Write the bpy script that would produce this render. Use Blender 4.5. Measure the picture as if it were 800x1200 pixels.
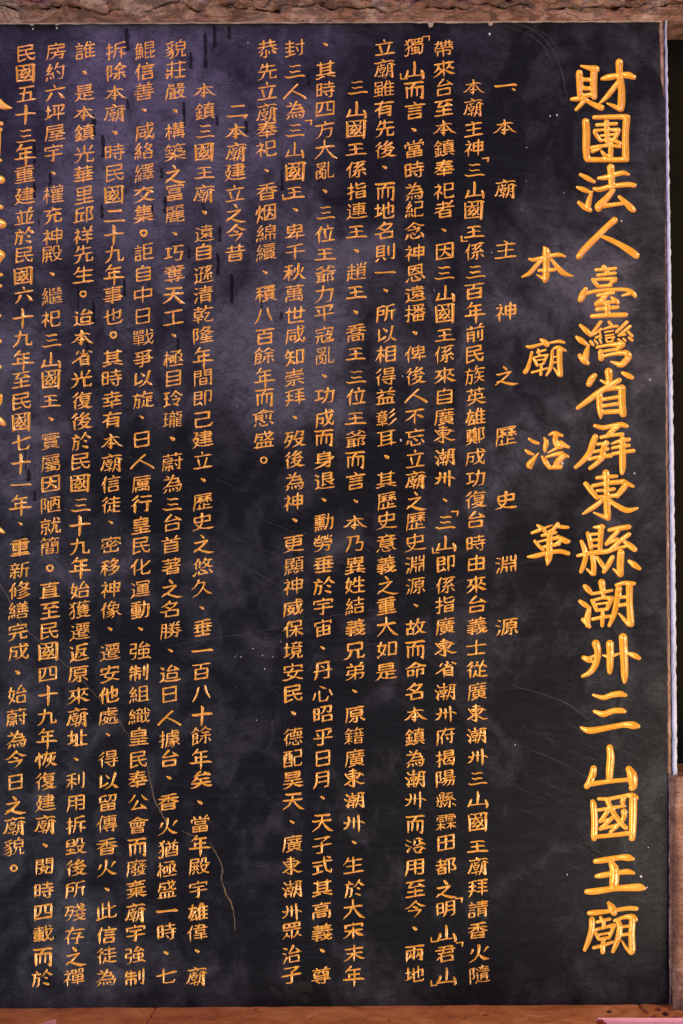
import bpy, math, random
import numpy as np
from mathutils import Vector, noise
from mathutils.geometry import delaunay_2d_cdt

# ---------------------------------------------------------------- clean start
for o in list(bpy.data.objects):
    bpy.data.objects.remove(o)
scene = bpy.context.scene
COL = scene.collection
random.seed(7)
RNG = np.random.default_rng(7)

# ---------------------------------------------------------------- camera
DIST = 1.9                       # metres from the middle of the tablet
TILT = math.radians(4.04)        # the camera stands a little low and looks up
Z0 = 1.55                        # height of the picture centre above the floor
cam = bpy.data.cameras.new('camera')
cam.sensor_fit = 'VERTICAL'
cam.sensor_height = 36.0
cam.lens = 57.0
cam.clip_start = 0.02
cam.clip_end = 50.0
camo = bpy.data.objects.new('camera', cam)
COL.objects.link(camo)
camo.location = (0, -DIST * math.cos(TILT), Z0 - DIST * math.sin(TILT))
camo.rotation_euler = (math.radians(90) + TILT, 0, 0)
scene.camera = camo

# ---------------------------------------------------------------- light
world = bpy.data.worlds.new('World')
scene.world = world
world.use_nodes = True
bg = world.node_tree.nodes['Background']
bg.inputs[0].default_value = (0.62, 0.50, 0.62, 1)
bg.inputs[1].default_value = 0.10


def area(name, loc, target, size, power, colour, size_y=None):
    l = bpy.data.lights.new(name, 'AREA')
    l.energy = power
    l.color = colour
    l.shape = 'RECTANGLE'
    l.size = size
    l.size_y = size_y or size
    o = bpy.data.objects.new(name, l)
    COL.objects.link(o)
    o.location = loc
    d = Vector(target) - Vector(loc)
    o.rotation_euler = d.to_track_quat('-Z', 'Y').to_euler()
    return o


#LIGHTS
area('warm_low_light', (1.05, -1.15, Z0 - 0.72), (0.30, 0, Z0 - 0.25), 0.5, 33.0, (1.0, 0.86, 0.67), 0.6)  # added area lamp giving the main warm light from low right
area('cool_side_light', (-1.7, -1.05, Z0 - 0.62), (0.1, 0, Z0 - 0.2), 0.5, 50.0, (0.80, 0.88, 1.0), 0.7)
area('violet_shade_light', (-0.55, -1.05, Z0 + 1.35), (-0.1, 0, Z0 + 0.25), 0.9, 21.0, (0.66, 0.42, 1.0), 0.5)
area('right_fill_light', (1.2, -0.85, Z0 + 0.45), (0.35, 0, Z0), 0.35, 17.0, (1.0, 0.80, 0.60), 0.6)  # fill lamp added to brighten the ledge top and the plaster
scene.view_settings.view_transform = 'Standard'
scene.view_settings.look = 'None'
scene.view_settings.exposure = 0.0
scene.view_settings.gamma = 1.0
scene.view_settings.use_curve_mapping = False
scene.render.engine = 'CYCLES'
scene.cycles.max_bounces = 6


# ---------------------------------------------------------------- helpers
def wall(u, v, depth=0.0):
    """A point of the photograph's 800 x 1200 survey, on the upright plane y = depth."""
    x = (u - 400.0) / 1900.0
    y = (600.0 - v) / 1900.0
    c, s = math.cos(TILT), math.sin(TILT)
    t = (DIST * c + depth) / (c - y * s)
    return (t * x, depth, Z0 - DIST * s + t * (s + y * c))


def wall2(p):
    """The same for an (n, 2) array on the tablet's face: millimetres across and up."""
    p = np.asarray(p, float)
    x = (p[:, 0] - 400.0) / 1900.0
    y = (600.0 - p[:, 1]) / 1900.0
    c, s = math.cos(TILT), math.sin(TILT)
    t = DIST * c / (c - y * s)
    return np.stack([t * x, -DIST * s + t * (s + y * c)], 1) * 1000.0


def mesh_obj(name, verts, faces, mats, parent=None, smooth=False, midx=None):
    me = bpy.data.meshes.new(name)
    me.from_pydata([tuple(v) for v in verts], [], [tuple(f) for f in faces])
    for m in (mats if isinstance(mats, (list, tuple)) else [mats]):
        me.materials.append(m)
    if smooth:
        me.polygons.foreach_set('use_smooth', [True] * len(me.polygons))
    if midx is not None:
        me.polygons.foreach_set('material_index', midx)
    me.update()
    o = bpy.data.objects.new(name, me)
    COL.objects.link(o)
    if parent:
        o.parent = parent
        o.matrix_parent_inverse = parent.matrix_world.inverted()
    return o


def thing(name, label, cat, loc):
    o = bpy.data.objects.new(name, None)
    o.empty_display_size = 0.05
    COL.objects.link(o)
    o.location = loc
    o['label'] = label
    o['category'] = cat
    bpy.context.view_layer.update()
    return o


# ---------------------------------------------------------------- materials
def mat(name):
    m = bpy.data.materials.new(name)
    m.use_nodes = True
    nt = m.node_tree
    return m, nt, nt.nodes['Principled BSDF']


def N(nt, typ, **kw):
    n = nt.nodes.new(typ)
    for k, v in kw.items():
        if k in ('operation', 'blend_type', 'data_type', 'noise_dimensions', 'noise_type', 'feature', 'distance', 'normalize', 'interpolation_type'):
            setattr(n, k, v)
        else:
            n.inputs[k.replace('_', ' ')].default_value = v
    return n


def ramp(nt, src, stops):
    r = nt.nodes.new('ShaderNodeValToRGB')
    el = r.color_ramp.elements
    el[0].position, el[0].color = stops[0]
    el[1].position, el[1].color = stops[-1]
    for p, c in stops[1:-1]:
        e = el.new(p)
        e.color = c
    nt.links.new(src, r.inputs[0])
    return r


def g(v, a=1):
    return (v, v, v, a)


def math_n(nt, op, a, b=None, c=None):
    n = nt.nodes.new('ShaderNodeMath')
    n.operation = op
    for i, q in enumerate((a, b, c)):
        if q is None:
            continue
        if isinstance(q, (int, float)):
            n.inputs[i].default_value = q
        else:
            nt.links.new(q, n.inputs[i])
    return n.outputs[0]


def mixc(nt, fac, a, b, blend='MIX'):
    n = nt.nodes.new('ShaderNodeMix')
    n.data_type = 'RGBA'
    n.blend_type = blend
    for i, q in ((0, fac), (6, a), (7, b)):
        if isinstance(q, (int, float)):
            n.inputs[i].default_value = q
        elif isinstance(q, tuple):
            n.inputs[i].default_value = q
        else:
            nt.links.new(q, n.inputs[i])
    return n.outputs[2]


def coords(nt, scale=(1, 1, 1), rot=(0, 0, 0), loc=(0, 0, 0)):
    tc = nt.nodes.new('ShaderNodeNewGeometry')
    mp = nt.nodes.new('ShaderNodeMapping')
    mp.inputs['Scale'].default_value = scale
    mp.inputs['Rotation'].default_value = rot
    mp.inputs['Location'].default_value = loc
    nt.links.new(tc.outputs['Position'], mp.inputs['Vector'])
    return mp.outputs['Vector']


def noise_n(nt, vec, scale, detail=6, rough=0.55, dist=0.0):
    n = nt.nodes.new('ShaderNodeTexNoise')
    n.inputs['Scale'].default_value = scale
    n.inputs['Detail'].default_value = detail
    n.inputs['Roughness'].default_value = rough
    n.inputs['Distortion'].default_value = dist
    nt.links.new(vec, n.inputs['Vector'])
    return n.outputs['Fac']


def bump(nt, bsdf, h, strength, distance):
    b = nt.nodes.new('ShaderNodeBump')
    b.inputs['Strength'].default_value = strength
    b.inputs['Distance'].default_value = distance
    nt.links.new(h, b.inputs['Height'])
    nt.links.new(b.outputs[0], bsdf.inputs['Normal'])


#SLATE
def slate(name, drip=False):
    m, nt, b = mat(name)
    v = coords(nt)
    # dust and reflected sheen painted into the colour in clouds, strongest high left
    cloud = noise_n(nt, v, 9.0, 5, 0.55, 0.6)
    cloud2 = noise_n(nt, coords(nt, (1, 1, 0.8), (0, 0.5, 0), (3, 0, 1)), 24.0, 5, 0.62, 0.9)
    sep = nt.nodes.new('ShaderNodeSeparateXYZ')
    nt.links.new(v, sep.inputs[0])
    X, Z = sep.outputs['X'], sep.outputs['Z']

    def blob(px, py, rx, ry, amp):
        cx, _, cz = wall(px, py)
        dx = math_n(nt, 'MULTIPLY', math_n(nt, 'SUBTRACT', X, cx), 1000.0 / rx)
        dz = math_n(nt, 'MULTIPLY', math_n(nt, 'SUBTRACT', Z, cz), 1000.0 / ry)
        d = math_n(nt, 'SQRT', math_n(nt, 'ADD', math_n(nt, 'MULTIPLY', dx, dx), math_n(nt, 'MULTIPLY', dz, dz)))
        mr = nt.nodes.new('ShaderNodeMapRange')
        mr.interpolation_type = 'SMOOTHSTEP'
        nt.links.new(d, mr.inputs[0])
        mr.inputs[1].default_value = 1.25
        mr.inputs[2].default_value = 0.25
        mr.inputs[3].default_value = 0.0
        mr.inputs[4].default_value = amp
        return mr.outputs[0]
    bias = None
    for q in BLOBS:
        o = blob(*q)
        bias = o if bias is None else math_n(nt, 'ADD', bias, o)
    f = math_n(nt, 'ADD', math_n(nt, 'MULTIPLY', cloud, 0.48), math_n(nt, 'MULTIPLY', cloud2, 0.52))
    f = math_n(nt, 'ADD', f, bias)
    dusty_sheen = ramp(nt, f, [(0.41, g(0)), (0.53, g(0.30)), (0.68, g(1))])
    # cleavage streaks of the slate and fine scratches, running down to the right
    st = noise_n(nt, coords(nt, (9, 9, 150), (0, math.radians(-27), 0)), 1.0, 5, 0.7, 0.2)
    streak = ramp(nt, st, [(0.50, g(0)), (0.78, g(1))])
    vein_f = None
    for sc, rot, off, wid, amt in ((17.0, -18, (5, 1, 2), 0.020, 0.6), (38.0, -30, (1, 4, 7), 0.022, 0.45), (60.0, 35, (8, 2, 3), 0.018, 0.25)):
        vn = noise_n(nt, coords(nt, (sc, sc, sc * 1.9), (0, math.radians(rot), 0), off), 1.0, 7, 0.66, 0.9)
        vr = ramp(nt, math_n(nt, 'ABSOLUTE', math_n(nt, 'SUBTRACT', vn, 0.5)), [(0.0, g(amt)), (wid, g(0))])
        vein_f = vr.outputs[0] if vein_f is None else math_n(nt, 'MAXIMUM', vein_f, vr.outputs[0])
    fine = noise_n(nt, v, 420.0, 3, 0.7)
    dark = mixc(nt, streak.outputs[0], (0.0046, 0.0047, 0.0074, 1), (0.0100, 0.0102, 0.0150, 1))
    col = mixc(nt, dusty_sheen.outputs[0], dark, (0.048, 0.043, 0.058, 1))
    col = mixc(nt, vein_f, col, (0.003, 0.0025, 0.0025, 1))
    col = mixc(nt, math_n(nt, 'MULTIPLY', fine, 0.5), col, (0.006, 0.0055, 0.006, 1))
    if drip:
        col = mixc(nt, 0.8, col, (0.002, 0.0018, 0.002, 1))
    nt.links.new(col, b.inputs['Base Color'])
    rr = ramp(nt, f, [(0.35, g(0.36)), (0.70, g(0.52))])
    nt.links.new(rr.outputs[0], b.inputs['Roughness'])
    if drip:
        b.inputs['Specular IOR Level'].default_value = 0.07
    else:
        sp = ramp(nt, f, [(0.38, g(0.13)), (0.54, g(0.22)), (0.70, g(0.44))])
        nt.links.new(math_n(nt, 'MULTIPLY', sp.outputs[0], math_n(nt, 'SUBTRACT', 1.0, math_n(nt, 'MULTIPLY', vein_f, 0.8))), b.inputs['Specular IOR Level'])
    h = math_n(nt, 'ADD', math_n(nt, 'MULTIPLY', st, 0.6), math_n(nt, 'MULTIPLY', fine, 0.35))
    bump(nt, b, h, 0.35, 0.0012)
    return m


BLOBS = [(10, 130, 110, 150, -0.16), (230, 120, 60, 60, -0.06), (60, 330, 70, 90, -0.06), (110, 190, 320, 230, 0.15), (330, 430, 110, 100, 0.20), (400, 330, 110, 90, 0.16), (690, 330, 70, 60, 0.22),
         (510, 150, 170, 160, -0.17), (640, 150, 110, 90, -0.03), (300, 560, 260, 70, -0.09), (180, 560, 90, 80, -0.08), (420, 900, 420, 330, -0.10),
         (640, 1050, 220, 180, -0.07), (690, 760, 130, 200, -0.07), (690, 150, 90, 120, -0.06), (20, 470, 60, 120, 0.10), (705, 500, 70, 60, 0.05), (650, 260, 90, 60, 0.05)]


def flat_mat(name, colour, rough, spec=0.3, vary=0.25, scale=300):
    m, nt, b = mat(name)
    n = noise_n(nt, coords(nt), scale, 3, 0.6)
    c2 = tuple(x * (1 - vary) for x in colour[:3]) + (1,)
    nt.links.new(mixc(nt, n, c2, tuple(colour[:3]) + (1,)), b.inputs['Base Color'])
    b.inputs['Roughness'].default_value = rough
    b.inputs['Specular IOR Level'].default_value = spec
    return m


#GOLD
def gold_paint(name='gold_paint', dull=1.0, red=1.0):
    m, nt, b = mat(name)
    v = coords(nt)
    n1 = noise_n(nt, v, 55.0, 5, 0.6)
    n2 = noise_n(nt, v, 700.0, 3, 0.7)
    c = ramp(nt, n1, [(p, (r * dull, gg * dull * red, bb * dull * red, 1)) for p, (r, gg, bb) in ((0.25, (0.56, 0.235, 0.016)), (0.55, (0.68, 0.325, 0.036)), (0.8, (0.74, 0.44, 0.08)))])
    col = mixc(nt, math_n(nt, 'MULTIPLY', n2, 0.45), c.outputs[0], (0.46, 0.18, 0.012, 1))
    w1 = noise_n(nt, coords(nt, (1, 1, 1), (0, 0, 0), (3, 5, 2)), 190.0, 6, 0.72)
    wear = ramp(nt, w1, [(0.60, g(0)), (0.68, g(0.75))])
    col = mixc(nt, wear.outputs[0], col, (0.20, 0.085, 0.02, 1))
    nt.links.new(col, b.inputs['Base Color'])
    b.inputs['Metallic'].default_value = 0.15
    b.inputs['Roughness'].default_value = 0.23
    b.inputs['Specular IOR Level'].default_value = 0.5
    bump(nt, b, n2, 0.25, 0.0006)
    return m


def stone(name, cols, scale, rough=0.7, pits=0.5, bs=0.8, bd=0.004, crevice_shade=0.0, run=0.0):
    m, nt, b = mat(name)
    v = coords(nt)
    n1 = noise_n(nt, v, scale, 8, 0.62, 0.8)
    n2 = noise_n(nt, coords(nt, (1, 1, 2.2), (0, 0.2, 0), (2, 3, 1)), scale * 5, 6, 0.65, 0.5)
    n3 = noise_n(nt, v, scale * 26, 4, 0.7)
    c = ramp(nt, n1, [(0.25, cols[0]), (0.5, cols[1]), (0.72, cols[2])])
    pit = ramp(nt, n2, [(0.30, g(1)), (0.42, g(0))])
    col = mixc(nt, math_n(nt, 'MULTIPLY', pit.outputs[0], pits), c.outputs[0], cols[3])
    spk = ramp(nt, n3, [(0.68, g(0)), (0.78, g(1))])
    col = mixc(nt, math_n(nt, 'MULTIPLY', spk.outputs[0], 0.5), col, cols[4])
    if run:
        rn = noise_n(nt, coords(nt, (60, 60, 6), (0, 0, 0), (1, 6, 3)), 1.0, 5, 0.6, 0.5)
        rs = ramp(nt, rn, [(0.48, g(0)), (0.60, g(1))])
        col = mixc(nt, math_n(nt, 'MULTIPLY', rs.outputs[0], run), col, (0.085, 0.030, 0.014, 1))
    if crevice_shade:  # crevice shade painted into the colour as thin dark lines
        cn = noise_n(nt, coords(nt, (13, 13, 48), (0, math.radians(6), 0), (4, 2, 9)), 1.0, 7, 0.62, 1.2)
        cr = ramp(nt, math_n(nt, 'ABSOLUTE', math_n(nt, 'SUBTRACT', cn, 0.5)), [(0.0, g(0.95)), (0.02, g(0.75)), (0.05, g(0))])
        col = mixc(nt, math_n(nt, 'MULTIPLY', cr.outputs[0], crevice_shade), col, cols[3])
    nt.links.new(col, b.inputs['Base Color'])
    b.inputs['Roughness'].default_value = rough
    b.inputs['Specular IOR Level'].default_value = 0.35
    h = math_n(nt, 'ADD', n2, math_n(nt, 'MULTIPLY', n3, 0.3))
    bump(nt, b, h, bs, bd)
    return m


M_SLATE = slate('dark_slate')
M_DRIP = slate('wet_drip', True)
M_SCR = flat_mat('pale_scratch', (0.026, 0.024, 0.026), 0.7, vary=0.9, scale=400)
M_CHIP = flat_mat('white_chip', (0.42, 0.37, 0.36), 0.7)
M_EDGE = flat_mat('sawn_slate_edge', (0.20, 0.15, 0.13), 0.8, vary=0.5, scale=120)
M_GOLD = gold_paint()
M_DIM_GOLD = gold_paint('dim_gold_paint', 0.84, 0.93)  # darker, redder copy of the gold; dim light painted into its colour
M_CRACK = flat_mat('crack_filler', (0.13, 0.075, 0.032), 0.7, vary=0.5, scale=160)
M_BUFF = flat_mat('bare_patch', (0.0075, 0.006, 0.0042), 0.6, 0.16, vary=0.5, scale=120)
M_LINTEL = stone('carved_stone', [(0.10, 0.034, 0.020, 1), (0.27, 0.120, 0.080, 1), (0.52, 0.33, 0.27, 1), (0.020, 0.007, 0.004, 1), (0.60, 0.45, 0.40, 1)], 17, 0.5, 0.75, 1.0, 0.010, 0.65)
M_SILL = stone('red_stone', [(0.22, 0.066, 0.016, 1), (0.40, 0.135, 0.034, 1), (0.58, 0.24, 0.075, 1), (0.060, 0.020, 0.010, 1), (0.60, 0.42, 0.30, 1)], 16, 0.5, 0.6, 0.9, 0.003)
M_POST = stone('brown_stone', [(0.10, 0.038, 0.018, 1), (0.24, 0.105, 0.055, 1), (0.42, 0.24, 0.155, 1), (0.035, 0.013, 0.007, 1), (0.55, 0.44, 0.36, 1)], 15, 0.6, 0.65, 1.0, 0.006, 0.4, 0.8)
M_PLAST = stone('white_plaster', [(0.27, 0.27, 0.32, 1), (0.38, 0.38, 0.46, 1), (0.47, 0.47, 0.56, 1), (0.20, 0.15, 0.13, 1), (0.8, 0.8, 0.8, 1)], 40, 0.8, 0.35, 0.8, 0.002)  # cool tint of the shade light painted into the plaster colour
M_MORTAR = stone('brown_mortar', [(0.13, 0.070, 0.042, 1), (0.22, 0.125, 0.080, 1), (0.36, 0.24, 0.19, 1), (0.05, 0.02, 0.012, 1), (0.5, 0.4, 0.34, 1)], 30, 0.8, 0.5, 0.8, 0.002)
M_MORTAR2 = stone('pale_mortar', [(0.13, 0.075, 0.055, 1), (0.25, 0.16, 0.13, 1), (0.38, 0.27, 0.235, 1), (0.10, 0.05, 0.04, 1), (0.6, 0.5, 0.46, 1)], 40, 0.8, 0.4, 0.7, 0.002)
M_PINK2 = flat_mat('rose_paper', (0.26, 0.095, 0.09), 0.6, 0.3, 0.12, 40)
M_VOID = flat_mat('shaded_recess', (0.006, 0.004, 0.003), 0.9, 0.1, 0.5, 20)  # near-black colour paints the shade of the gap onto this wall
M_PIT_SHADE = flat_mat('pit_shade', (0.008, 0.004, 0.003), 0.9)  # shade inside the ledge's dents, painted as near-black colour
M_RED = flat_mat('red_lacquer', (0.22, 0.008, 0.012), 0.35, 0.5, 0.3, 60)
M_PINK = flat_mat('pink_paper', (0.72, 0.36, 0.42), 0.6, 0.3, 0.12, 40)

# ---------------------------------------------------------------- carved strokes
# brush pressure along each kind of stroke
PRESS = [
    [0.55, 1.0, 1.15], [0.60, 0.90, 0.62, 0.64, 1.10, 0.72], [1.0, 0.75, 0.2], [0.85, 1.28, 0.98, 1.02], [1.3, 1.05, 0.75, 0.15],
    [0.8, 1.3, 1.0, 1.02, 0.95, 0.4], [0.40, 0.8, 1.2, 1.55, 0.15], [0.7, 0.72, 0.9], [0.9, 1.05, 0.9], [1.1, 1.0, 0.5],
    [0.75, 1.0, 0.9], [0.9, 0.95, 1.05], [1.15, 0.9, 0.3]]
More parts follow.
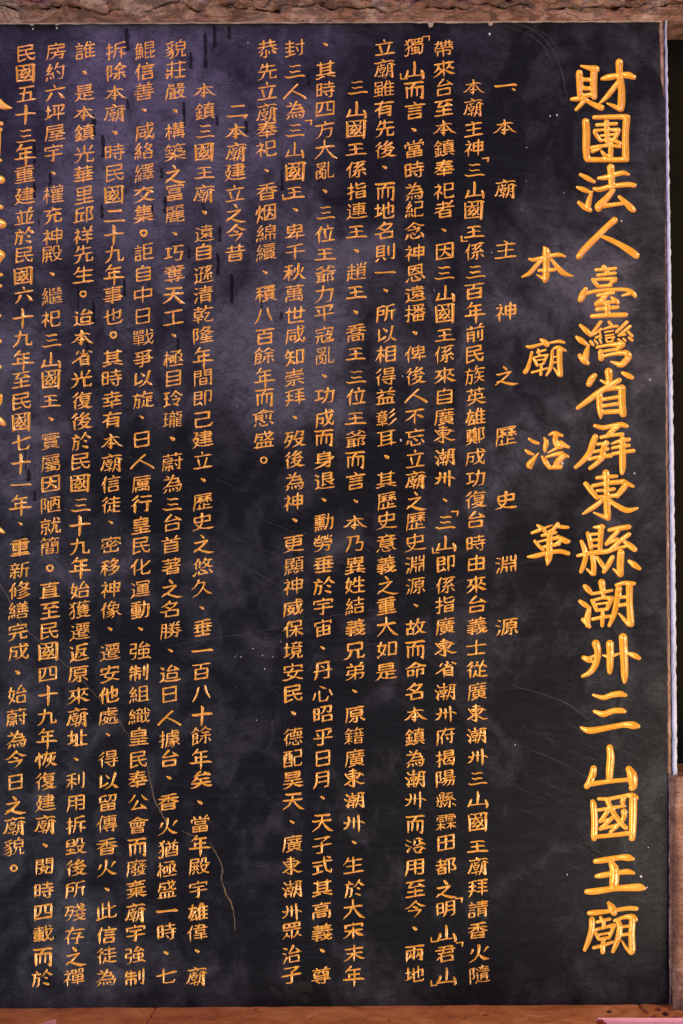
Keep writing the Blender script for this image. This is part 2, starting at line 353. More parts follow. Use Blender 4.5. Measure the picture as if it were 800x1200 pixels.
# one character per line, in the order the characters first appear in the columns below;
# every stroke is its kind and then its points, across and down in two hundredths of the square
GLYPHS = '''
8 90 90 110 110
8 90 90 110 110
8 90 90 110 110
1 19 173 181 173,3 105 50 99 173,0 84 13 112 35 105 50,1 37 109 163 109,1 28 50 171 50
1 92 83 177 83,0 42 13 51 27,5 67 47 43 100 44 179,7 17 45 67 47,4 44 96 14 121,0 44 96 57 97 72 117,5 134 11 134 179,3 177 41 177 83,1 92 41 177 41,3 92 41 92 125,1 92 125 177 125,3 177 83 177 125
8 90 90 110 110
4 76 73 48 103 31 103,1 118 68 144 71 179 68,0 144 71 153 73 182 101,4 144 71 112 103,3 76 44 76 106,5 31 21 31 105 16 175 19 186,1 31 21 181 19,7 122 45 173 38,3 68 134 68 175,3 146 44 146 105,0 76 73 78 81 98 92,3 113 120 113 175,2 76 70 71 68 51 58,10 76 70 100 68,1 43 175 182 175,7 113 138 163 138,7 53 45 101 39
4 100 12 99 109 91 136 80 152 56 167 23 178 11 174,1 43 117 72 152 97 165 157 177 189 173,1 32 41 100 41,3 32 41 31 93,1 31 93 167 94,3 168 41 167 94,1 100 41 168 41
5 176 13 176 179,7 138 61 176 63,3 138 16 138 61,5 40 124 20 174,3 106 16 106 61,7 71 63 106 61,7 11 70 19 68 38 78,5 71 13 69 121 54 176,1 71 92 176 92,7 138 123 176 121,5 138 123 138 176,5 106 121 106 176,7 69 121 106 121,7 19 16 27 14 44 25
8 138 37 132 55,0 167 136 182 166,4 109 136 80 168,1 100 85 175 85,4 44 123 21 174,0 27 14 47 27,7 13 70 39 80,1 74 21 182 20,5 74 21 73 108 54 174,3 136 114 136 174 134 179,2 134 179 116 170,7 100 56 132 55,3 100 56 100 112,1 100 112 173 113,3 175 57 173 113,7 132 55 175 57
8 90 90 110 110
8 90 90 110 110
8 90 90 110 110
8 90 90 110 110
5 55 12 37 63 39 179,4 37 67 23 74 14 95,4 160 48 124 69 91 107,1 74 112 167 101,4 112 28 89 67,1 73 29 163 17 179 20,7 78 72 87 67 124 69,2 122 176 105 179 98 164,3 123 108 122 176,4 91 135 60 169,0 153 80 179 115,0 157 133 179 164
1 42 116 159 116,5 43 66 42 179,1 43 66 159 67,3 159 67 159 168,1 42 168 159 168,1 20 21 179 21,3 97 23 92 65
8 90 90 110 110
7 29 106 88 106,1 18 41 181 41,5 167 71 167 172 162 178 142 179,3 127 75 127 143,5 29 75 29 178,7 29 75 87 73,3 87 73 88 171 85 178,2 85 178 67 169,0 51 10 64 28 64 41,4 158 8 147 12 135 41,7 29 137 88 137
2 167 176 176 158 171 144,11 99 65 102 108 129 161 148 175 167 176,1 31 65 156 65,3 158 21 156 65,1 31 21 158 21,3 31 21 29 174,1 29 174 83 161 89 155,1 31 109 173 109
1 15 44 78 44,7 139 121 181 119,7 96 119 139 121,4 123 56 117 75 100 95,7 117 75 175 76,4 140 77 139 132 114 167 91 177,4 116 10 109 35 91 61,1 109 35 182 36,6 140 126 161 160 183 175,2 62 176 38 160,3 74 86 68 169 62 176,7 37 86 74 86,2 51 43 52 26 39 10,10 37 45 51 43,5 37 45 33 130 17 184
6 100 126 138 165 169 177 185 176,3 62 11 62 49,1 19 123 181 123,3 135 11 135 49,1 20 29 177 29,3 99 54 96 126,4 96 126 85 146 68 160 17 177,3 40 75 38 123,1 40 75 159 75,3 159 75 161 123
4 69 79 63 84 31 173,1 111 89 179 89,3 49 9 35 89 15 137,1 19 45 85 45,5 79 116 76 123 88 168 85 176,3 124 10 108 54 111 170,1 111 170 182 170,1 111 48 179 48,3 146 14 154 30 153 170,1 111 129 179 129,7 37 166 84 158,4 108 54 89 79
1 17 26 113 26,3 54 27 54 55 49 72 39 83,2 54 27 46 24 41 10,1 24 97 105 97,1 15 141 113 141,5 133 20 133 179,7 133 20 178 24,3 178 24 159 80 176 107 179 138 171 150 156 152 148 147,3 95 9 77 27 77 76 81 80 105 80,4 63 119 62 139 49 163 24 178 13 177,0 76 156 104 175,3 104 49 105 97,1 24 49 104 49,3 24 49 24 118,1 24 118 105 118,8 105 97 105 118
3 116 12 120 77 135 146 154 173 171 177,2 171 177 182 163 180 139,4 167 76 146 121 135 130 133 146 94 175 83 174,5 34 45 31 135 19 180,1 34 45 182 45,7 33 86 84 86,3 84 86 80 147,2 80 147 52 138,8 169 28 169 45,2 169 28 142 13
7 17 34 76 34,4 179 56 169 169 156 178 131 174,1 93 56 179 56,3 46 34 46 130,1 18 140 78 125 83 118,5 126 14 117 117 102 150 73 176
6 103 128 102 138 124 160 173 178 188 176,1 92 78 168 78,9 113 105 103 128,1 69 147 75 148 107 126 162 128,4 162 128 158 141 138 160 73 180,10 99 10 105 8,4 99 10 94 29 81 46,3 81 46 92 56 92 100,1 92 100 113 105 168 100,3 166 54 168 100,1 77 51 93 55 166 54,10 57 52 77 51,4 57 52 43 71 40 85,2 40 85 28 88 13 97,1 94 29 182 30,4 55 11 16 47,5 40 85 42 180
4 91 11 42 63 39 75,1 39 75 156 68,6 128 34 174 83,3 43 110 42 169,1 43 110 156 111,3 156 111 156 169,1 42 169 156 169
7 21 81 64 81,1 82 73 184 73,5 159 73 159 172 153 179 133 180,5 21 25 21 156,7 21 25 64 24,3 64 24 64 140,7 21 141 64 140,1 83 109 182 109,3 133 11 133 72,1 91 34 176 34,0 99 131 116 158
1 29 108 169 108,3 99 11 99 167,1 29 167 169 167,3 169 50 169 167,1 31 50 169 50,5 31 50 29 179
1 22 38 179 38,6 99 110 114 115 163 160 185 166,4 99 110 84 115 33 161 12 166,5 99 12 99 178,0 48 84 68 99,4 54 59 48 84 24 112 15 112,4 151 57 144 83 121 105,0 144 83 178 108
2 184 171 181 157,11 116 95 118 121 133 156 144 169 162 179 177 179 184 171,1 17 152 99 145,1 36 54 163 54,3 99 31 99 77,1 17 78 182 78,2 59 177 35 171,3 60 99 59 177,4 166 137 133 163 94 178 88 176,1 16 124 182 124,1 26 30 174 30,8 139 11 133 29,7 143 96 168 107,1 21 100 96 95,0 60 11 67 29
1 18 74 182 74,1 29 169 169 169,3 99 12 99 169
1 87 140 112 168 132 176 180 178 189 173,3 160 9 151 45 127 73 129 172,7 129 121 175 121,4 103 11 97 39 77 71,0 96 41 116 55,4 55 11 16 47,0 151 45 183 73,4 62 50 43 71 40 85,2 40 85 28 88 13 97,5 40 85 42 180,5 91 104 87 140 68 174
1 63 127 167 127,1 34 27 181 27,5 34 27 31 117 16 174,3 140 45 140 80,8 104 11 106 26,1 56 55 174 55,3 114 83 114 149,7 139 164 179 179,8 136 150 139 164,8 89 150 88 165,7 48 179 88 165,10 88 165 99 166,3 87 44 87 80,1 49 81 182 81,8 165 103 167 127,1 63 104 165 103,3 63 104 64 150,1 64 150 166 150,8 167 127 166 150
8 90 90 110 110
8 90 90 110 110
8 90 90 110 110
1 95 136 184 136,1 16 28 75 14 85 17,5 49 24 48 117 35 160 17 177,1 16 118 78 118,1 104 59 177 59,5 141 23 141 178,1 99 21 182 21,7 20 69 77 69,1 103 97 178 97
7 21 70 66 70,1 103 118 172 118,1 97 46 178 46,1 92 23 180 23,3 136 10 136 70,7 14 44 73 44,7 21 96 66 96,8 40 12 45 33,5 103 94 103 179,1 103 94 171 94,3 171 94 172 172 168 179,2 168 179 153 170,1 103 144 172 144,1 87 71 184 71,3 21 124 21 169,7 21 124 66 123,3 66 123 67 168,7 21 169 67 168
4 83 57 66 81 19 110,1 18 56 180 56,1 47 144 154 144,6 117 57 120 69 140 86 177 107 185 106,1 38 26 99 23 148 13 162 16,3 99 23 99 94,3 152 114 154 144,1 49 114 152 114,3 49 114 47 174,1 47 174 154 174,3 154 144 154 174
4 46 54 27 98,4 99 14 96 98 83 123 53 161 24 177 15 175,4 178 52 169 55 149 97,6 96 98 135 152 162 171 182 174
2 49 133 36 118,3 59 21 45 69 58 92 60 121 49 133,7 21 19 59 21,5 21 19 21 180,3 86 79 86 159,2 86 79 73 69,9 86 159 71 172 68 184,1 86 159 124 177 169 178 188 172,7 122 38 132 47 177 47,8 154 48 154 68,1 120 70 185 70,4 133 9 122 38 103 68,1 104 26 184 26,5 119 93 119 155,7 119 93 172 91,3 172 91 174 148 171 156,2 171 156 159 146,0 77 23 87 44,7 119 132 174 132,7 119 112 174 112
3 80 13 81 66,7 81 66 119 64,3 119 13 119 64,8 23 88 22 113,1 23 88 177 88,8 177 88 178 113,4 49 13 44 55 29 69 18 70,1 18 33 181 33,3 151 13 152 66,7 152 66 179 67,2 179 67 182 55,5 43 121 42 168,1 43 121 157 121,3 157 121 157 166,2 157 166 134 159,5 98 89 98 179
4 76 23 74 34 45 66 44 77,1 44 77 151 70,1 22 21 175 21,6 123 46 131 46 151 70 172 84,1 18 172 181 172,1 35 121 164 121,3 99 96 99 172
1 88 143 185 143,3 100 54 100 143,1 100 54 128 52 173 54,3 173 54 173 143,1 100 118 173 118,1 93 29 180 29,7 79 175 87 177 122 157,1 100 96 173 96,1 100 75 173 75,4 47 11 45 20 14 55 12 66,7 20 53 27 60 65 60,7 18 95 71 95,3 69 118 63 145,3 138 9 129 52,0 155 159 181 177,3 46 60 46 164,7 17 172 74 159,0 45 20 76 46,3 22 115 25 148
6 135 80 138 93 152 108 180 126 188 124,1 21 79 178 79,1 62 117 137 117,5 99 101 99 179,4 100 11 78 77 65 83 62 93 44 111 16 126,1 29 27 169 27,1 34 149 163 149,1 36 53 161 53
2 53 45 54 27 44 13,10 53 45 71 46,5 71 46 47 97 47 179,7 17 45 53 45,0 48 95 68 104 77 123,2 179 170 184 151,1 107 173 163 175 179 170,3 100 26 100 158 107 173,1 100 26 172 25,3 172 25 173 92,1 100 92 173 92,4 48 95 14 116 12 126
1 17 74 181 74,4 169 18 127 61 124 72,1 35 35 137 35 144 43,3 86 11 86 72,4 97 77 94 86 73 106 22 124 11 121,1 74 105 155 108,3 155 108 156 174,1 59 174 156 174,3 59 111 59 174,1 59 140 156 140
8 90 90 110 110
4 101 40 97 91 89 111 68 139 49 147,6 96 97 105 100 146 148,1 48 73 149 73,3 176 18 176 171,1 23 18 176 18,3 23 18 23 171,1 23 171 176 171
1 39 81 162 81,1 39 126 162 126,3 99 10 91 37,3 40 37 39 81,1 40 37 161 37,3 161 37 162 169,1 39 169 162 169,3 39 81 39 169
1 28 101 91 99,3 89 20 91 99,1 28 21 89 20,3 28 21 28 166,7 28 166 81 150,1 28 60 91 60,0 73 128 93 167,5 123 24 123 179,7 123 24 175 23,3 175 23 175 133 168 140,2 168 140 147 127
3 43 11 43 172 41 178,2 41 178 24 170,1 15 115 73 95,7 15 51 66 51,2 173 75 184 54,1 101 74 173 75,3 95 12 95 61 101 74,1 95 39 172 26,1 95 138 174 138,3 173 106 174 171,1 95 107 173 106,3 95 107 95 171,1 95 171 174 171
8 90 90 110 110
8 104 10 111 31,5 31 32 28 134 20 185,1 31 32 182 32,0 111 113 125 139,4 92 49 82 55 69 94 58 99 49 114,5 68 95 72 179,1 99 83 182 83,3 159 53 159 172 155 178,2 155 178 135 169
4 136 113 131 127 111 144,0 131 127 151 139,7 17 51 62 51,8 95 72 95 78,1 95 72 172 70,3 171 17 172 70,1 91 17 171 17,3 91 17 95 98,0 95 78 98 85,2 39 177 25 169,3 42 11 42 169 39 177,4 66 96 15 119,1 88 158 157 158,3 77 118 87 128 88 158,9 95 98 77 118,1 91 45 172 45,1 95 98 181 100,3 181 100 176 171 169 180,2 169 180 155 170
5 22 19 22 179,7 22 19 62 21,3 62 21 47 71 61 95 63 124 59 131 45 133,4 104 95 99 118 74 141 63 141,4 149 120 141 149 118 178,1 96 44 167 44,2 169 177 152 171,3 177 121 169 177,1 98 119 177 121,4 119 121 106 149 81 173,1 78 94 185 94,3 96 17 96 44,1 96 17 166 17,3 166 17 167 70,1 97 71 167 70,3 96 44 97 71
8 90 90 110 110
1 32 17 165 17,7 43 59 76 59,4 52 130 16 166,5 139 97 139 179,8 23 39 21 61,1 23 39 175 39,8 175 39 177 61,7 138 121 148 114 181 114,2 138 121 129 114 104 104,7 39 78 76 78,4 138 121 99 163,7 121 59 155 59,6 138 121 182 165,5 53 97 53 179,2 47 114 18 104,8 47 114 54 135,0 54 135 65 137 81 151,7 121 78 160 78,3 98 18 98 81,7 53 114 84 114
3 98 25 98 166,1 26 166 173 166,1 25 94 173 94,5 26 25 25 177,1 26 25 173 25,5 173 25 173 177
4 63 73 60 84 48 100 33 111 11 115,1 15 71 103 71,3 35 110 36 168,7 36 168 95 168,3 95 104 95 168,7 48 100 95 104,4 108 17 79 70,3 55 12 55 70,1 24 33 80 33 91 43,5 127 23 127 179,7 127 23 179 24,3 179 24 158 84,3 158 84 178 110 180 145,2 180 145 164 154 143 137,7 36 135 95 135
3 22 24 22 146,7 22 24 74 23,3 74 23 74 127,7 22 128 74 127,7 22 74 74 74,5 106 20 105 116 94 153 74 178,1 106 20 177 19,5 177 19 177 172 172 178 149 179,1 105 116 177 116,1 106 68 177 68
3 91 19 75 87 65 92 55 120,3 55 120 60 125 60 171,1 60 171 164 171,3 162 123 164 171,1 57 123 162 123,1 17 54 181 54,1 38 19 159 19,3 159 19 160 87,1 36 89 160 87,4 57 123 45 125 18 147
4 95 54 89 77 68 97 39 99 22 121,1 89 77 181 80,3 181 80 174 174 166 180 153 180,2 153 180 153 167 143 148,3 116 95 116 163,1 76 167 146 160,4 61 13 39 34 37 47 16 64,2 23 180 14 163,10 23 180 43 175,3 24 18 37 34 47 64 52 133 43 175,3 143 17 143 53,3 111 17 111 53,10 78 53 95 54,3 79 17 78 53,1 79 17 177 18,3 177 18 176 53,1 95 54 176 53,7 83 106 116 106,3 83 106 82 135,1 82 135 148 135,3 147 106 148 135,7 116 106 147 106
8 90 90 110 110
1 46 69 154 69,1 45 99 154 99,0 89 9 105 27 105 39,1 17 39 183 39,3 45 131 44 172,1 45 131 155 132,3 155 132 155 172,1 44 172 155 172
3 99 11 99 39,3 99 123 99 175,1 37 148 164 148,3 43 14 53 28 53 40,3 23 40 23 68,1 23 40 98 39 177 40,3 177 40 177 68,4 163 12 146 27 144 40,3 56 68 57 98,1 57 98 145 95,3 143 68 145 95,1 56 68 143 68,1 99 123 163 121,3 163 121 164 176,1 37 176 164 176,3 38 121 37 176,1 38 121 99 123
5 105 141 111 169,1 79 79 143 80,8 76 146 79 171,4 109 10 98 43 88 48 79 79 69 85 52 114 17 136,1 52 114 176 116,4 176 116 168 174 161 180 135 177,0 129 134 144 154,1 23 45 147 45,3 147 45 143 80,0 45 10 61 26,4 45 144 27 177,10 143 80 162 80,3 162 80 158 116
4 69 45 49 68 27 111,7 27 111 75 106,5 52 133 53 169,4 56 11 22 67,7 22 67 49 68,0 73 133 80 160 87 165,5 24 139 16 174,1 101 21 172 21,3 172 21 172 86,1 105 87 172 86,3 105 87 108 174,1 108 174 175 176,2 175 176 183 153,3 71 84 78 117
1 60 129 61 168 67 174 134 175 143 170 147 156,0 82 111 107 137,0 89 48 105 56,1 41 79 143 79,4 143 79 141 94 116 116,0 160 128 181 165 179 171,4 38 128 18 168,4 98 12 54 46 18 63,11 98 12 151 49 175 60 187 58
4 101 33 85 73 66 87 55 86,0 91 121 114 145,3 65 132 65 166 71 175,1 71 175 136 175,2 136 175 144 155,0 97 63 134 86,8 96 52 97 63,1 62 50 135 50,12 14 169 24 164 37 133,0 155 128 178 166,3 38 18 39 105,1 39 105 161 105,3 160 17 161 105,1 38 18 160 17
7 122 104 162 103 168 107,4 122 104 119 115 89 133 71 143 60 140,3 161 72 168 107,1 84 72 161 72,3 84 72 82 103,7 82 103 114 104,11 114 104 122 119 154 129 174 146,5 119 115 121 153,3 42 80 42 155,2 42 80 17 70,4 42 155 17 175,1 42 155 88 176 180 176 188 169,3 121 12 121 49,1 64 50 180 50,0 168 107 173 113,9 173 113 154 129,1 75 25 168 25,0 23 24 46 38
3 165 32 154 61,1 15 51 62 51 75 61 122 65 182 61,3 40 11 40 170 37 178,2 37 178 22 170,1 12 116 46 99 59 97 77 105,4 115 66 105 83 77 105,10 115 66 122 65,1 64 101 86 116 172 116,1 81 20 174 14,3 87 116 87 173,1 87 173 172 173,3 172 116 172 173,1 87 144 172 144,3 93 35 99 47 97 61,3 127 64 128 97,3 128 18 127 64,11 140 65 158 88 182 104,9 182 104 172 116,3 127 116 127 172
1 76 64 176 64,5 140 115 140 180,1 64 141 184 141,8 85 128 85 141,3 121 28 125 32 124 96 107 117 85 128,2 121 28 125 12 136 7,5 57 12 36 64 38 179,10 57 12 64 10,4 36 67 22 73 13 85 12 96,3 175 31 176 64,1 77 31 175 31,3 77 31 76 96,1 76 96 176 97,3 176 64 176 97
4 113 87 105 111 71 134,7 105 111 159 113,4 159 113 158 125 134 153 79 177 62 176,4 163 31 119 53 91 84,1 75 88 166 80,6 94 120 122 153 139 163 180 179 192 175,0 151 59 180 94,5 40 87 41 180,4 122 11 78 54,7 86 50 119 53,2 40 87 27 90 17 91,4 62 51 43 72 40 87,4 55 11 17 47
8 90 90 110 110
1 21 25 178 25,4 97 66 35 115 13 120,5 112 26 97 66 99 178,6 122 75 175 114
4 34 131 20 164,1 45 87 167 87,3 45 33 45 87,2 139 174 147 157,1 69 174 139 174,3 62 130 62 164 69 174,0 89 108 113 133,8 97 11 103 32,1 19 33 177 33,0 163 126 180 161
1 18 171 181 171,3 144 75 117 171,3 56 75 72 145,8 96 8 100 30,1 26 49 172 49
3 80 100 80 157,7 23 157 80 157,7 23 100 80 100,5 23 100 23 171,4 125 11 111 70 80 100,6 111 70 141 143 178 176 193 175,3 168 48 161 92 147 125 141 128,4 141 128 139 143 89 177,1 16 49 87 49,1 117 47 184 48,3 52 11 52 99
1 55 52 64 63 133 63 144 52,11 100 17 144 52 176 66 185 64,4 100 17 55 52 19 69,2 166 149 144 143,3 167 93 166 149,7 115 93 167 93,5 115 93 114 179,5 32 93 32 165,7 32 93 79 93,3 79 93 79 147,7 32 148 79 147
4 154 32 145 51 111 83 91 90 81 107,1 78 29 154 32,0 55 66 67 68 91 90,4 91 9 82 14 78 29 25 60,1 12 117 22 121 80 107 161 110,3 161 110 161 170,1 57 170 161 170,3 57 113 57 170
8 90 90 110 110
5 100 25 100 177,1 37 71 169 71,1 37 118 169 118,7 127 173 152 179 168 172,3 169 26 168 172,1 38 25 169 26,5 38 25 37 118 18 178
1 40 109 153 111,4 153 111 144 130 98 180,6 101 17 153 63 178 77 187 75,4 108 10 48 63 22 78 12 76,0 81 65 114 85
1 19 21 178 21,4 64 110 46 147,3 128 85 152 148,4 135 111 118 146,5 29 60 28 179,1 29 60 169 60,3 169 60 168 172,2 168 172 160 176 138 162,3 58 87 81 145,5 98 21 98 172
1 74 90 91 85 95 77 133 64,7 133 64 175 50,3 175 50 174 120,2 174 120 157 118,3 40 14 41 131,7 16 58 63 58,3 134 10 134 135,3 93 29 95 170,1 95 170 115 176 173 175,2 173 175 184 153,4 68 117 66 124 17 145
1 111 88 180 88,3 49 56 49 166,3 81 84 80 125,1 19 125 80 125,3 20 84 19 125,1 20 84 81 84,3 124 11 108 60 111 170,1 111 170 183 170,1 113 48 181 49,5 79 143 87 176,1 14 171 82 164,3 145 17 155 31 152 170,4 108 65 81 84,7 49 56 78 53,3 77 17 78 53,7 23 17 77 17,3 23 17 23 54,7 23 54 49 56,1 111 129 179 129
1 21 109 61 73 156 73,3 156 73 155 176,2 155 176 128 169,1 19 36 179 36,5 86 10 78 34 69 38 58 77 58 178,1 58 140 156 140,1 58 107 156 107
4 56 15 49 41 32 70,1 49 41 165 41,1 20 96 180 96,3 99 11 99 96,4 72 97 59 150 35 173 14 176,3 125 97 127 174,7 127 174 176 175,2 176 175 182 159 177 143
1 25 92 88 92,12 17 178 45 149,1 25 55 88 55,0 78 151 93 174,3 175 15 175 170 171 178,2 171 178 144 169,3 125 35 125 131,3 25 19 25 92,1 25 19 88 18,3 88 18 88 130,1 26 131 88 130,3 25 92 26 131
5 26 31 25 130 17 181,1 26 31 83 17 96 20,7 26 106 80 105,3 80 60 80 105,7 26 60 80 60,1 115 29 179 17,5 115 29 113 120 104 155 92 176,1 114 78 183 78,5 160 78 160 179
0 83 30 107 66,4 159 20 138 131 103 167 78 176,6 138 131 181 178,3 39 28 39 146,4 93 118 89 127 39 146 29 156
5 49 11 49 179,7 18 53 78 53,1 101 70 177 70,1 101 118 177 118,0 49 86 65 96 77 117,5 101 24 101 178,1 101 24 177 23,3 177 23 177 167,1 101 167 177 167,4 46 83 37 89 13 145
1 76 95 180 95,2 151 177 127 180 119 165,3 153 96 151 177,4 59 11 18 46,1 72 126 183 126,1 88 43 169 43,0 88 143 107 161,2 40 88 44 73 60 55,2 40 88 28 91 13 98,5 40 88 42 179,3 167 15 169 43,1 88 17 167 15,3 88 17 91 70,1 91 70 166 70,3 169 43 166 70
3 80 112 80 175,3 42 111 41 175,1 42 111 158 111,3 158 111 159 175,4 153 10 146 11 132 34 133 49,1 19 49 180 49,4 69 72 25 98 18 96,3 119 112 119 175,1 16 175 183 175,0 48 10 67 32 66 49,1 119 76 128 73 175 93
1 15 56 113 56,1 19 150 109 150,8 88 31 85 56,8 43 38 45 56,10 87 26 109 25,1 20 25 87 26,5 65 126 65 180,4 191 123 182 125 145 163 124 175 116 173,8 63 9 66 24,10 91 37 98 34,8 88 31 91 37,8 99 78 101 101,1 33 78 99 78,8 33 78 29 101,8 101 101 100 124,1 33 125 66 126 100 124,8 29 101 33 125,1 29 101 101 101,4 182 67 140 101 126 105,4 179 13 133 50
5 147 23 147 178,1 52 110 147 110,1 18 158 182 147,1 20 23 178 23,1 52 67 147 67,3 52 23 52 155
1 54 67 144 67,1 14 176 23 178 72 156 82 157,1 17 137 181 137,1 118 158 129 157 174 177 186 177,3 144 12 144 136,1 54 101 144 101,1 23 34 176 34,3 54 12 54 136
12 22 174 39 149,3 135 24 137 37 131 56,1 29 24 168 24,1 21 56 179 56,0 91 137 113 151,8 91 126 91 137,3 65 24 67 56,8 99 10 102 23,0 153 144 176 170,1 66 149 66 171 74 178 125 179 135 174 138 164,8 44 101 46 126,1 46 126 155 125,3 153 77 155 125,1 47 77 153 77,8 47 77 44 101,1 44 101 155 101
1 38 94 161 94,1 18 45 181 45,1 36 21 151 12 167 16,3 98 19 98 174,1 31 146 169 146,1 16 175 182 175,8 160 69 161 94,1 38 71 160 69,3 38 71 40 119,1 40 119 160 119,8 161 94 160 119
8 90 90 110 110
1 17 51 81 51 86 52,4 86 52 86 63 77 109 62 141 38 168 21 178,2 21 178 14 165,11 28 110 85 159,3 48 11 28 110,5 113 33 113 174,1 113 33 177 33,3 177 33 177 160,1 113 160 177 160
4 55 117 47 143 22 175 13 177,1 101 134 167 134,3 101 98 101 172,1 18 98 180 98,1 47 143 85 171 179 176 189 170,1 39 45 158 45,3 157 17 158 45,1 39 19 157 17,3 39 19 41 72,1 41 72 156 72,3 158 45 156 72
2 41 78 16 68,3 41 78 41 154,1 64 133 182 133,5 121 11 121 154,4 41 154 27 159 15 176,1 41 154 69 172 95 177 173 176 191 169,1 67 27 179 27,1 77 79 167 79,0 27 15 45 44,7 77 106 121 107,3 77 53 77 106,1 77 53 166 53,3 166 53 167 106,7 121 107 167 106
1 17 73 89 73,1 56 157 59 166 76 172 180 175,0 27 138 45 155 56 157,3 55 11 56 157,5 26 101 27 138 16 183,3 141 11 141 56,3 111 57 111 149,1 111 57 142 56 174 58,3 174 58 174 143 171 149,2 171 149 156 140,1 111 115 174 115,1 23 35 85 35,7 57 114 88 114,8 105 17 114 38,1 111 86 174 86,9 181 16 169 38
1 20 45 179 45,3 131 47 138 67 135 94,1 64 94 135 94,3 71 47 62 69 64 94,8 92 19 86 44,1 12 83 20 85 65 66 136 67 178 84 186 81,1 35 20 147 12 163 15,5 32 115 31 179,1 32 115 167 115,3 167 115 167 175,2 167 175 144 169,1 68 139 128 138,8 128 138 131 163,1 71 166 131 163,3 68 139 71 166
3 161 73 142 172,8 123 11 126 31,5 98 70 106 146 114 151,4 40 67 27 72 16 94,1 81 47 175 47,5 63 12 40 64 42 179,1 72 172 182 172
3 33 93 33 164,1 16 166 103 158,4 171 94 156 126,0 156 126 174 144 175 161,2 175 161 163 169 142 154,7 124 93 181 93,5 124 93 124 179,5 85 93 85 179,1 19 92 99 92,1 18 34 25 35 75 10,4 135 33 112 47 108 54,1 9 70 27 74 76 63 91 54 108 54 115 60 158 72 179 74 189 70,0 64 32 91 54,7 33 115 85 115,7 33 138 85 138,1 121 12 132 11 176 34
1 26 24 134 24,3 134 24 121 93,7 108 168 127 175 156 173,3 168 94 169 109 164 158 156 173,1 109 100 121 93 168 94,5 59 25 51 112 18 174
1 29 108 169 108,3 65 77 65 144,1 17 144 182 144,3 133 77 133 144,3 98 18 98 75,1 37 47 162 47,1 17 177 26 179 80 161,1 120 163 131 160 181 177,1 65 77 162 75,3 162 18 162 75,1 38 17 162 18,3 38 17 37 74,7 37 74 65 77
3 138 12 138 174,1 98 55 180 55,1 98 113 177 113,3 104 21 98 56 84 86,7 16 51 68 52,5 68 52 63 98 51 137 19 175,11 22 109 69 149 71 157,3 42 10 22 109,1 86 175 184 175
1 91 37 182 37,5 45 139 48 172,5 66 133 74 163,3 135 11 135 81,4 48 13 21 66,7 21 66 47 68,5 21 139 14 176,4 66 45 15 118,3 66 86 73 121,1 96 83 176 83,7 24 111 71 107,3 171 117 171 172,1 100 118 171 117,3 100 118 100 172,1 100 172 171 172
3 122 91 126 176,7 126 176 175 177,2 175 177 184 149,4 71 91 66 129 57 151 29 174 9 174,1 39 90 122 91,3 39 23 39 90,1 39 23 160 21,3 160 21 161 89,7 122 91 161 89
4 96 124 52 160 25 173 16 170,1 28 41 166 41,3 166 41 165 81,1 40 81 165 81,3 40 81 34 119,4 175 119 168 164 162 169 139 169,1 96 124 100 119 175 119,1 25 124 32 119 89 119 96 124,5 99 41 99 179,4 154 9 144 12 134 40,3 52 10 64 28 64 41
8 111 38 107 53,0 148 139 177 171,1 65 86 164 86,4 83 137 52 170 43 171,1 34 21 180 21,5 34 21 32 112 17 172,3 115 116 114 176,2 114 176 106 180 84 167,7 66 55 107 53,3 66 55 65 114,1 65 114 164 115,3 164 56 164 115,7 107 53 164 56
5 49 54 49 180,7 20 67 77 67,4 129 8 103 45,1 96 100 181 100,10 55 117 79 117,9 55 117 49 128,8 45 117 49 128,2 45 117 16 107,1 99 68 179 68,7 23 92 74 92,3 121 53 121 100,4 49 128 14 172,10 45 10 52 8,4 45 10 41 26 26 43 15 49,7 41 26 91 27,3 145 28 147 40 159 53 159 100,8 63 28 67 46,1 108 150 171 150,0 49 128 62 133 81 154,1 120 26 180 27,3 169 124 171 176,1 108 124 169 124,3 108 124 108 176,1 108 176 171 176
1 40 108 164 108,4 56 14 44 49 16 80,3 100 11 100 173,1 44 49 172 49,1 18 173 181 173
5 37 44 32 131 17 176,1 17 44 83 44,5 76 86 69 167 63 176 51 177,7 36 85 76 86,4 143 9 118 53 96 75,6 137 26 182 73,0 44 11 55 28,0 127 90 147 104,0 113 147 156 169
5 99 58 99 179,3 175 33 176 59,1 24 33 103 32 175 33,3 24 33 23 59,1 22 90 177 90,8 97 11 102 32,4 96 94 84 98 51 145 16 167,6 96 94 108 95 148 144 183 165
1 31 94 88 94 101 100,1 101 100 111 94 169 94,4 101 100 93 101 39 154 14 164,5 99 11 99 178,1 20 45 180 45,6 101 100 161 154 179 165 192 163
3 77 28 71 95 62 112 45 126,1 24 158 174 158,3 173 28 174 158,1 25 28 173 28,5 25 28 24 173,3 119 28 121 109,7 121 109 156 113
4 76 46 74 91 63 128 43 160 22 177 15 176,1 74 91 158 92,4 158 92 147 170 140 177 104 176,1 21 45 179 45,3 99 12 105 27 102 45
1 33 55 106 56,4 80 136 80 141 73 157 42 174,2 80 136 47 126,8 34 36 36 43,9 100 28 93 43,1 23 21 102 10 109 13,2 83 166 52 151,0 83 166 84 174 93 179 105 177,3 106 91 105 177,7 75 89 106 91,10 59 91 75 89,3 59 91 52 119,7 52 119 79 117,2 79 117 77 107,7 24 92 59 91,5 24 92 24 180,0 63 32 66 39,2 179 176 185 147,7 137 173 144 178 179 176,3 136 15 137 173,8 74 74 74 84,9 91 57 86 67 74 74,0 51 71 72 77 74 84
4 89 12 86 81 74 121 40 166 16 176,1 24 54 173 55,4 173 55 160 167 146 178 117 175
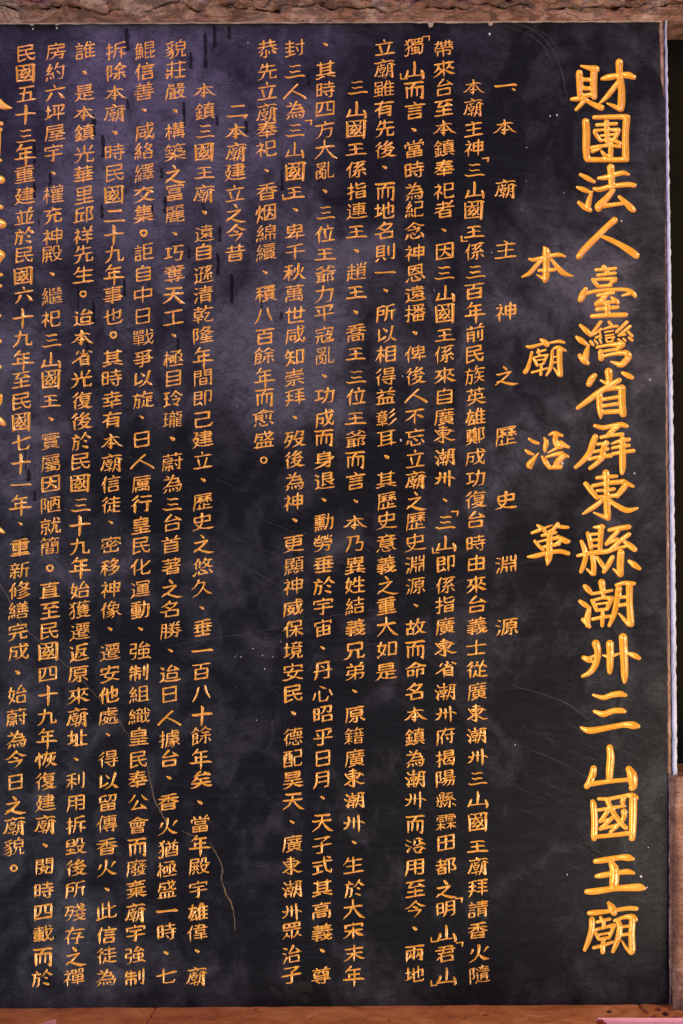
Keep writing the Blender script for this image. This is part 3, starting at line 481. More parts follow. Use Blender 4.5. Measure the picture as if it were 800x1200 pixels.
1 18 109 181 109,3 44 49 56 85,5 99 25 99 178,1 28 24 171 24,4 162 47 155 50 139 84
7 128 68 168 68,6 109 116 160 154,8 22 28 21 48,1 22 28 101 26 176 28,8 176 28 176 47,5 39 98 35 148 17 176,1 16 98 88 98,7 32 64 82 64,4 162 96 162 105 143 134 115 152 97 154,7 109 96 162 96,2 98 10 88 -4,8 98 10 101 26,2 173 175 185 156,1 76 173 173 175,3 71 98 71 165 76 173,3 128 53 128 96
1 22 121 146 123,4 126 124 121 135 93 152 20 180,4 177 83 160 103 147 106,8 96 12 92 29,1 48 59 146 59,3 49 30 48 120,1 49 30 146 30,3 146 30 146 170 141 177,2 141 177 112 168,1 48 90 146 90
0 22 19 45 41,2 85 141 122 133,3 85 19 85 141,1 85 19 162 19,3 162 19 162 80,1 85 80 162 80,1 85 50 162 50,4 179 96 147 117,6 112 101 122 101 147 117 172 145,9 44 155 20 171,1 44 155 92 174 186 170,2 44 81 17 71,3 44 81 44 155
1 18 116 100 116,1 15 140 102 136,9 27 156 17 180,8 68 155 74 172,0 37 73 41 83,3 59 17 59 137,1 14 38 105 38,3 141 11 138 88 129 133 109 171,2 109 171 97 164 91 152,1 117 58 178 58,3 178 58 173 168 163 180,2 163 180 146 170,9 82 72 75 85,8 47 155 49 176,1 19 18 91 11 104 14,7 58 97 97 95,3 97 60 97 95,1 22 59 97 60,3 22 59 22 95,7 22 95 58 97
4 93 100 93 118 75 155 54 170 22 177,2 152 174 137 180 114 167,3 159 120 152 174,1 35 120 159 120,9 91 20 74 36,0 54 45 84 61,9 176 20 165 35,4 54 45 18 70,3 18 70 23 104,3 59 9 54 45,9 115 20 108 34 99 38,3 142 11 137 44,2 21 39 34 20,4 137 44 115 63 102 64,0 137 44 176 67,8 176 67 176 83,8 176 83 176 104,1 23 83 176 83
3 100 21 100 174,1 35 25 158 13 169 18,1 36 175 162 175,3 52 56 52 136,1 27 56 172 56,1 25 137 173 137,1 18 95 181 95,3 148 56 148 136
3 100 70 99 172 96 177,2 96 177 68 168,1 48 69 149 69,1 22 114 178 114,8 96 12 101 31,3 22 32 21 60,1 22 32 100 31 177 32,3 177 32 177 60
8 97 12 102 32,1 39 127 160 127,3 99 56 99 170,3 24 33 23 60,1 24 33 101 32 174 33,3 174 33 175 59,3 40 86 39 171,1 40 86 160 86,3 160 86 160 171,1 39 171 160 171
5 47 20 43 123 33 156 18 176,1 47 20 154 20,3 154 20 153 176,7 109 175 118 180 153 176,1 17 98 181 98,0 81 47 105 64
2 137 175 148 141,1 72 174 137 175,3 66 67 66 163 72 174,3 33 84 19 145 11 149,6 76 20 121 54,3 162 78 183 138
4 122 20 111 65 86 87,7 21 143 66 141,3 66 26 66 141,7 22 26 66 26,5 22 26 21 157,7 21 83 66 83,2 169 80 146 86 137 69,3 176 20 169 80,1 88 20 176 20,3 174 112 174 171,1 95 113 174 112,3 95 113 95 171,1 95 171 174 171
4 169 45 160 48 144 81,3 101 24 100 173,7 53 173 63 179 88 179 100 173,1 35 28 165 18,1 18 106 180 106,0 42 49 56 80
1 42 93 158 93,3 158 25 158 165,1 42 25 158 25,3 42 25 42 165,1 42 165 158 165
1 48 69 156 69,5 48 21 46 117 35 152 17 176,1 48 21 155 20,5 155 20 155 171 148 177 118 178,1 46 117 156 117
8 90 90 110 110
4 152 26 147 38 100 70,3 100 70 98 176,7 54 173 64 179 98 176,1 38 24 168 25,1 18 99 182 99
1 25 92 98 92,0 146 13 171 29,1 18 48 181 48,2 179 176 185 151 180 137,3 121 12 126 95 145 161 161 177 179 176,1 20 174 105 154,3 61 93 61 161
5 27 106 25 179,1 27 106 172 106,3 172 106 173 173 168 179,2 168 179 153 170,1 18 31 179 31,3 63 130 62 159,1 63 130 134 131,3 134 131 133 159,1 62 159 133 159,8 98 11 101 30,1 49 54 149 54,3 149 54 151 83,1 51 84 151 83,3 49 54 51 84
0 55 153 77 170,8 55 138 55 153,1 36 95 163 95,0 55 9 65 18 67 31,1 16 138 183 138,7 119 75 163 76,3 115 31 115 66 119 75,4 82 32 80 66 71 76 54 80,1 20 31 179 31,3 136 117 135 177,2 135 177 107 180 99 165,10 139 11 148 9,8 139 11 132 30,3 37 54 36 95,1 37 54 163 56,3 163 56 160 115,1 38 115 160 115,8 36 95 38 115
1 16 77 92 77,3 119 91 134 124 131 132,1 20 119 89 119,1 15 172 98 154,1 111 57 183 57,3 55 97 55 163,1 22 36 87 36,5 163 13 163 172 158 178 138 179,3 55 11 55 76
5 121 113 121 178,1 17 143 181 143,2 91 23 101 7,3 91 23 99 30 97 95 79 115 47 129 43 141,1 38 63 162 63,1 95 28 162 29,3 162 29 162 97,1 38 96 162 97,3 38 30 38 96,7 38 30 95 28
5 99 27 99 178,1 18 89 181 89,1 32 34 163 17
4 48 90 38 97 13 148,1 16 68 81 68,3 178 55 161 97,0 48 90 64 94 75 109 75 119,1 19 26 79 16,5 51 21 51 179,5 137 11 135 107 114 151 88 176,6 135 107 142 112 161 156 184 176,4 106 54 97 93 88 98
5 31 123 28 179,1 31 123 171 123,3 171 123 172 174 168 179,2 168 179 153 170,3 99 50 99 156,1 41 74 158 74,1 56 159 137 155,0 131 138 146 166,8 63 11 63 33,8 134 11 134 33,1 20 21 179 21,8 44 49 41 74,1 44 49 156 49,3 156 49 158 98,1 43 99 158 98,8 41 74 43 99
3 152 14 152 123,7 99 125 152 123,3 98 12 99 125,1 18 60 182 60,3 46 17 46 167,1 46 167 176 167
5 32 45 32 115 18 185,1 32 45 173 44,8 173 28 173 44,2 173 28 153 13 143 13,3 125 12 129 94 139 147 152 170 171 180,3 180 140 185 150 182 171 171 180,4 139 147 95 176,4 169 76 152 119 139 129,7 57 74 104 74,7 58 146 103 145,3 103 104 103 145,7 59 104 103 104,5 59 104 58 157
5 57 37 55 120 34 160 17 176,7 32 36 88 37,5 174 29 174 171,7 117 28 174 29,5 117 28 116 174,1 17 91 95 91,6 55 120 67 127 92 163,3 36 12 32 36 17 65,7 116 158 174 158
4 62 144 24 172 12 172,1 22 124 177 124,2 33 37 32 18,1 33 37 167 37,2 167 37 168 18,3 99 125 97 177,2 97 177 65 167,3 99 11 96 53 100 67,8 23 69 23 88,1 23 69 99 67 174 69,8 174 69 175 88,1 52 96 146 96,0 135 147 143 147 176 174
6 109 98 108 113 134 151 171 175 189 174,4 76 60 75 83 44 153 24 173 12 175,7 38 60 76 60,4 167 98 168 104 161 123 138 151 83 178,1 94 98 167 98,0 42 103 61 114,2 167 72 145 64,3 175 27 167 72,7 121 27 175 27,3 121 14 113 51 98 76,3 44 19 39 57 14 112,1 18 19 84 19
1 48 133 69 156 98 168 160 178 186 175,4 101 20 100 113 93 138 81 156 68 158 60 167 26 178 14 175,1 19 20 179 20,1 38 84 166 84,1 38 52 101 51,3 38 52 38 115,1 38 115 166 115,3 165 51 166 115,1 101 51 165 51
2 48 133 46 119,7 22 133 48 133,4 46 94 36 104 22 133,7 66 133 102 130,7 28 66 77 66,8 77 66 81 77,8 47 154 48 177,4 98 92 86 103 76 129,10 69 101 86 103,3 79 72 69 101,4 138 161 113 179 105 179,4 25 154 17 177 9 180,1 117 19 182 19,7 121 112 178 112,0 92 149 99 165,0 100 119 107 137,10 20 104 36 104,3 26 65 29 79 20 104,3 25 17 26 65,1 25 17 95 19,3 95 19 95 64,10 79 66 95 64,8 79 66 79 72,1 23 43 95 43,7 121 81 178 81,3 147 20 145 50,0 166 161 177 171,8 68 154 74 173,3 121 52 121 112,7 121 52 178 51,3 178 51 178 143,7 122 144 178 143,3 121 112 122 144
7 49 103 107 103,4 107 103 106 116 92 144 49 169,1 29 39 181 39,5 29 39 28 120 17 181,7 53 68 111 68,3 131 12 135 95 145 134 144 152 162 177 176 179 182 174 186 152 181 140,4 174 72 160 117 145 134,11 59 130 112 155,3 81 69 59 130,7 151 12 158 11 175 23,4 144 152 108 177
7 128 113 138 108 182 108,1 68 108 117 108 128 113,4 128 113 121 114 78 161 62 167,6 128 113 184 168,5 63 11 39 60 41 179,5 126 70 126 179,7 82 69 126 70,3 82 20 82 69,1 82 20 172 19,3 172 19 172 69,7 126 70 172 69,4 39 64 24 72 13 93
4 64 130 14 155,8 157 39 148 60,3 142 132 146 177,7 146 177 179 177,2 179 177 183 168 179 154,8 166 106 165 130,7 109 132 165 130,8 103 40 105 60,7 17 59 58 59,8 126 9 128 23,1 85 24 173 24,1 80 60 178 60,4 109 132 99 166 71 181,10 89 129 109 132,8 89 106 89 129,8 92 83 89 106,1 92 83 164 83,8 164 83 166 106,1 89 106 166 106,3 38 14 38 139
1 21 174 51 173 89 156 98 146 113 144,4 139 90 113 144,1 56 126 113 146 166 174 178 173,4 94 55 78 87 67 91 56 126,8 94 11 99 33,3 26 33 25 59,1 26 33 173 33,8 173 33 174 58,1 20 89 179 89
2 151 177 155 163 151 156,7 100 174 107 178 151 177,2 100 174 99 145,5 59 54 43 74 39 91 41 179,9 78 144 66 170,3 117 51 112 91,3 127 10 117 51,0 122 130 131 146,9 39 91 15 111,1 72 26 184 26,0 168 141 183 169,3 143 52 143 91,1 69 115 185 115,4 55 11 16 49,7 79 53 117 51,3 79 53 80 91,1 80 91 177 89,3 176 52 177 89,7 117 51 176 52
5 89 54 89 177,1 23 54 89 54,5 23 54 22 179,1 22 167 89 167,1 22 134 89 134,10 67 105 89 106,3 67 18 65 100 67 105,1 18 18 93 18,3 44 18 45 88 35 111,1 118 19 178 19,3 178 19 178 95,1 118 84 178 83,3 118 84 118 164 125 177,7 125 177 176 177,2 176 177 183 168 185 150
6 108 132 112 146 138 167 174 178 185 175,1 29 98 168 98,4 96 130 88 133 82 150 52 171 20 179,3 99 98 96 130,1 17 131 181 131,1 40 45 159 45,3 158 17 159 45,1 40 19 158 17,3 40 19 42 72,1 42 72 157 72,3 159 45 157 72
0 48 133 73 149,5 99 88 99 183,1 24 85 51 89 161 80 178 84,3 122 18 122 57,0 147 133 180 165,3 75 18 75 57,4 54 110 48 133 17 167,4 154 106 147 133 129 157 120 166 99 166,1 27 57 122 57,3 27 18 27 57,1 27 18 169 17,3 169 17 169 57,7 122 57 169 57
4 52 119 24 171 25 179,6 141 36 178 84,4 114 13 78 78,1 78 78 167 74,0 31 15 56 28,0 19 70 43 83,3 166 114 167 172,1 80 115 166 114,3 80 115 80 172,1 80 172 167 172
3 131 11 133 75,1 31 35 167 35,4 66 11 66 74 61 87 34 114 11 123,1 18 75 181 75,6 140 118 164 157 173 160,5 114 126 120 160,6 133 75 154 105 180 121 188 119,4 53 127 34 157,3 86 108 85 176,2 85 176 64 180 57 165
5 44 12 43 126 18 176 18 188,0 43 126 54 129 69 156,7 106 73 159 73,6 132 99 139 103 151 124 161 145 159 151,3 133 38 132 99 105 147,3 21 51 16 88 9 92,4 74 47 61 77,3 178 19 178 169,1 88 19 178 19,3 88 19 88 169,1 88 169 178 169
3 66 88 73 118,7 29 108 69 107,8 135 11 132 27,5 21 139 15 175,2 29 108 15 108,4 68 44 29 98 29 108,5 137 84 137 179,5 96 111 95 161,1 96 111 179 111,3 179 111 179 159,2 179 159 166 153,1 99 55 176 55,5 63 134 71 161,5 44 135 46 172,7 21 66 48 68,4 58 10 49 13 21 66,7 137 84 176 80,3 175 28 176 80,1 99 28 175 28,3 99 28 99 81,7 99 81 137 84
5 60 133 67 160,3 148 59 148 86,4 62 44 24 110 15 118,7 23 111 64 109,8 171 105 173 121,1 88 105 171 105,8 88 105 87 121,8 173 121 173 137,1 87 121 173 121,8 149 160 148 166,8 149 160 151 166,7 151 166 186 177,2 112 167 78 170,8 113 154 112 167,3 116 59 116 86,3 60 87 67 118 74 123,8 173 137 172 153,10 149 156 172 153,7 89 154 149 156,8 87 137 89 154,1 87 137 173 137,1 79 19 182 19,1 87 40 175 40,5 21 139 12 179,5 41 138 44 172,8 132 19 132 39,4 48 11 21 64 21 68,10 21 68 44 69,8 87 121 87 137,1 81 86 148 86,8 80 60 81 86,1 80 60 178 58,3 178 58 179 86,7 148 86 179 86
1 18 66 185 60,1 97 104 173 104,1 97 127 173 127,4 47 93 35 97 13 137 13 148,1 88 19 181 19,7 18 26 72 16,3 133 19 133 59,1 94 39 176 39,0 47 93 66 105 73 119,5 47 23 47 179,7 149 165 191 180,7 71 178 82 180 118 164,8 99 80 97 104,1 99 80 171 80,3 171 80 172 150,1 98 150 172 150,3 97 104 98 150
5 68 31 51 121 17 175,5 124 26 135 91 169 163
4 137 18 97 52 86 52,11 137 18 166 44 187 52,1 107 68 168 68,1 96 106 182 106,0 167 130 183 164,4 113 128 106 130 91 163,5 61 140 71 172,7 26 169 65 157,5 26 67 26 169 17 180,10 26 67 51 66,7 26 123 67 121,3 67 67 67 121,10 52 67 67 67,2 52 67 46 48,7 26 94 67 94,4 55 8 13 56,0 47 18 74 41,3 138 69 138 171 136 178,2 136 178 121 170
10 77 125 88 124,8 88 66 91 85,7 37 66 88 66,8 37 66 35 85,3 91 85 88 124 94 136 113 147,7 35 85 91 85,1 12 48 19 51 64 36 102 13,1 102 13 137 35 177 49 187 47,0 64 36 68 44,1 68 44 131 44,9 137 35 131 44,2 162 121 147 116,3 163 67 162 121,2 132 177 140 163,11 69 148 71 172 77 177 132 177,12 22 173 38 149,3 35 85 35 125,3 125 72 125 105,0 158 145 178 172,7 35 104 91 104
3 35 32 33 72 20 111,1 35 32 178 32,11 107 10 117 56 137 92 151 105 167 110 178 106,2 178 106 182 91,3 42 127 41 176,1 42 127 158 127,3 158 127 159 176,1 16 176 182 176,4 162 52 129 90 104 105 95 104,3 119 128 119 176,2 78 99 54 89,3 83 64 78 99,7 34 63 83 64,3 80 128 80 176,8 153 20 153 32,2 153 20 137 9
8 90 90 110 110
8 90 90 110 110
1 74 135 180 135,4 58 81 55 107 40 152 19 177 11 177,7 31 78 58 81,1 23 111 42 151 71 167 114 175 179 175 189 169,1 84 27 167 27,3 167 27 167 80,1 84 80 167 80,1 72 53 182 53,1 81 108 173 108,2 54 23 19 13,4 54 23 32 77 20 83,8 20 83 19 92,5 122 11 122 154
3 134 11 134 74,1 28 35 171 35,3 65 11 65 74,1 18 75 181 75,1 47 138 152 138,3 49 105 47 138,1 49 105 149 105,3 149 105 152 173,1 47 173 152 173,3 47 138 47 173
4 144 19 124 59,10 124 59 146 61,0 19 19 39 37,1 62 17 127 20 171 12 180 15,0 169 78 184 100,7 122 93 175 91,4 169 43 146 61 122 93,3 171 117 181 147,1 41 155 72 171 101 176 177 175 192 167,9 82 147 66 152 58 161,3 101 18 83 50 82 147,4 125 116 107 146,2 83 83 102 76 108 69,2 83 83 59 82,2 147 150 134 144,3 148 94 147 150,9 41 155 17 174,2 41 81 17 71,3 41 81 41 155
1 79 124 165 124,3 121 11 121 73,1 61 74 183 74,0 26 16 45 27,0 17 69 39 81,1 69 25 175 25,5 79 97 79 179,1 79 97 165 98,3 165 98 164 175,2 164 175 143 169,1 79 150 165 150,5 45 119 24 172,1 74 49 171 49
4 127 12 121 39 106 63 86 68,3 86 68 86 115,1 23 88 86 88,8 85 60 86 68,1 24 60 85 60,3 24 60 23 115,1 23 115 86 115 95 121,2 178 176 186 152,3 159 85 157 96 116 151 113 170 117 175 178 176,7 116 84 159 85,1 121 39 183 40,5 54 116 54 179,1 15 145 92 145,3 54 11 54 59,1 17 31 91 31
5 22 19 22 179,7 22 19 62 21,3 62 21 47 72 61 96 63 125 59 132 44 135,6 104 36 127 61 175 81 192 80,4 163 26 163 33 139 61 95 81,7 114 24 163 26,4 119 10 104 36 83 50 74 50,1 93 148 171 148,2 95 81 74 73,0 95 81 101 92,1 101 92 162 92,1 76 176 184 176,3 132 110 132 175,4 97 109 95 121 81 136,1 95 121 174 123
2 171 178 147 169,3 175 19 175 171 171 178,1 115 20 175 19,3 115 20 117 75,7 117 75 175 75,1 68 132 129 132,1 115 46 175 46,7 24 75 83 73,3 82 18 83 73,7 25 18 82 18,5 25 18 24 179,7 24 46 83 46,3 128 101 129 132,7 68 101 128 101,3 68 101 68 163,7 68 163 128 163,3 129 132 128 163
1 36 23 158 24,3 158 24 158 88,1 38 89 158 88,3 38 89 38 158 44 172,1 44 172 159 175 176 167 182 144
4 164 34 147 76 115 104 99 111 92 108,1 116 33 182 34,4 58 11 39 47 18 59,3 39 47 41 110,12 14 174 22 171 40 138,0 84 125 120 147,0 160 134 182 170,6 108 46 147 96 176 113 188 112,3 72 35 72 99,4 124 10 108 46 91 61,2 63 171 62 136,1 63 171 73 177 144 171,2 144 171 142 151
4 73 12 63 43 40 76 19 99 8 99,1 63 43 124 46,4 124 46 109 100 62 152 32 173 16 175,6 109 100 143 148 181 175
8 90 90 110 110
3 98 87 95 130,4 95 130 85 146 52 169 24 178 12 175,11 107 130 116 148 137 165 167 177 185 175,10 100 129 107 130,4 89 8 81 10 54 35 49 48 35 56,1 17 127 181 127,6 124 20 139 26 149 43 160 45 175 59,10 55 67 64 63,4 55 67 51 84 26 105,1 49 48 149 43,1 49 85 164 87
11 118 96 118 100 129 132 146 154 179 177 188 175,1 118 96 180 94,9 54 149 42 174,3 82 68 82 128,1 23 126 98 128,1 25 90 94 90,0 83 148 94 167,7 164 68 191 76,3 163 18 164 68,7 123 19 163 18,3 123 19 123 50 111 75,5 25 17 24 118 15 175,1 25 17 94 17,3 94 17 95 49,1 25 51 95 49,4 173 97 166 121 144 154 111 177 99 175,3 54 68 54 128
5 131 106 131 179,1 72 127 178 127,1 79 156 184 156,2 79 156 79 144,7 85 105 131 106,3 84 76 85 105,1 84 76 163 75,3 163 75 164 105,7 131 106 164 105,1 67 54 182 54,4 36 69 23 75 15 94,3 114 11 105 53,3 159 25 160 53,1 82 25 159 25,5 57 13 36 66 39 179
4 71 125 26 155 8 157,2 61 178 41 180 36 166,3 53 71 71 112 73 157 61 178,1 100 68 175 68,1 11 31 24 32 69 13,4 119 104 113 150 105 164 86 176,7 119 104 175 103,3 174 33 175 103,1 100 34 174 33,3 100 34 100 103,10 100 103 119 104,0 52 38 63 57,0 24 50 37 73,2 181 176 185 156,7 153 175 181 176,3 151 104 153 175,4 78 50 64 56 53 71,7 11 83 20 85 39 72 53 71,3 143 8 137 12 134 32,4 62 95 16 119
5 63 61 63 179,7 16 129 63 129,2 25 96 25 65,7 25 96 63 96,3 132 11 132 41,3 65 11 65 41,3 134 63 134 173,5 29 129 27 157 17 178,1 19 26 181 26,1 86 101 182 101,1 91 173 179 173
2 95 79 56 68,8 95 79 95 99,5 95 99 99 180,7 57 144 99 144,7 57 121 99 121,7 136 93 173 93,4 173 93 172 111 152 155 125 177 111 177,3 138 75 128 112 120 120,1 47 99 112 99,1 31 58 181 58,5 31 58 27 133 15 175 17 188,1 43 171 112 165,3 57 100 57 169,6 128 112 154 155 179 177 188 176,8 36 16 37 39,7 37 39 82 37,8 80 16 82 37,7 36 16 80 16,7 117 16 165 16,8 165 16 167 37,7 118 39 167 37,8 117 16 118 39
3 155 11 155 73,1 85 26 180 26,2 171 179 153 170,3 172 97 174 172 171 179,1 92 98 172 97,5 92 98 92 179,1 77 149 186 149,0 42 87 58 92 68 110 67 117,5 44 11 44 179,4 42 87 32 94 14 144,7 17 54 67 54,1 88 50 178 50,1 92 123 174 123,3 108 11 108 73,3 132 75 132 148,1 80 74 185 74
2 184 107 182 86,11 156 60 159 104 164 109 184 107,7 104 60 156 60,3 104 60 100 89 88 106,4 88 135 61 158 21 174 12 171,4 44 9 20 41 11 44,1 37 24 91 25 101 34,5 101 135 99 179,0 88 106 99 118 101 135,8 140 26 146 44,1 116 24 184 25,1 105 135 143 160 177 173 187 170,4 123 9 116 24 89 44,0 79 95 88 106,1 17 105 79 95,3 48 63 48 98,7 19 63 77 63,10 67 112 77 113 88 106,1 17 132 182 132,0 114 83 124 84 139 95,8 53 26 58 43
1 47 50 152 50,8 98 12 100 25,8 24 26 22 50,1 24 26 99 25 175 26,8 175 26 176 50,1 36 148 164 148,3 98 123 98 174,1 49 73 146 72,8 146 72 148 97,1 51 98 148 97,8 49 73 51 98,3 163 121 164 175,1 36 124 163 121,3 36 124 36 175,1 36 175 164 175
2 180 178 185 165,7 124 176 180 178,3 125 78 124 176,1 122 151 169 141 182 144,5 31 78 27 141 17 183,1 31 78 180 77,8 118 35 117 59,7 118 35 173 35,8 173 35 175 58,1 112 15 181 15,8 29 35 28 60,7 29 35 83 35,8 83 35 85 59,10 85 59 99 65,8 99 65 102 76,3 58 125 57 176,7 57 176 102 173,1 29 124 174 121,8 172 98 174 121,1 29 98 172 98,7 58 148 102 148,1 22 15 91 15,3 77 78 77 123
3 119 24 107 90,1 98 95 106 90 178 91,3 178 91 166 170,7 111 170 122 177 153 177 166 170,1 15 144 77 131,1 89 23 183 23,3 45 36 45 135,7 16 36 73 36
1 50 79 157 81,3 65 29 63 60,1 15 63 55 43 73 47,1 20 27 179 27,2 134 176 108 171,3 135 125 134 176,1 17 147 182 147,3 99 44 103 65 103 123,3 50 79 51 124,1 51 124 164 124,1 51 101 157 101,9 63 60 54 66 50 79,2 50 79 38 80 21 93 16 82,1 63 60 155 63,9 160 55 155 63,6 134 28 137 38 160 55 185 59,8 58 147 58 161,0 58 161 73 173,9 89 9 82 26
1 28 33 172 33,1 18 165 181 165,3 99 34 99 165
6 144 87 161 106 163 118 178 139,1 64 171 183 171,7 18 48 55 48,3 36 84 13 131 13 146,5 38 10 38 180,4 175 61 176 68 161 118 140 143,2 175 61 142 51,2 120 148 101 142,3 121 53 120 148,4 160 21 154 33 121 53,1 76 19 160 21,0 39 77 51 84 57 105,9 39 77 36 84,10 73 124 98 124,3 98 64 98 124,10 73 64 98 64,3 73 64 73 136
1 38 70 159 70,5 159 24 159 177,1 39 23 159 24,5 39 23 38 178,1 38 117 159 117,1 38 165 159 165
7 14 156 60 139 69 144,0 122 67 132 78,3 40 24 40 145,7 16 24 63 24,7 19 81 58 81,4 128 21 82 73,11 128 21 168 65 186 73,6 99 146 128 157 143 175,4 162 104 159 119 128 157,1 94 104 162 104
7 69 69 122 69,7 140 127 177 127,2 179 178 187 169,7 141 174 179 178,3 140 83 141 174,7 140 83 178 83,3 180 53 178 83,7 140 51 180 53,2 140 51 140 10,7 140 150 181 150,7 76 117 117 117,5 77 92 76 180,7 77 92 117 92,3 117 92 117 173 115 178,2 115 178 103 169,7 76 143 117 143,3 35 24 35 148,7 15 24 54 24,3 113 41 106 69,8 80 41 82 58,7 17 83 52 83,7 140 105 179 105,7 13 157 59 139,8 95 10 98 28,7 140 26 185 26,7 72 29 120 29
9 54 147 39 171,1 116 84 185 84,3 64 11 64 37,5 27 58 26 129 15 174,1 27 58 96 57,3 96 57 97 85,1 27 86 97 85,1 18 25 180 25,2 72 177 59 173,3 72 130 72 177,3 164 52 163 175,2 163 175 140 170,0 124 111 137 138,8 95 149 103 170,7 48 107 95 107,3 133 11 133 37,1 40 130 101 130
1 40 103 158 103,4 149 9 134 26 132 37,3 99 39 95 69,3 56 10 66 24 65 38,1 17 38 181 38,1 40 135 158 135,3 42 70 40 103,1 42 70 156 70,3 156 70 158 169,1 40 169 158 169,3 40 103 40 169
3 64 11 64 38,9 97 96 80 116,1 18 92 180 92,1 8 129 20 133 79 116,1 79 116 83 120 160 120,3 160 120 161 175,1 57 175 161 175,3 57 123 57 175,1 18 25 179 25,3 86 48 86 90,3 133 11 133 38,1 57 147 161 147,4 173 50 135 78 131 90,1 35 60 136 60 144 70
7 26 63 63 63,2 159 176 133 166,3 166 124 159 176,1 86 113 95 124 166 124,10 63 110 86 113,7 25 105 63 110,4 126 103 125 123 114 154 91 176 79 176,4 115 79 106 94 86 113,3 134 10 115 79,4 176 13 169 14 157 33 158 47,2 61 177 47 169,3 63 20 63 170 61 177,7 27 19 63 20,5 27 19 24 136 16 175 19 187,1 89 47 175 47,1 82 78 183 78,6 152 79 157 94 169 106 182 114 192 112,0 98 20 104 30
6 142 25 176 69,1 82 63 163 56,4 113 11 84 49 82 63,0 24 18 41 37,1 44 155 82 172 105 175 180 173 191 166,3 44 81 44 155,2 44 81 16 71,4 44 155 17 173,3 83 94 82 144,1 82 144 164 143,3 163 94 164 143,1 83 94 163 94
2 34 177 20 168,3 37 10 37 167 34 177,7 95 127 127 115,7 15 114 34 110 38 103 57 96,1 96 101 178 101,1 96 70 156 64,0 160 133 174 160 185 170,8 177 44 175 61,1 78 45 177 44,5 78 45 77 128 62 181,7 124 83 133 86 167 86 177 78,8 122 68 124 83,3 124 11 122 68,7 124 21 172 21,4 182 120 145 137 141 146 102 170 82 173,0 127 115 143 141,4 134 128 93 150,7 15 51 53 51,4 143 141 145 172 139 180 125 181,8 132 103 127 115
4 60 14 42 35 40 46 17 63,2 107 43 102 29 94 14,3 107 43 114 78 112 103 97 120,2 148 43 164 12,3 148 43 142 108 145 113,7 145 113 178 114,1 81 144 178 144,1 75 43 183 43,4 53 95 42 98 17 126,3 26 19 40 36 52 68 55 139 45 176,10 23 180 45 176,2 23 180 15 163,1 113 77 178 78,3 178 78 178 172,1 81 172 178 172,3 81 78 81 172,7 81 78 113 77
2 163 171 178 140,1 78 166 88 172 163 171,3 75 16 78 166,1 18 89 182 60
3 104 98 104 175,7 104 175 132 170,7 104 123 132 123,3 151 97 152 176,7 152 176 182 178,2 182 178 186 161,5 60 145 63 174,1 103 48 176 48,5 25 147 14 178 17 186,3 48 60 48 126,4 62 27 55 57 48 60,7 35 26 62 27,7 23 93 75 93,1 11 65 23 59 75 59,3 75 59 75 125,7 23 126 75 125,3 39 9 21 56 23 126,4 181 115 151 130,5 42 148 43 175,8 79 145 84 161,3 103 18 103 48,1 103 18 175 18,3 175 18 176 77,1 103 78 176 77,3 103 48 103 78
1 83 99 166 99,4 37 65 25 70 15 95,5 55 12 37 63 40 180,1 68 43 182 43,0 118 11 125 26,1 83 71 166 71,3 167 129 168 173,1 79 130 167 129,3 79 130 79 173,1 79 173 168 173
1 27 31 172 31,8 139 10 132 30,10 139 10 147 8,1 16 115 183 115,3 52 83 49 95 56 114,1 22 83 146 84,7 146 84 178 83,1 39 56 159 56,3 99 32 99 113,8 146 89 142 113,0 52 8 63 16 64 31,3 155 139 156 174,1 43 141 155 139,3 43 141 43 174,1 43 174 156 174
4 125 11 120 30 101 50,10 125 11 134 8,11 109 45 139 80 179 109,3 179 109 173 121 173 173,1 103 173 173 173,3 101 117 103 173,5 45 138 46 173,2 104 120 98 112 87 111,1 104 120 173 121,7 120 30 168 31,4 168 31 168 43 141 79 99 110,8 99 110 101 117,3 62 87 71 117,7 24 111 66 108,5 66 133 74 158 71 165,4 68 44 15 118,7 20 67 46 69,4 57 10 48 13 20 67,5 22 139 15 174
3 60 87 67 119,7 24 112 65 109,8 107 115 111 130,5 42 136 45 174,5 60 133 65 166,3 116 16 116 51,5 21 139 12 179,9 162 112 154 130,1 89 131 177 131,1 83 99 183 99,4 44 13 21 68,10 21 68 45 68,4 63 44 26 100 24 112 15 118,5 132 132 132 179,3 132 52 132 98,1 88 74 175 74,1 84 156 184 156,3 146 16 146 51,7 85 17 116 16,3 85 17 86 51,1 86 51 178 49,3 177 16 178 49,1 116 16 177 16
2 101 28 95 11,10 101 28 111 28,4 71 58 28 93 14 93,1 21 38 100 37,1 100 37 178 38,6 123 60 137 61 177 95,6 66 96 84 126 115 153 171 176 186 173,4 139 93 106 137 85 153 40 174 14 175
4 59 10 43 32 39 48,2 39 48 14 49,1 49 29 171 31,1 42 55 163 55,1 41 105 177 105,3 41 50 41 105,2 101 136 99 121,5 101 136 99 178,3 103 10 108 25 104 33 104 104,1 17 132 85 134,1 85 134 182 132,1 41 79 163 79,6 106 135 145 161 176 174 187 173,4 86 136 76 149 39 169 20 176 11 173
1 100 172 184 172,3 100 21 100 172,1 100 21 180 20,0 40 11 47 26,1 100 123 171 121,3 171 67 171 121,1 100 67 171 67,3 22 124 22 169,7 22 124 67 123,3 67 123 68 168,7 22 169 68 168,7 21 96 67 96,1 14 44 75 44,7 21 70 67 70
3 26 46 25 127,1 26 46 172 46,3 172 46 172 114,1 25 114 172 114,5 99 11 99 178
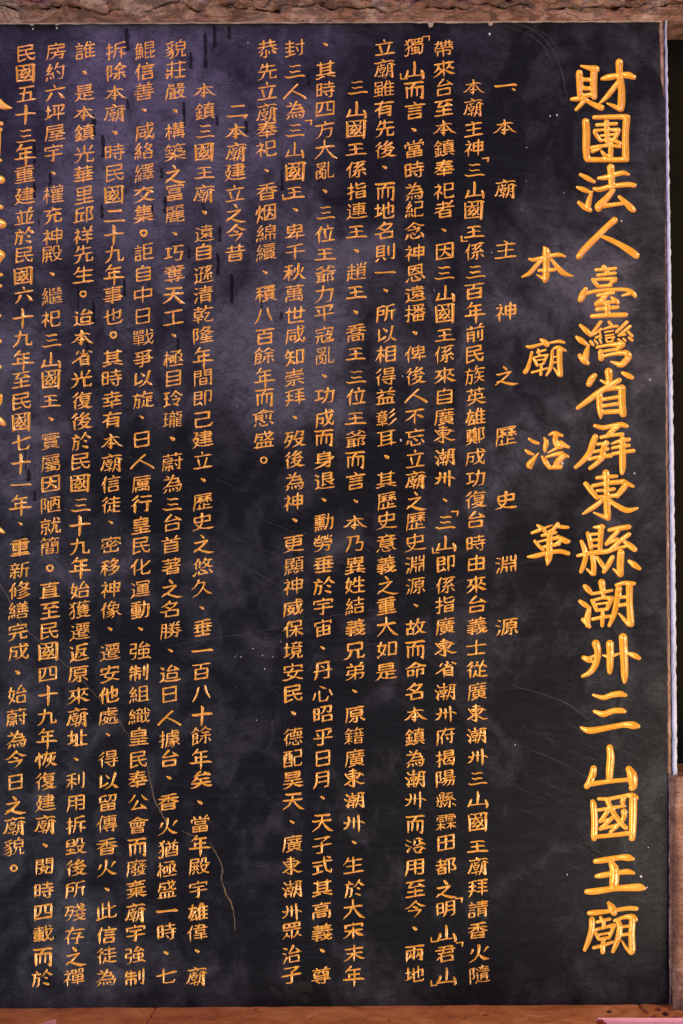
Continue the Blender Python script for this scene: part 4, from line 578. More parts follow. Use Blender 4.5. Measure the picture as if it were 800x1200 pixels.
4 177 88 159 126 148 130,1 115 71 185 60,5 59 67 59 179,1 21 94 99 94,1 14 150 104 150,3 135 12 139 91 148 148 163 173 177 177,2 177 177 186 165 184 143,0 162 14 179 37,4 148 148 109 176 96 175,3 21 14 19 43,7 19 43 48 44,3 49 15 48 44,7 21 14 49 15,7 71 15 100 14,3 100 14 101 43,7 71 44 101 43,3 71 15 71 44,7 21 121 59 123,3 21 68 21 121,1 21 68 98 67,3 98 67 99 120,7 59 123 99 120
1 29 21 159 10 174 14,0 48 37 54 49,1 38 67 141 67,5 99 68 98 173 94 178 66 179,1 15 100 185 100,1 33 135 159 134,3 159 68 159 134,10 143 67 159 68,8 95 34 100 49,4 159 30 142 53 142 61,2 141 55 133 46
1 109 35 183 36,1 16 43 80 43,5 107 103 105 145 89 176,5 37 44 32 133 16 177,10 37 44 51 41,2 51 41 52 27 44 13,7 36 84 73 84,3 73 84 67 172,2 67 172 52 179 38 163,4 116 10 109 35 93 61,1 93 61 103 71 177 71,9 177 71 174 91 164 97,7 138 169 155 176 181 176 189 171,3 139 72 138 169,7 139 119 177 119,0 105 145 126 167 138 169
8 159 73 161 93,1 67 73 159 73,8 67 73 66 93,8 161 93 159 113,1 68 113 159 113,8 66 93 68 113,1 66 93 161 93,8 138 46 138 56,1 49 46 180 46,1 34 19 181 19,5 34 19 31 117 18 179,3 113 74 113 160,0 139 148 152 168,5 55 133 55 179,1 55 133 171 133,3 171 133 171 177,2 171 177 153 171,8 87 46 87 56,1 78 163 143 159
4 60 11 17 48,4 71 53 47 76 43 91 16 108,5 43 91 45 179,1 85 77 182 77,1 94 23 177 23,3 153 78 152 173,2 152 173 121 169
9 107 7 97 12,8 97 12 95 26,3 100 115 100 175,1 40 145 160 145,1 19 176 180 176,1 40 57 160 57,1 31 115 169 115 176 121,3 158 28 160 57,1 41 28 158 28,3 41 28 40 86,1 40 86 159 87,3 160 57 159 87
3 111 15 113 170,1 113 170 124 176 174 174,2 174 174 183 140,5 73 10 66 12 45 63 48 178,4 175 45 137 86 113 99 108 113 78 127 64 126,4 45 63 33 68 18 91
1 82 47 161 47,3 42 89 42 151,2 42 89 17 79,4 42 151 22 165 18 177,1 42 151 91 173 186 169,8 68 16 68 39,1 68 16 177 16,8 177 16 178 39,8 81 69 79 92,1 81 69 166 69,8 166 69 168 92,8 79 92 81 116,1 81 116 165 116,8 168 92 165 116,1 79 92 168 92,5 122 47 122 153,1 67 139 180 139,0 20 19 42 44
1 20 92 97 92,5 137 14 137 70 129 123 119 151 97 177,1 113 57 179 57,5 179 57 172 171 165 178 145 179,1 19 20 98 15,1 17 173 102 167,3 58 18 58 168,1 19 139 98 139,1 14 44 101 44,8 96 67 97 92,1 20 68 96 67,3 20 68 20 116,1 20 116 97 116,8 97 92 97 116
7 18 21 65 21,3 65 21 65 66,7 22 68 65 66,3 22 68 18 111,7 18 111 66 111,4 66 111 59 172 52 178 28 175,1 85 174 173 168,0 166 149 173 168 192 183,3 132 70 132 171,0 149 28 179 60,4 125 10 98 45 96 56,1 96 56 166 50,7 91 129 132 129,3 92 88 91 129,1 92 88 174 89,3 174 89 173 129,7 132 129 173 129
3 33 17 19 56,1 28 39 104 39,2 105 160 91 155,3 106 108 105 160,1 24 108 106 108,5 24 108 24 164,2 173 177 152 168,3 177 13 177 171 173 177,3 141 30 141 125,5 64 12 64 179,1 16 74 113 74
3 69 86 77 118,1 104 72 171 72,7 21 67 49 68,4 49 13 21 67,4 69 44 25 111,7 25 111 74 107,3 104 20 104 176,1 104 20 171 20,3 171 20 171 176,1 104 124 171 124,8 72 134 76 158,5 49 136 48 173,1 86 176 183 176,2 16 174 9 167,2 16 174 22 139
3 58 84 62 120,7 24 109 60 108,4 61 44 24 109,8 100 12 106 31,5 40 138 42 171,3 42 14 20 69,10 20 69 44 68,4 180 93 166 125 158 129,1 74 70 183 70,4 156 148 123 174,0 125 152 132 165,7 84 123 125 123,5 21 138 14 175,5 58 134 64 168,3 125 94 125 152,7 85 93 125 94,5 85 93 84 166,7 84 152 125 152,3 125 44 117 70,3 86 44 91 70,7 78 31 129 31,0 162 21 168 24 182 50,2 176 172 184 165 185 148,3 146 11 156 148 166 167 176 172
6 129 17 180 84,4 68 18 49 55 19 86,6 128 117 172 174,1 44 161 154 155,4 95 77 44 161
1 51 150 149 150,1 38 67 160 68,3 160 68 159 106,7 128 104 159 106,1 39 106 128 104,3 29 55 38 67 39 106,3 99 67 99 105,8 66 80 71 95,4 99 14 69 39 19 57,1 99 14 132 38 179 56 192 53,8 132 38 129 45,7 71 45 129 45,9 136 79 126 92 127 100,8 146 126 149 150,1 54 126 146 126,3 54 126 51 175,1 51 175 149 175,8 149 150 149 175
7 28 94 45 95 71 87,4 95 48 92 61 73 76 71 87,2 95 48 56 38,3 154 81 151 90 153 117,10 153 117 173 118,2 114 116 102 110,3 119 89 114 116,7 119 89 149 89,2 149 89 161 72 180 64,1 29 25 183 25,5 29 25 26 123 14 175 17 184,2 84 178 61 171,3 91 141 84 178,7 53 140 91 141,8 57 116 53 140,7 57 116 92 115,3 93 89 92 115,10 74 88 93 89,2 74 88 69 74 51 65,7 155 79 181 93 188 91,0 125 44 140 67 155 79,2 116 138 109 125,7 116 138 162 138,4 162 138 149 161 106 181,9 115 141 111 149,6 115 141 117 148 168 177,9 158 46 139 59,8 100 11 103 24,2 100 11 94 -1
2 148 112 151 74,1 49 112 148 112,2 49 112 48 74,1 33 57 145 49,4 84 139 79 149 51 166 21 176 15 174,10 84 139 92 138,4 72 27 48 53,1 18 25 133 26,7 133 26 182 25,0 133 30 145 49 168 57,5 97 138 99 178,3 99 72 97 138,1 16 86 181 86,0 88 6 97 10 100 24,9 133 30 127 36,1 18 135 182 135,6 113 138 119 149 148 166 176 175 187 172
7 17 51 66 51,7 15 116 69 94,3 42 12 42 171 40 177,2 40 177 24 169,1 96 73 182 73,5 145 73 145 179,2 144 119 118 110,0 144 119 147 130 178 144,1 97 28 163 13 177 15,5 97 28 95 112 77 175
5 22 18 22 179,7 22 18 61 20,3 61 20 45 69 60 94 62 123 58 130 43 133,5 133 72 133 173 127 179 111 180,4 140 9 107 44 78 63,1 81 109 182 109,1 99 71 164 71,6 133 19 172 54 187 59,4 103 133 77 167,0 159 132 183 164
1 23 61 137 61,3 137 61 139 172,7 139 172 181 175,2 181 175 187 154 182 146,5 78 13 78 60 66 120 51 151 23 175 14 175
1 16 124 183 124,1 19 26 180 26,3 99 11 98 174 94 180,2 94 180 71 171,1 34 98 159 98,3 159 98 162 151,1 32 151 162 151,7 43 49 99 49,8 43 49 42 73,1 42 73 159 70,8 156 49 159 70,7 99 49 156 49
2 157 121 135 126 124 108,3 166 46 165 90 157 121,1 14 91 166 46,1 55 171 73 176 165 175 176 168 181 147,3 49 25 49 155 55 171,3 105 12 105 137
1 16 68 182 68,3 60 68 62 110,1 33 110 167 110,5 99 110 99 178,3 99 12 99 67,1 37 31 162 31,1 21 147 177 147,3 139 68 142 84 132 109
5 87 108 84 140 65 176,3 127 11 128 172,7 129 121 175 121,1 72 78 183 78,1 83 143 115 170 144 177 183 177,4 55 11 16 47,4 62 50 43 71 40 85,2 40 85 28 88 13 97,5 40 85 42 179,1 82 36 174 36
8 23 28 22 52,1 23 28 100 27 176 28,8 176 28 177 51,2 20 96 39 70,2 20 96 12 86,0 74 46 80 44 104 59,2 40 171 39 140,1 40 171 161 171,2 161 171 161 138,3 99 129 99 170,0 153 70 180 97,3 66 65 71 100,4 139 52 117 73 66 104 21 118 9 114,8 98 10 100 27,1 71 100 79 109 133 109 142 105 146 91
0 44 90 59 94 69 116,5 46 21 46 179,4 164 29 162 44 123 75 91 88 81 86,7 123 28 164 29,4 44 90 33 98 15 137 14 152,7 16 68 69 68,4 140 7 128 13 123 28 85 48,7 21 25 63 14 76 17,4 145 83 137 99 97 127 81 129,0 119 133 141 149,4 177 100 167 129 131 161 81 178,7 137 99 177 100,0 111 53 127 68
4 132 131 132 171 123 179 111 180,7 98 21 139 25,4 139 25 132 49 125 52,3 125 52 121 83,10 107 85 121 83,7 78 83 107 85,3 100 11 99 20 80 40 78 83,10 100 11 108 8,7 121 83 171 84,3 172 51 171 84,1 63 55 76 51 172 51,2 134 124 151 120 171 107,4 134 124 131 137 101 156 72 171 60 170,4 36 69 23 74 15 85 14 96,5 56 13 36 65 38 179,7 64 113 93 104 106 96,8 107 90 106 96,0 107 90 132 131,4 121 115 81 138 62 141,6 153 119 167 151 184 165
8 107 65 107 85,3 104 17 107 65,3 138 17 138 64,1 63 16 181 16,1 42 156 67 170 98 176 180 175 187 170,0 148 88 156 100 181 115,1 64 86 180 86,3 42 88 42 156,2 42 88 15 78,9 42 156 17 173,8 17 173 17 184,2 162 153 168 141,1 92 152 162 153,3 95 87 87 108 87 144 92 152,1 54 115 63 117 88 106 146 109,7 87 129 144 129,4 156 100 146 109 144 129,0 24 20 39 36,1 107 65 171 65,8 174 40 171 65,1 72 38 174 40,3 72 38 73 65,7 73 65 107 65
1 63 90 126 68 132 60 175 50,3 175 50 173 120 165 127,2 165 127 146 111,3 131 11 131 135,5 59 12 36 64 38 179,4 36 67 14 84 12 98,3 86 31 89 172,1 89 172 113 178 169 177 179 172 184 154
1 55 73 148 68,2 174 91 176 85,1 100 91 164 93 174 91,3 97 11 100 91,1 57 129 77 159 95 172 121 178 182 178 189 174,5 32 47 28 138 18 179,1 32 47 175 47,2 175 47 171 58,4 72 98 57 129 43 140 28 138,2 181 154 183 140,10 160 155 181 154,3 157 115 160 155,7 123 114 157 115,5 123 114 120 143 111 156,4 95 114 93 131 73 163 39 179,7 66 113 95 114,1 97 21 166 21
1 106 21 175 21,3 175 21 168 81,2 168 81 145 86 138 70,4 129 21 123 59 103 86 94 87,0 78 70 94 87,7 29 79 78 70,3 31 26 29 79,7 31 26 75 12 83 14,3 100 110 100 173,1 40 141 160 141,0 72 48 89 81,3 42 109 40 173,1 42 109 160 111,3 160 111 160 173,1 40 173 160 173
9 64 10 56 16,8 172 47 174 69,1 79 47 172 47,8 79 47 78 69,8 174 69 174 89,10 162 92 174 89,1 78 69 174 69,5 56 16 36 64 38 179,3 156 114 155 177,2 155 177 131 170,1 68 114 157 114 168 110,8 162 92 168 110,1 79 90 162 92,8 78 69 79 90,3 125 13 125 112,1 56 16 68 25 183 25,0 91 137 89 151 103 166,10 168 110 179 113,4 36 67 22 73 13 85 12 96,1 63 137 185 137
1 14 180 103 155,3 69 11 69 165,3 32 52 33 171,7 69 72 98 72,3 123 11 125 168,7 125 168 135 173 177 172,2 177 172 186 144,1 123 84 179 59
3 145 47 145 166,1 102 166 182 166,1 102 86 175 86,7 22 96 67 96,3 23 123 22 169,7 23 123 69 124,3 69 124 68 169,7 22 169 68 169,0 40 11 47 26,5 99 65 102 179,4 117 12 100 63 85 74 83 86,1 102 125 176 125,1 14 44 75 44,1 105 46 179 47,7 22 70 67 70,0 141 13 147 28
1 17 87 181 87,0 36 20 55 58,4 163 20 139 60,4 72 87 59 147 33 172 14 175,2 176 178 183 152,7 126 176 176 178,3 124 87 126 176,3 99 11 99 86
1 31 58 169 58,3 64 11 64 38,3 53 59 53 124,1 17 91 181 91,1 19 25 180 25,1 19 154 179 154,5 98 59 98 179,1 28 124 173 124,3 133 11 133 38,3 145 59 145 124
1 38 56 164 56,3 100 18 100 174,1 18 174 181 174,1 31 132 171 132,3 163 18 164 56,1 38 18 163 18,3 38 18 39 95,1 39 95 162 95,3 164 56 162 95
3 81 72 81 152,1 31 72 100 72,5 126 21 126 179,7 126 21 178 23,3 178 23 156 81,11 156 81 178 111 180 140,7 139 146 160 152 180 140,1 15 165 105 150,7 31 26 89 15,3 31 26 31 160
4 172 12 155 50,1 89 51 180 51,8 105 12 114 36,5 136 51 136 179,1 94 91 176 91,2 44 45 46 28 37 13,10 44 45 62 45,4 62 45 63 50 43 97 17 115 15 126,1 85 133 183 133,5 43 97 43 179,7 17 45 44 45,0 57 99 68 120,10 43 97 57 99
4 138 9 129 12 96 79 86 87,7 16 51 69 52,5 69 52 65 92 51 139 20 175,0 158 40 183 85,3 41 11 22 109,11 22 109 51 131 73 160,1 96 79 174 73,3 99 113 99 172,1 99 113 173 113,3 173 113 173 172,1 99 172 173 172
1 89 96 174 96,4 165 137 164 148 140 167,1 80 137 165 137,3 132 44 137 53 136 115,1 94 57 178 58,1 89 116 180 116,3 94 57 88 64 89 116,2 47 172 34 177 20 163,3 22 16 40 37 53 69 56 130 47 172,4 59 16 42 36 40 46 16 65,1 72 177 77 180 103 175 118 167 140 167 144 172 175 179 191 175,1 76 24 183 24,2 89 73 77 61,1 89 73 174 77,3 107 10 107 36 96 46 94 57,4 53 93 41 99 16 134,0 94 137 96 149 116 160 118 167,8 152 10 152 35
6 108 92 169 144,4 167 63 143 113 96 146,1 83 61 167 63,1 41 155 72 170 108 175 180 173 188 166,1 83 26 164 15 181 18,3 83 26 82 93 66 140,4 41 155 22 165 16 178,0 21 18 41 38,3 41 85 41 155,2 41 85 17 75
4 73 117 16 144,3 43 13 43 129,7 17 58 68 58,1 68 173 184 173,3 138 13 138 172,7 138 79 181 79,3 94 55 94 172
1 17 71 97 71,3 125 35 125 130,5 58 24 58 179,3 174 15 174 172 169 178,2 169 178 144 169,6 57 97 84 115 95 133,4 55 93 45 98 14 150,1 18 29 96 15
10 65 54 88 54,6 123 98 119 113 137 146 172 174 191 175,1 109 98 171 98,4 171 98 171 111 138 156 100 178 89 175,1 17 169 94 158,1 20 124 89 124,2 21 28 46 14,3 21 28 21 87,1 21 87 88 87,3 88 21 88 87,2 88 21 66 11,10 21 54 42 54,10 164 70 184 72,3 163 18 164 70,7 121 18 163 18,3 121 18 120 55 106 80,3 54 106 54 163
1 16 19 79 19,1 80 177 126 166 172 138,11 111 101 120 137 131 158 145 171 177 180,2 177 180 184 175 186 164,1 83 128 184 119,10 149 10 166 17,1 87 81 97 85 122 76 168 48,2 182 83 185 71,11 117 10 120 34 137 67 171 86 182 83,8 167 106 169 120,2 167 106 143 89,3 43 19 38 58 16 113,1 88 39 181 31,4 74 60 74 76 55 133 35 163 20 174,7 37 60 74 60,0 41 108 58 117
1 91 73 159 74,3 159 74 156 86 129 109 127 177,2 127 177 100 170,1 20 36 179 36,4 85 10 43 97 15 121,5 42 98 44 179,1 75 125 183 125
1 89 97 174 97,1 79 151 185 151,0 38 13 47 27,5 132 71 132 179,0 42 96 55 98 67 117,7 17 45 63 45,5 63 45 41 98 42 180,4 42 96 17 113 12 124,3 85 16 85 48,7 85 48 119 48,3 119 16 119 48,7 85 16 119 16,7 143 16 178 16,3 178 16 178 47,7 143 48 178 47,3 143 16 143 48,3 91 71 89 97,1 91 71 173 71,3 173 71 174 124,1 91 126 174 124,3 89 97 91 126
8 111 79 116 88 114 104,1 54 104 177 104,2 154 176 121 167,3 162 134 154 176,1 91 133 162 134,5 35 30 32 123 16 176,1 35 30 168 30,3 168 30 168 64,1 34 64 168 64,4 93 105 92 131 81 154 60 174 46 176,8 99 12 102 29
4 125 9 119 12 111 47 94 73,7 31 108 78 106,2 78 106 75 85,4 74 45 53 68 31 108 16 118,7 23 66 53 68,4 55 12 23 66,4 177 49 167 170 156 178 133 178 122 171,1 111 47 177 49,5 78 132 83 166,0 115 90 141 124,5 52 138 57 168,5 26 139 17 174
4 69 104 24 172,0 93 13 104 40,1 19 64 181 64,6 132 104 177 173
3 39 13 39 134,1 81 20 178 20,3 88 45 97 80 93 89,4 175 45 156 87,4 65 120 61 129 39 134 14 152,7 18 58 57 58,1 74 109 183 109,5 128 20 128 179
8 141 85 139 92,2 139 92 129 82,6 141 85 151 107 176 119,7 141 80 176 78,1 51 78 141 80,1 35 52 168 52,3 167 19 168 52,1 37 19 167 19,5 37 19 33 120 17 176,4 89 80 86 91 74 101 72 113,1 72 113 151 107,3 112 112 112 175,1 44 175 182 175,1 59 141 166 141
7 17 49 58 49,1 91 128 174 128,8 86 117 91 128,2 86 117 76 111,8 105 10 105 24,7 139 78 176 78,3 175 50 176 78,7 139 52 175 50,3 139 52 139 78 134 90 139 103 139 172,1 75 24 183 24,0 38 80 53 86 62 112,10 97 78 118 77,3 117 50 118 77,7 82 51 117 50,3 82 51 82 78,10 82 78 97 78,3 97 78 99 91 87 116 89 173,1 89 173 183 173,4 38 80 29 86 13 129 13 140,5 40 10 40 180,1 89 150 174 150,1 95 105 179 106,8 152 10 152 24
6 127 65 172 105,1 45 99 153 92,4 77 45 72 59 47 86 45 99,4 76 98 73 127 61 154 36 174 18 175,0 96 11 104 26 115 30,1 21 43 179 43,8 104 26 101 43,2 175 174 183 153 178 141,7 125 173 175 174,3 122 96 125 173
8 175 53 179 72,10 151 66 176 64,4 176 29 162 40 151 66 142 71,2 147 126 159 99,10 147 126 164 126,4 126 30 116 40 109 62,4 174 116 164 126 152 153,7 152 153 178 151,2 178 151 176 140,3 55 86 61 121,10 105 153 129 151,8 129 151 132 158,4 60 43 22 111,7 22 111 59 110,2 103 37 116 11,10 103 37 116 40,10 146 39 162 40,2 146 39 158 11,8 129 64 132 72,2 129 64 109 62 100 57,2 103 125 115 99,10 103 125 119 126,3 82 17 82 173,1 82 173 185 174,4 133 116 119 126 105 153 98 158,10 19 69 43 68,4 43 12 19 69,5 22 138 11 179,1 82 86 181 86,5 57 134 64 164,5 41 136 44 173
10 74 166 83 168,7 19 178 31 180 53 175 74 166,8 152 49 150 65,1 54 47 148 47 152 49,8 54 47 48 65,1 15 66 183 66,1 43 136 156 136,8 95 9 100 27,8 24 27 22 46,1 24 27 175 27,8 175 27 176 46,8 48 65 49 84,1 49 84 147 84,8 150 65 147 84,3 100 49 98 83,1 122 165 169 180 181 178,2 122 165 117 157,1 43 118 156 118,8 120 155 122 160,7 74 157 120 155,11 44 103 43 152 46 155 74 157,1 44 103 154 101,3 154 101 156 153,7 122 155 156 153,8 122 155 122 160
7 134 70 165 75,8 113 57 113 71,8 62 128 62 136,9 77 119 62 128,1 42 137 56 134 65 138 140 137,8 140 137 138 153,8 138 153 136 168,1 52 175 136 168,0 136 168 153 180,10 153 180 168 176,3 173 121 174 149 168 176,1 77 119 173 121,8 94 87 94 103,1 33 39 172 38,8 169 16 172 38,1 34 17 169 16,5 34 17 33 104 25 153 17 175,3 103 123 103 171,8 62 136 66 154,1 66 154 134 154,2 89 67 85 57 58 53,2 89 67 58 65,10 139 57 164 52,8 78 107 77 119,8 132 87 132 103,7 58 86 94 87,8 58 86 56 101,1 56 101 59 105 166 105 171 100,8 167 86 171 100,1 94 87 167 86
1 97 19 182 19,5 22 18 22 179,7 22 18 59 21,3 59 21 46 71 58 94 60 123 54 132,2 54 132 39 120,2 174 140 156 136,3 174 51 174 140,1 105 52 174 51,3 105 52 105 146,0 138 89 161 110 174 110,3 140 20 139 84 126 108,1 79 171 183 172,3 79 51 79 171
1 111 63 182 63,0 161 19 176 40,5 138 12 131 111 114 156 97 178,5 32 125 19 159,1 17 34 95 34,8 81 123 91 147,2 181 176 187 159 182 146,7 152 173 181 176,3 151 92 152 173,2 57 176 43 169,3 58 100 57 176,8 54 11 60 34,7 27 99 58 100,3 28 64 27 99,7 28 64 86 65,3 86 65 86 98,7 58 100 86 98
8 140 26 147 45,1 117 23 182 25,8 131 144 127 166,7 69 166 127 166,3 71 120 69 166,7 71 120 128 120,8 128 120 131 144,4 119 11 117 23 96 43 89 43,4 44 9 18 44,1 37 23 92 25 102 35,1 69 144 131 144,2 173 175 165 180 148 170,3 174 61 173 175,7 116 59 174 61,8 116 59 115 80,8 115 80 116 100,7 116 100 174 100,7 115 80 174 80,8 82 59 84 80,7 27 60 82 59,5 27 60 27 179,8 84 80 83 100,7 27 100 83 100,7 27 80 84 80,8 54 26 58 43
3 154 56 155 172,1 44 58 154 56,3 44 58 44 172,1 44 143 155 143,1 44 86 155 86,3 98 11 92 56,1 21 28 177 28,1 16 173 183 173,1 44 113 155 113
3 23 48 16 88 8 92,5 106 11 95 85 66 151,5 40 10 40 179,3 56 44 64 71,4 146 60 140 130 122 158 96 178,6 140 130 162 161 184 175,3 177 81 162 118,1 76 40 180 40,3 121 83 112 118
4 91 85 82 88 68 108,5 25 21 25 179,7 25 21 82 20,3 82 20 81 69,7 25 69 81 69,1 46 113 68 108 148 110,3 111 137 115 172,7 115 172 145 170 166 178,3 173 21 173 164 166 178,7 115 19 173 21,3 115 19 116 69,7 116 69 173 69,3 131 109 128 135,7 82 137 128 135,7 25 44 82 44,7 114 44 173 44,4 82 137 80 151 69 165 56 172 47 170,0 121 94 129 100 131 109,8 68 108 67 134,10 67 134 82 137
2 172 179 183 167 185 151 181 144,3 124 12 128 89 134 124 140 133 139 150 156 174 172 179,1 26 119 99 119,8 26 100 26 119,1 26 100 60 99 98 100,8 98 100 99 119,8 99 119 97 140,1 27 140 97 140,8 26 119 27 140,1 21 79 103 79,5 62 11 62 179,1 17 54 182 54,0 153 13 171 29,9 112 169 105 177,2 105 177 94 166,4 139 150 112 169,1 19 161 105 161 112 169,4 172 79 155 119 140 133,1 25 26 99 26
3 88 31 68 169,1 42 88 145 88,3 145 88 140 169,1 19 169 181 169,1 32 30 166 30
1 18 171 180 171,3 165 85 144 137,3 71 50 77 171,0 53 12 65 33 71 50,3 126 50 120 171,4 155 10 147 12 133 37 126 50,1 23 50 176 50,3 35 86 48 127 46 141
0 81 133 91 152,1 19 30 94 30,8 53 10 58 30,5 161 78 161 178,1 117 29 178 17,5 117 29 115 131 102 175,1 117 78 183 78,2 72 75 78 49 85 43,10 57 78 72 75,3 57 78 57 166 54 175,2 54 175 43 166,1 16 76 97 76,1 17 110 94 110,9 31 131 18 156,3 33 46 37 63 33 76
1 87 176 95 179 141 167 185 141,4 117 10 103 41 87 56,1 96 146 104 149 122 143 162 119,4 34 68 22 73 12 95,3 66 66 66 149,7 98 120 145 99,6 103 41 132 72 173 90 186 90,5 57 10 39 41 34 67 37 179,1 111 30 172 31,4 172 31 171 43 144 72 101 90 81 92
8 159 11 154 28,1 93 56 174 56,3 61 83 65 123,10 153 32 179 33,1 87 33 153 32,3 133 33 133 116,1 87 80 182 80,8 107 13 111 33,3 164 80 160 116,1 84 116 184 116,5 21 139 12 179,5 42 138 46 172,7 24 111 64 109,4 64 44 54 64 45 68 24 111,4 46 12 21 64 21 68,10 21 68 45 68,5 62 133 69 161,8 100 94 105 103 104 116,3 96 138 96 174,1 96 138 173 139,3 173 139 173 174,1 96 174 173 174
3 24 33 23 63,1 24 33 101 32 174 33,3 174 33 175 61,1 52 69 145 69,4 72 107 60 157 35 175 14 176,1 18 107 180 107,3 122 107 126 175,7 126 175 176 176,2 176 176 182 157,8 96 11 101 32
'''
# characters drawn by hand: points across, down and half width in hundredths of the square
HAND = {
    '。': '63,50,4.2 59.2,59.2,4.2 50,63,4.2 40.8,59.2,4.2 37,50,4.2 40.8,40.8,4.2 50,37,4.2 59.2,40.8,4.2 63,50,4.2',
    '、': '41,44,1.8 49,49,5.8 55,53,5.8',
    '﹁': '30,40,3.5 50,38,3 66,37,4.5;66,38,4.5 65,50,4 63,62,3',
    '﹂': '34,38,4.5 35,50,4 36,64,4.5;36,65,4 50,64,3 72,62,3',
    '一': '8,53,3 14,54,4.5 40,52,3.3 70,49,3.5 86,47.5,5.5 93,50,3',
    '二': '24,31,3 30,32,4.5 55,29,3.5 76,27,5 80,29,3;6,76,3 14,77,4.5 45,74,3.3 78,71,4 90,70,5.5 95,72,3',
    '之': '44,12,3 50,19,5 55,25,4.5;16,44,3 22,45,4 50,38,3.2 68,35,4.5;68,36,4 50,55,4.2 30,72,3.5 10,86,2;16,76,2 30,72,3.5 50,80,4.5 75,86,5.5 98,84,1',
    '而': '10,22,3 20,22.5,4.2 50,18,3.3 80,14,5 88,15.5,3;54,20,4 46,30,4 38,38,2;18,40,4.5 20,60,4.3 20,86,3.5;20,42,3 50,37,3 82,34,5;84,36,5 84,60,4.5 83,86,5;82,87,4 74,82,2;40,42,3.5 40,60,3.5 38.5,78,3;61,40,3.5 62,58,3.5 61,75,3',
    '年': '36,8,4.5 28,20,4 14,34,1.5;30,25,3 50,21,3.3 76,17,4.5;30,44,3 50,41,3.3 74,38,4.5;29,42,4 30,55,4 31,63,3.5;6,68,3 16,68,4.2 50,63,3.5 82,59,4.5 94,60.5,3;53,22,4 54,50,4.5 54,80,4.5 53,97,2',
    '十': '10,52,3 20,52.5,4.5 50,47,3.5 80,43,4.5 92,44,3;48,10,3 52,18,5.5 51,50,4.5 50,80,4.5 48,96,2',
    '大': '12,40,3 22,40,4.5 50,35,3.5 80,31,4.5 86,33,3;48,8,4.5 48,35,4.5 34,64,4 8,90,1.2;50,38,2.5 62,58,4 80,78,6 97,86,1.2',
    '天': '20,20,3 30,20.5,4.2 55,17,3.5 80,15,5;10,47,3 20,47,4.2 50,42,3.5 86,38,5;50,20,4 48,45,4.5 34,70,4 8,90,1.2;50,46,2.5 62,62,4 80,80,6 97,86,1.2',
}
# characters of the columns that follow the large carved ones: size and weight
LIKE_TITLE = {'團': (.84, .78), '臺': (.86, .78), '省': (.86, .78), '東': (.92, .80), '縣': (.90, .74), '潮': (.90, .78), '州': (.92, .76), '三': (.86, .80),
              '山': (.84, .72), '國': (.86, .78), '王': (.90, .72), '人': (1.0, .75), '法': (.9, .78)}
LIKE_SUBTITLE = {'本': (1.02, .72), '廟': (.94, .80), '沿': (.92, .74)}
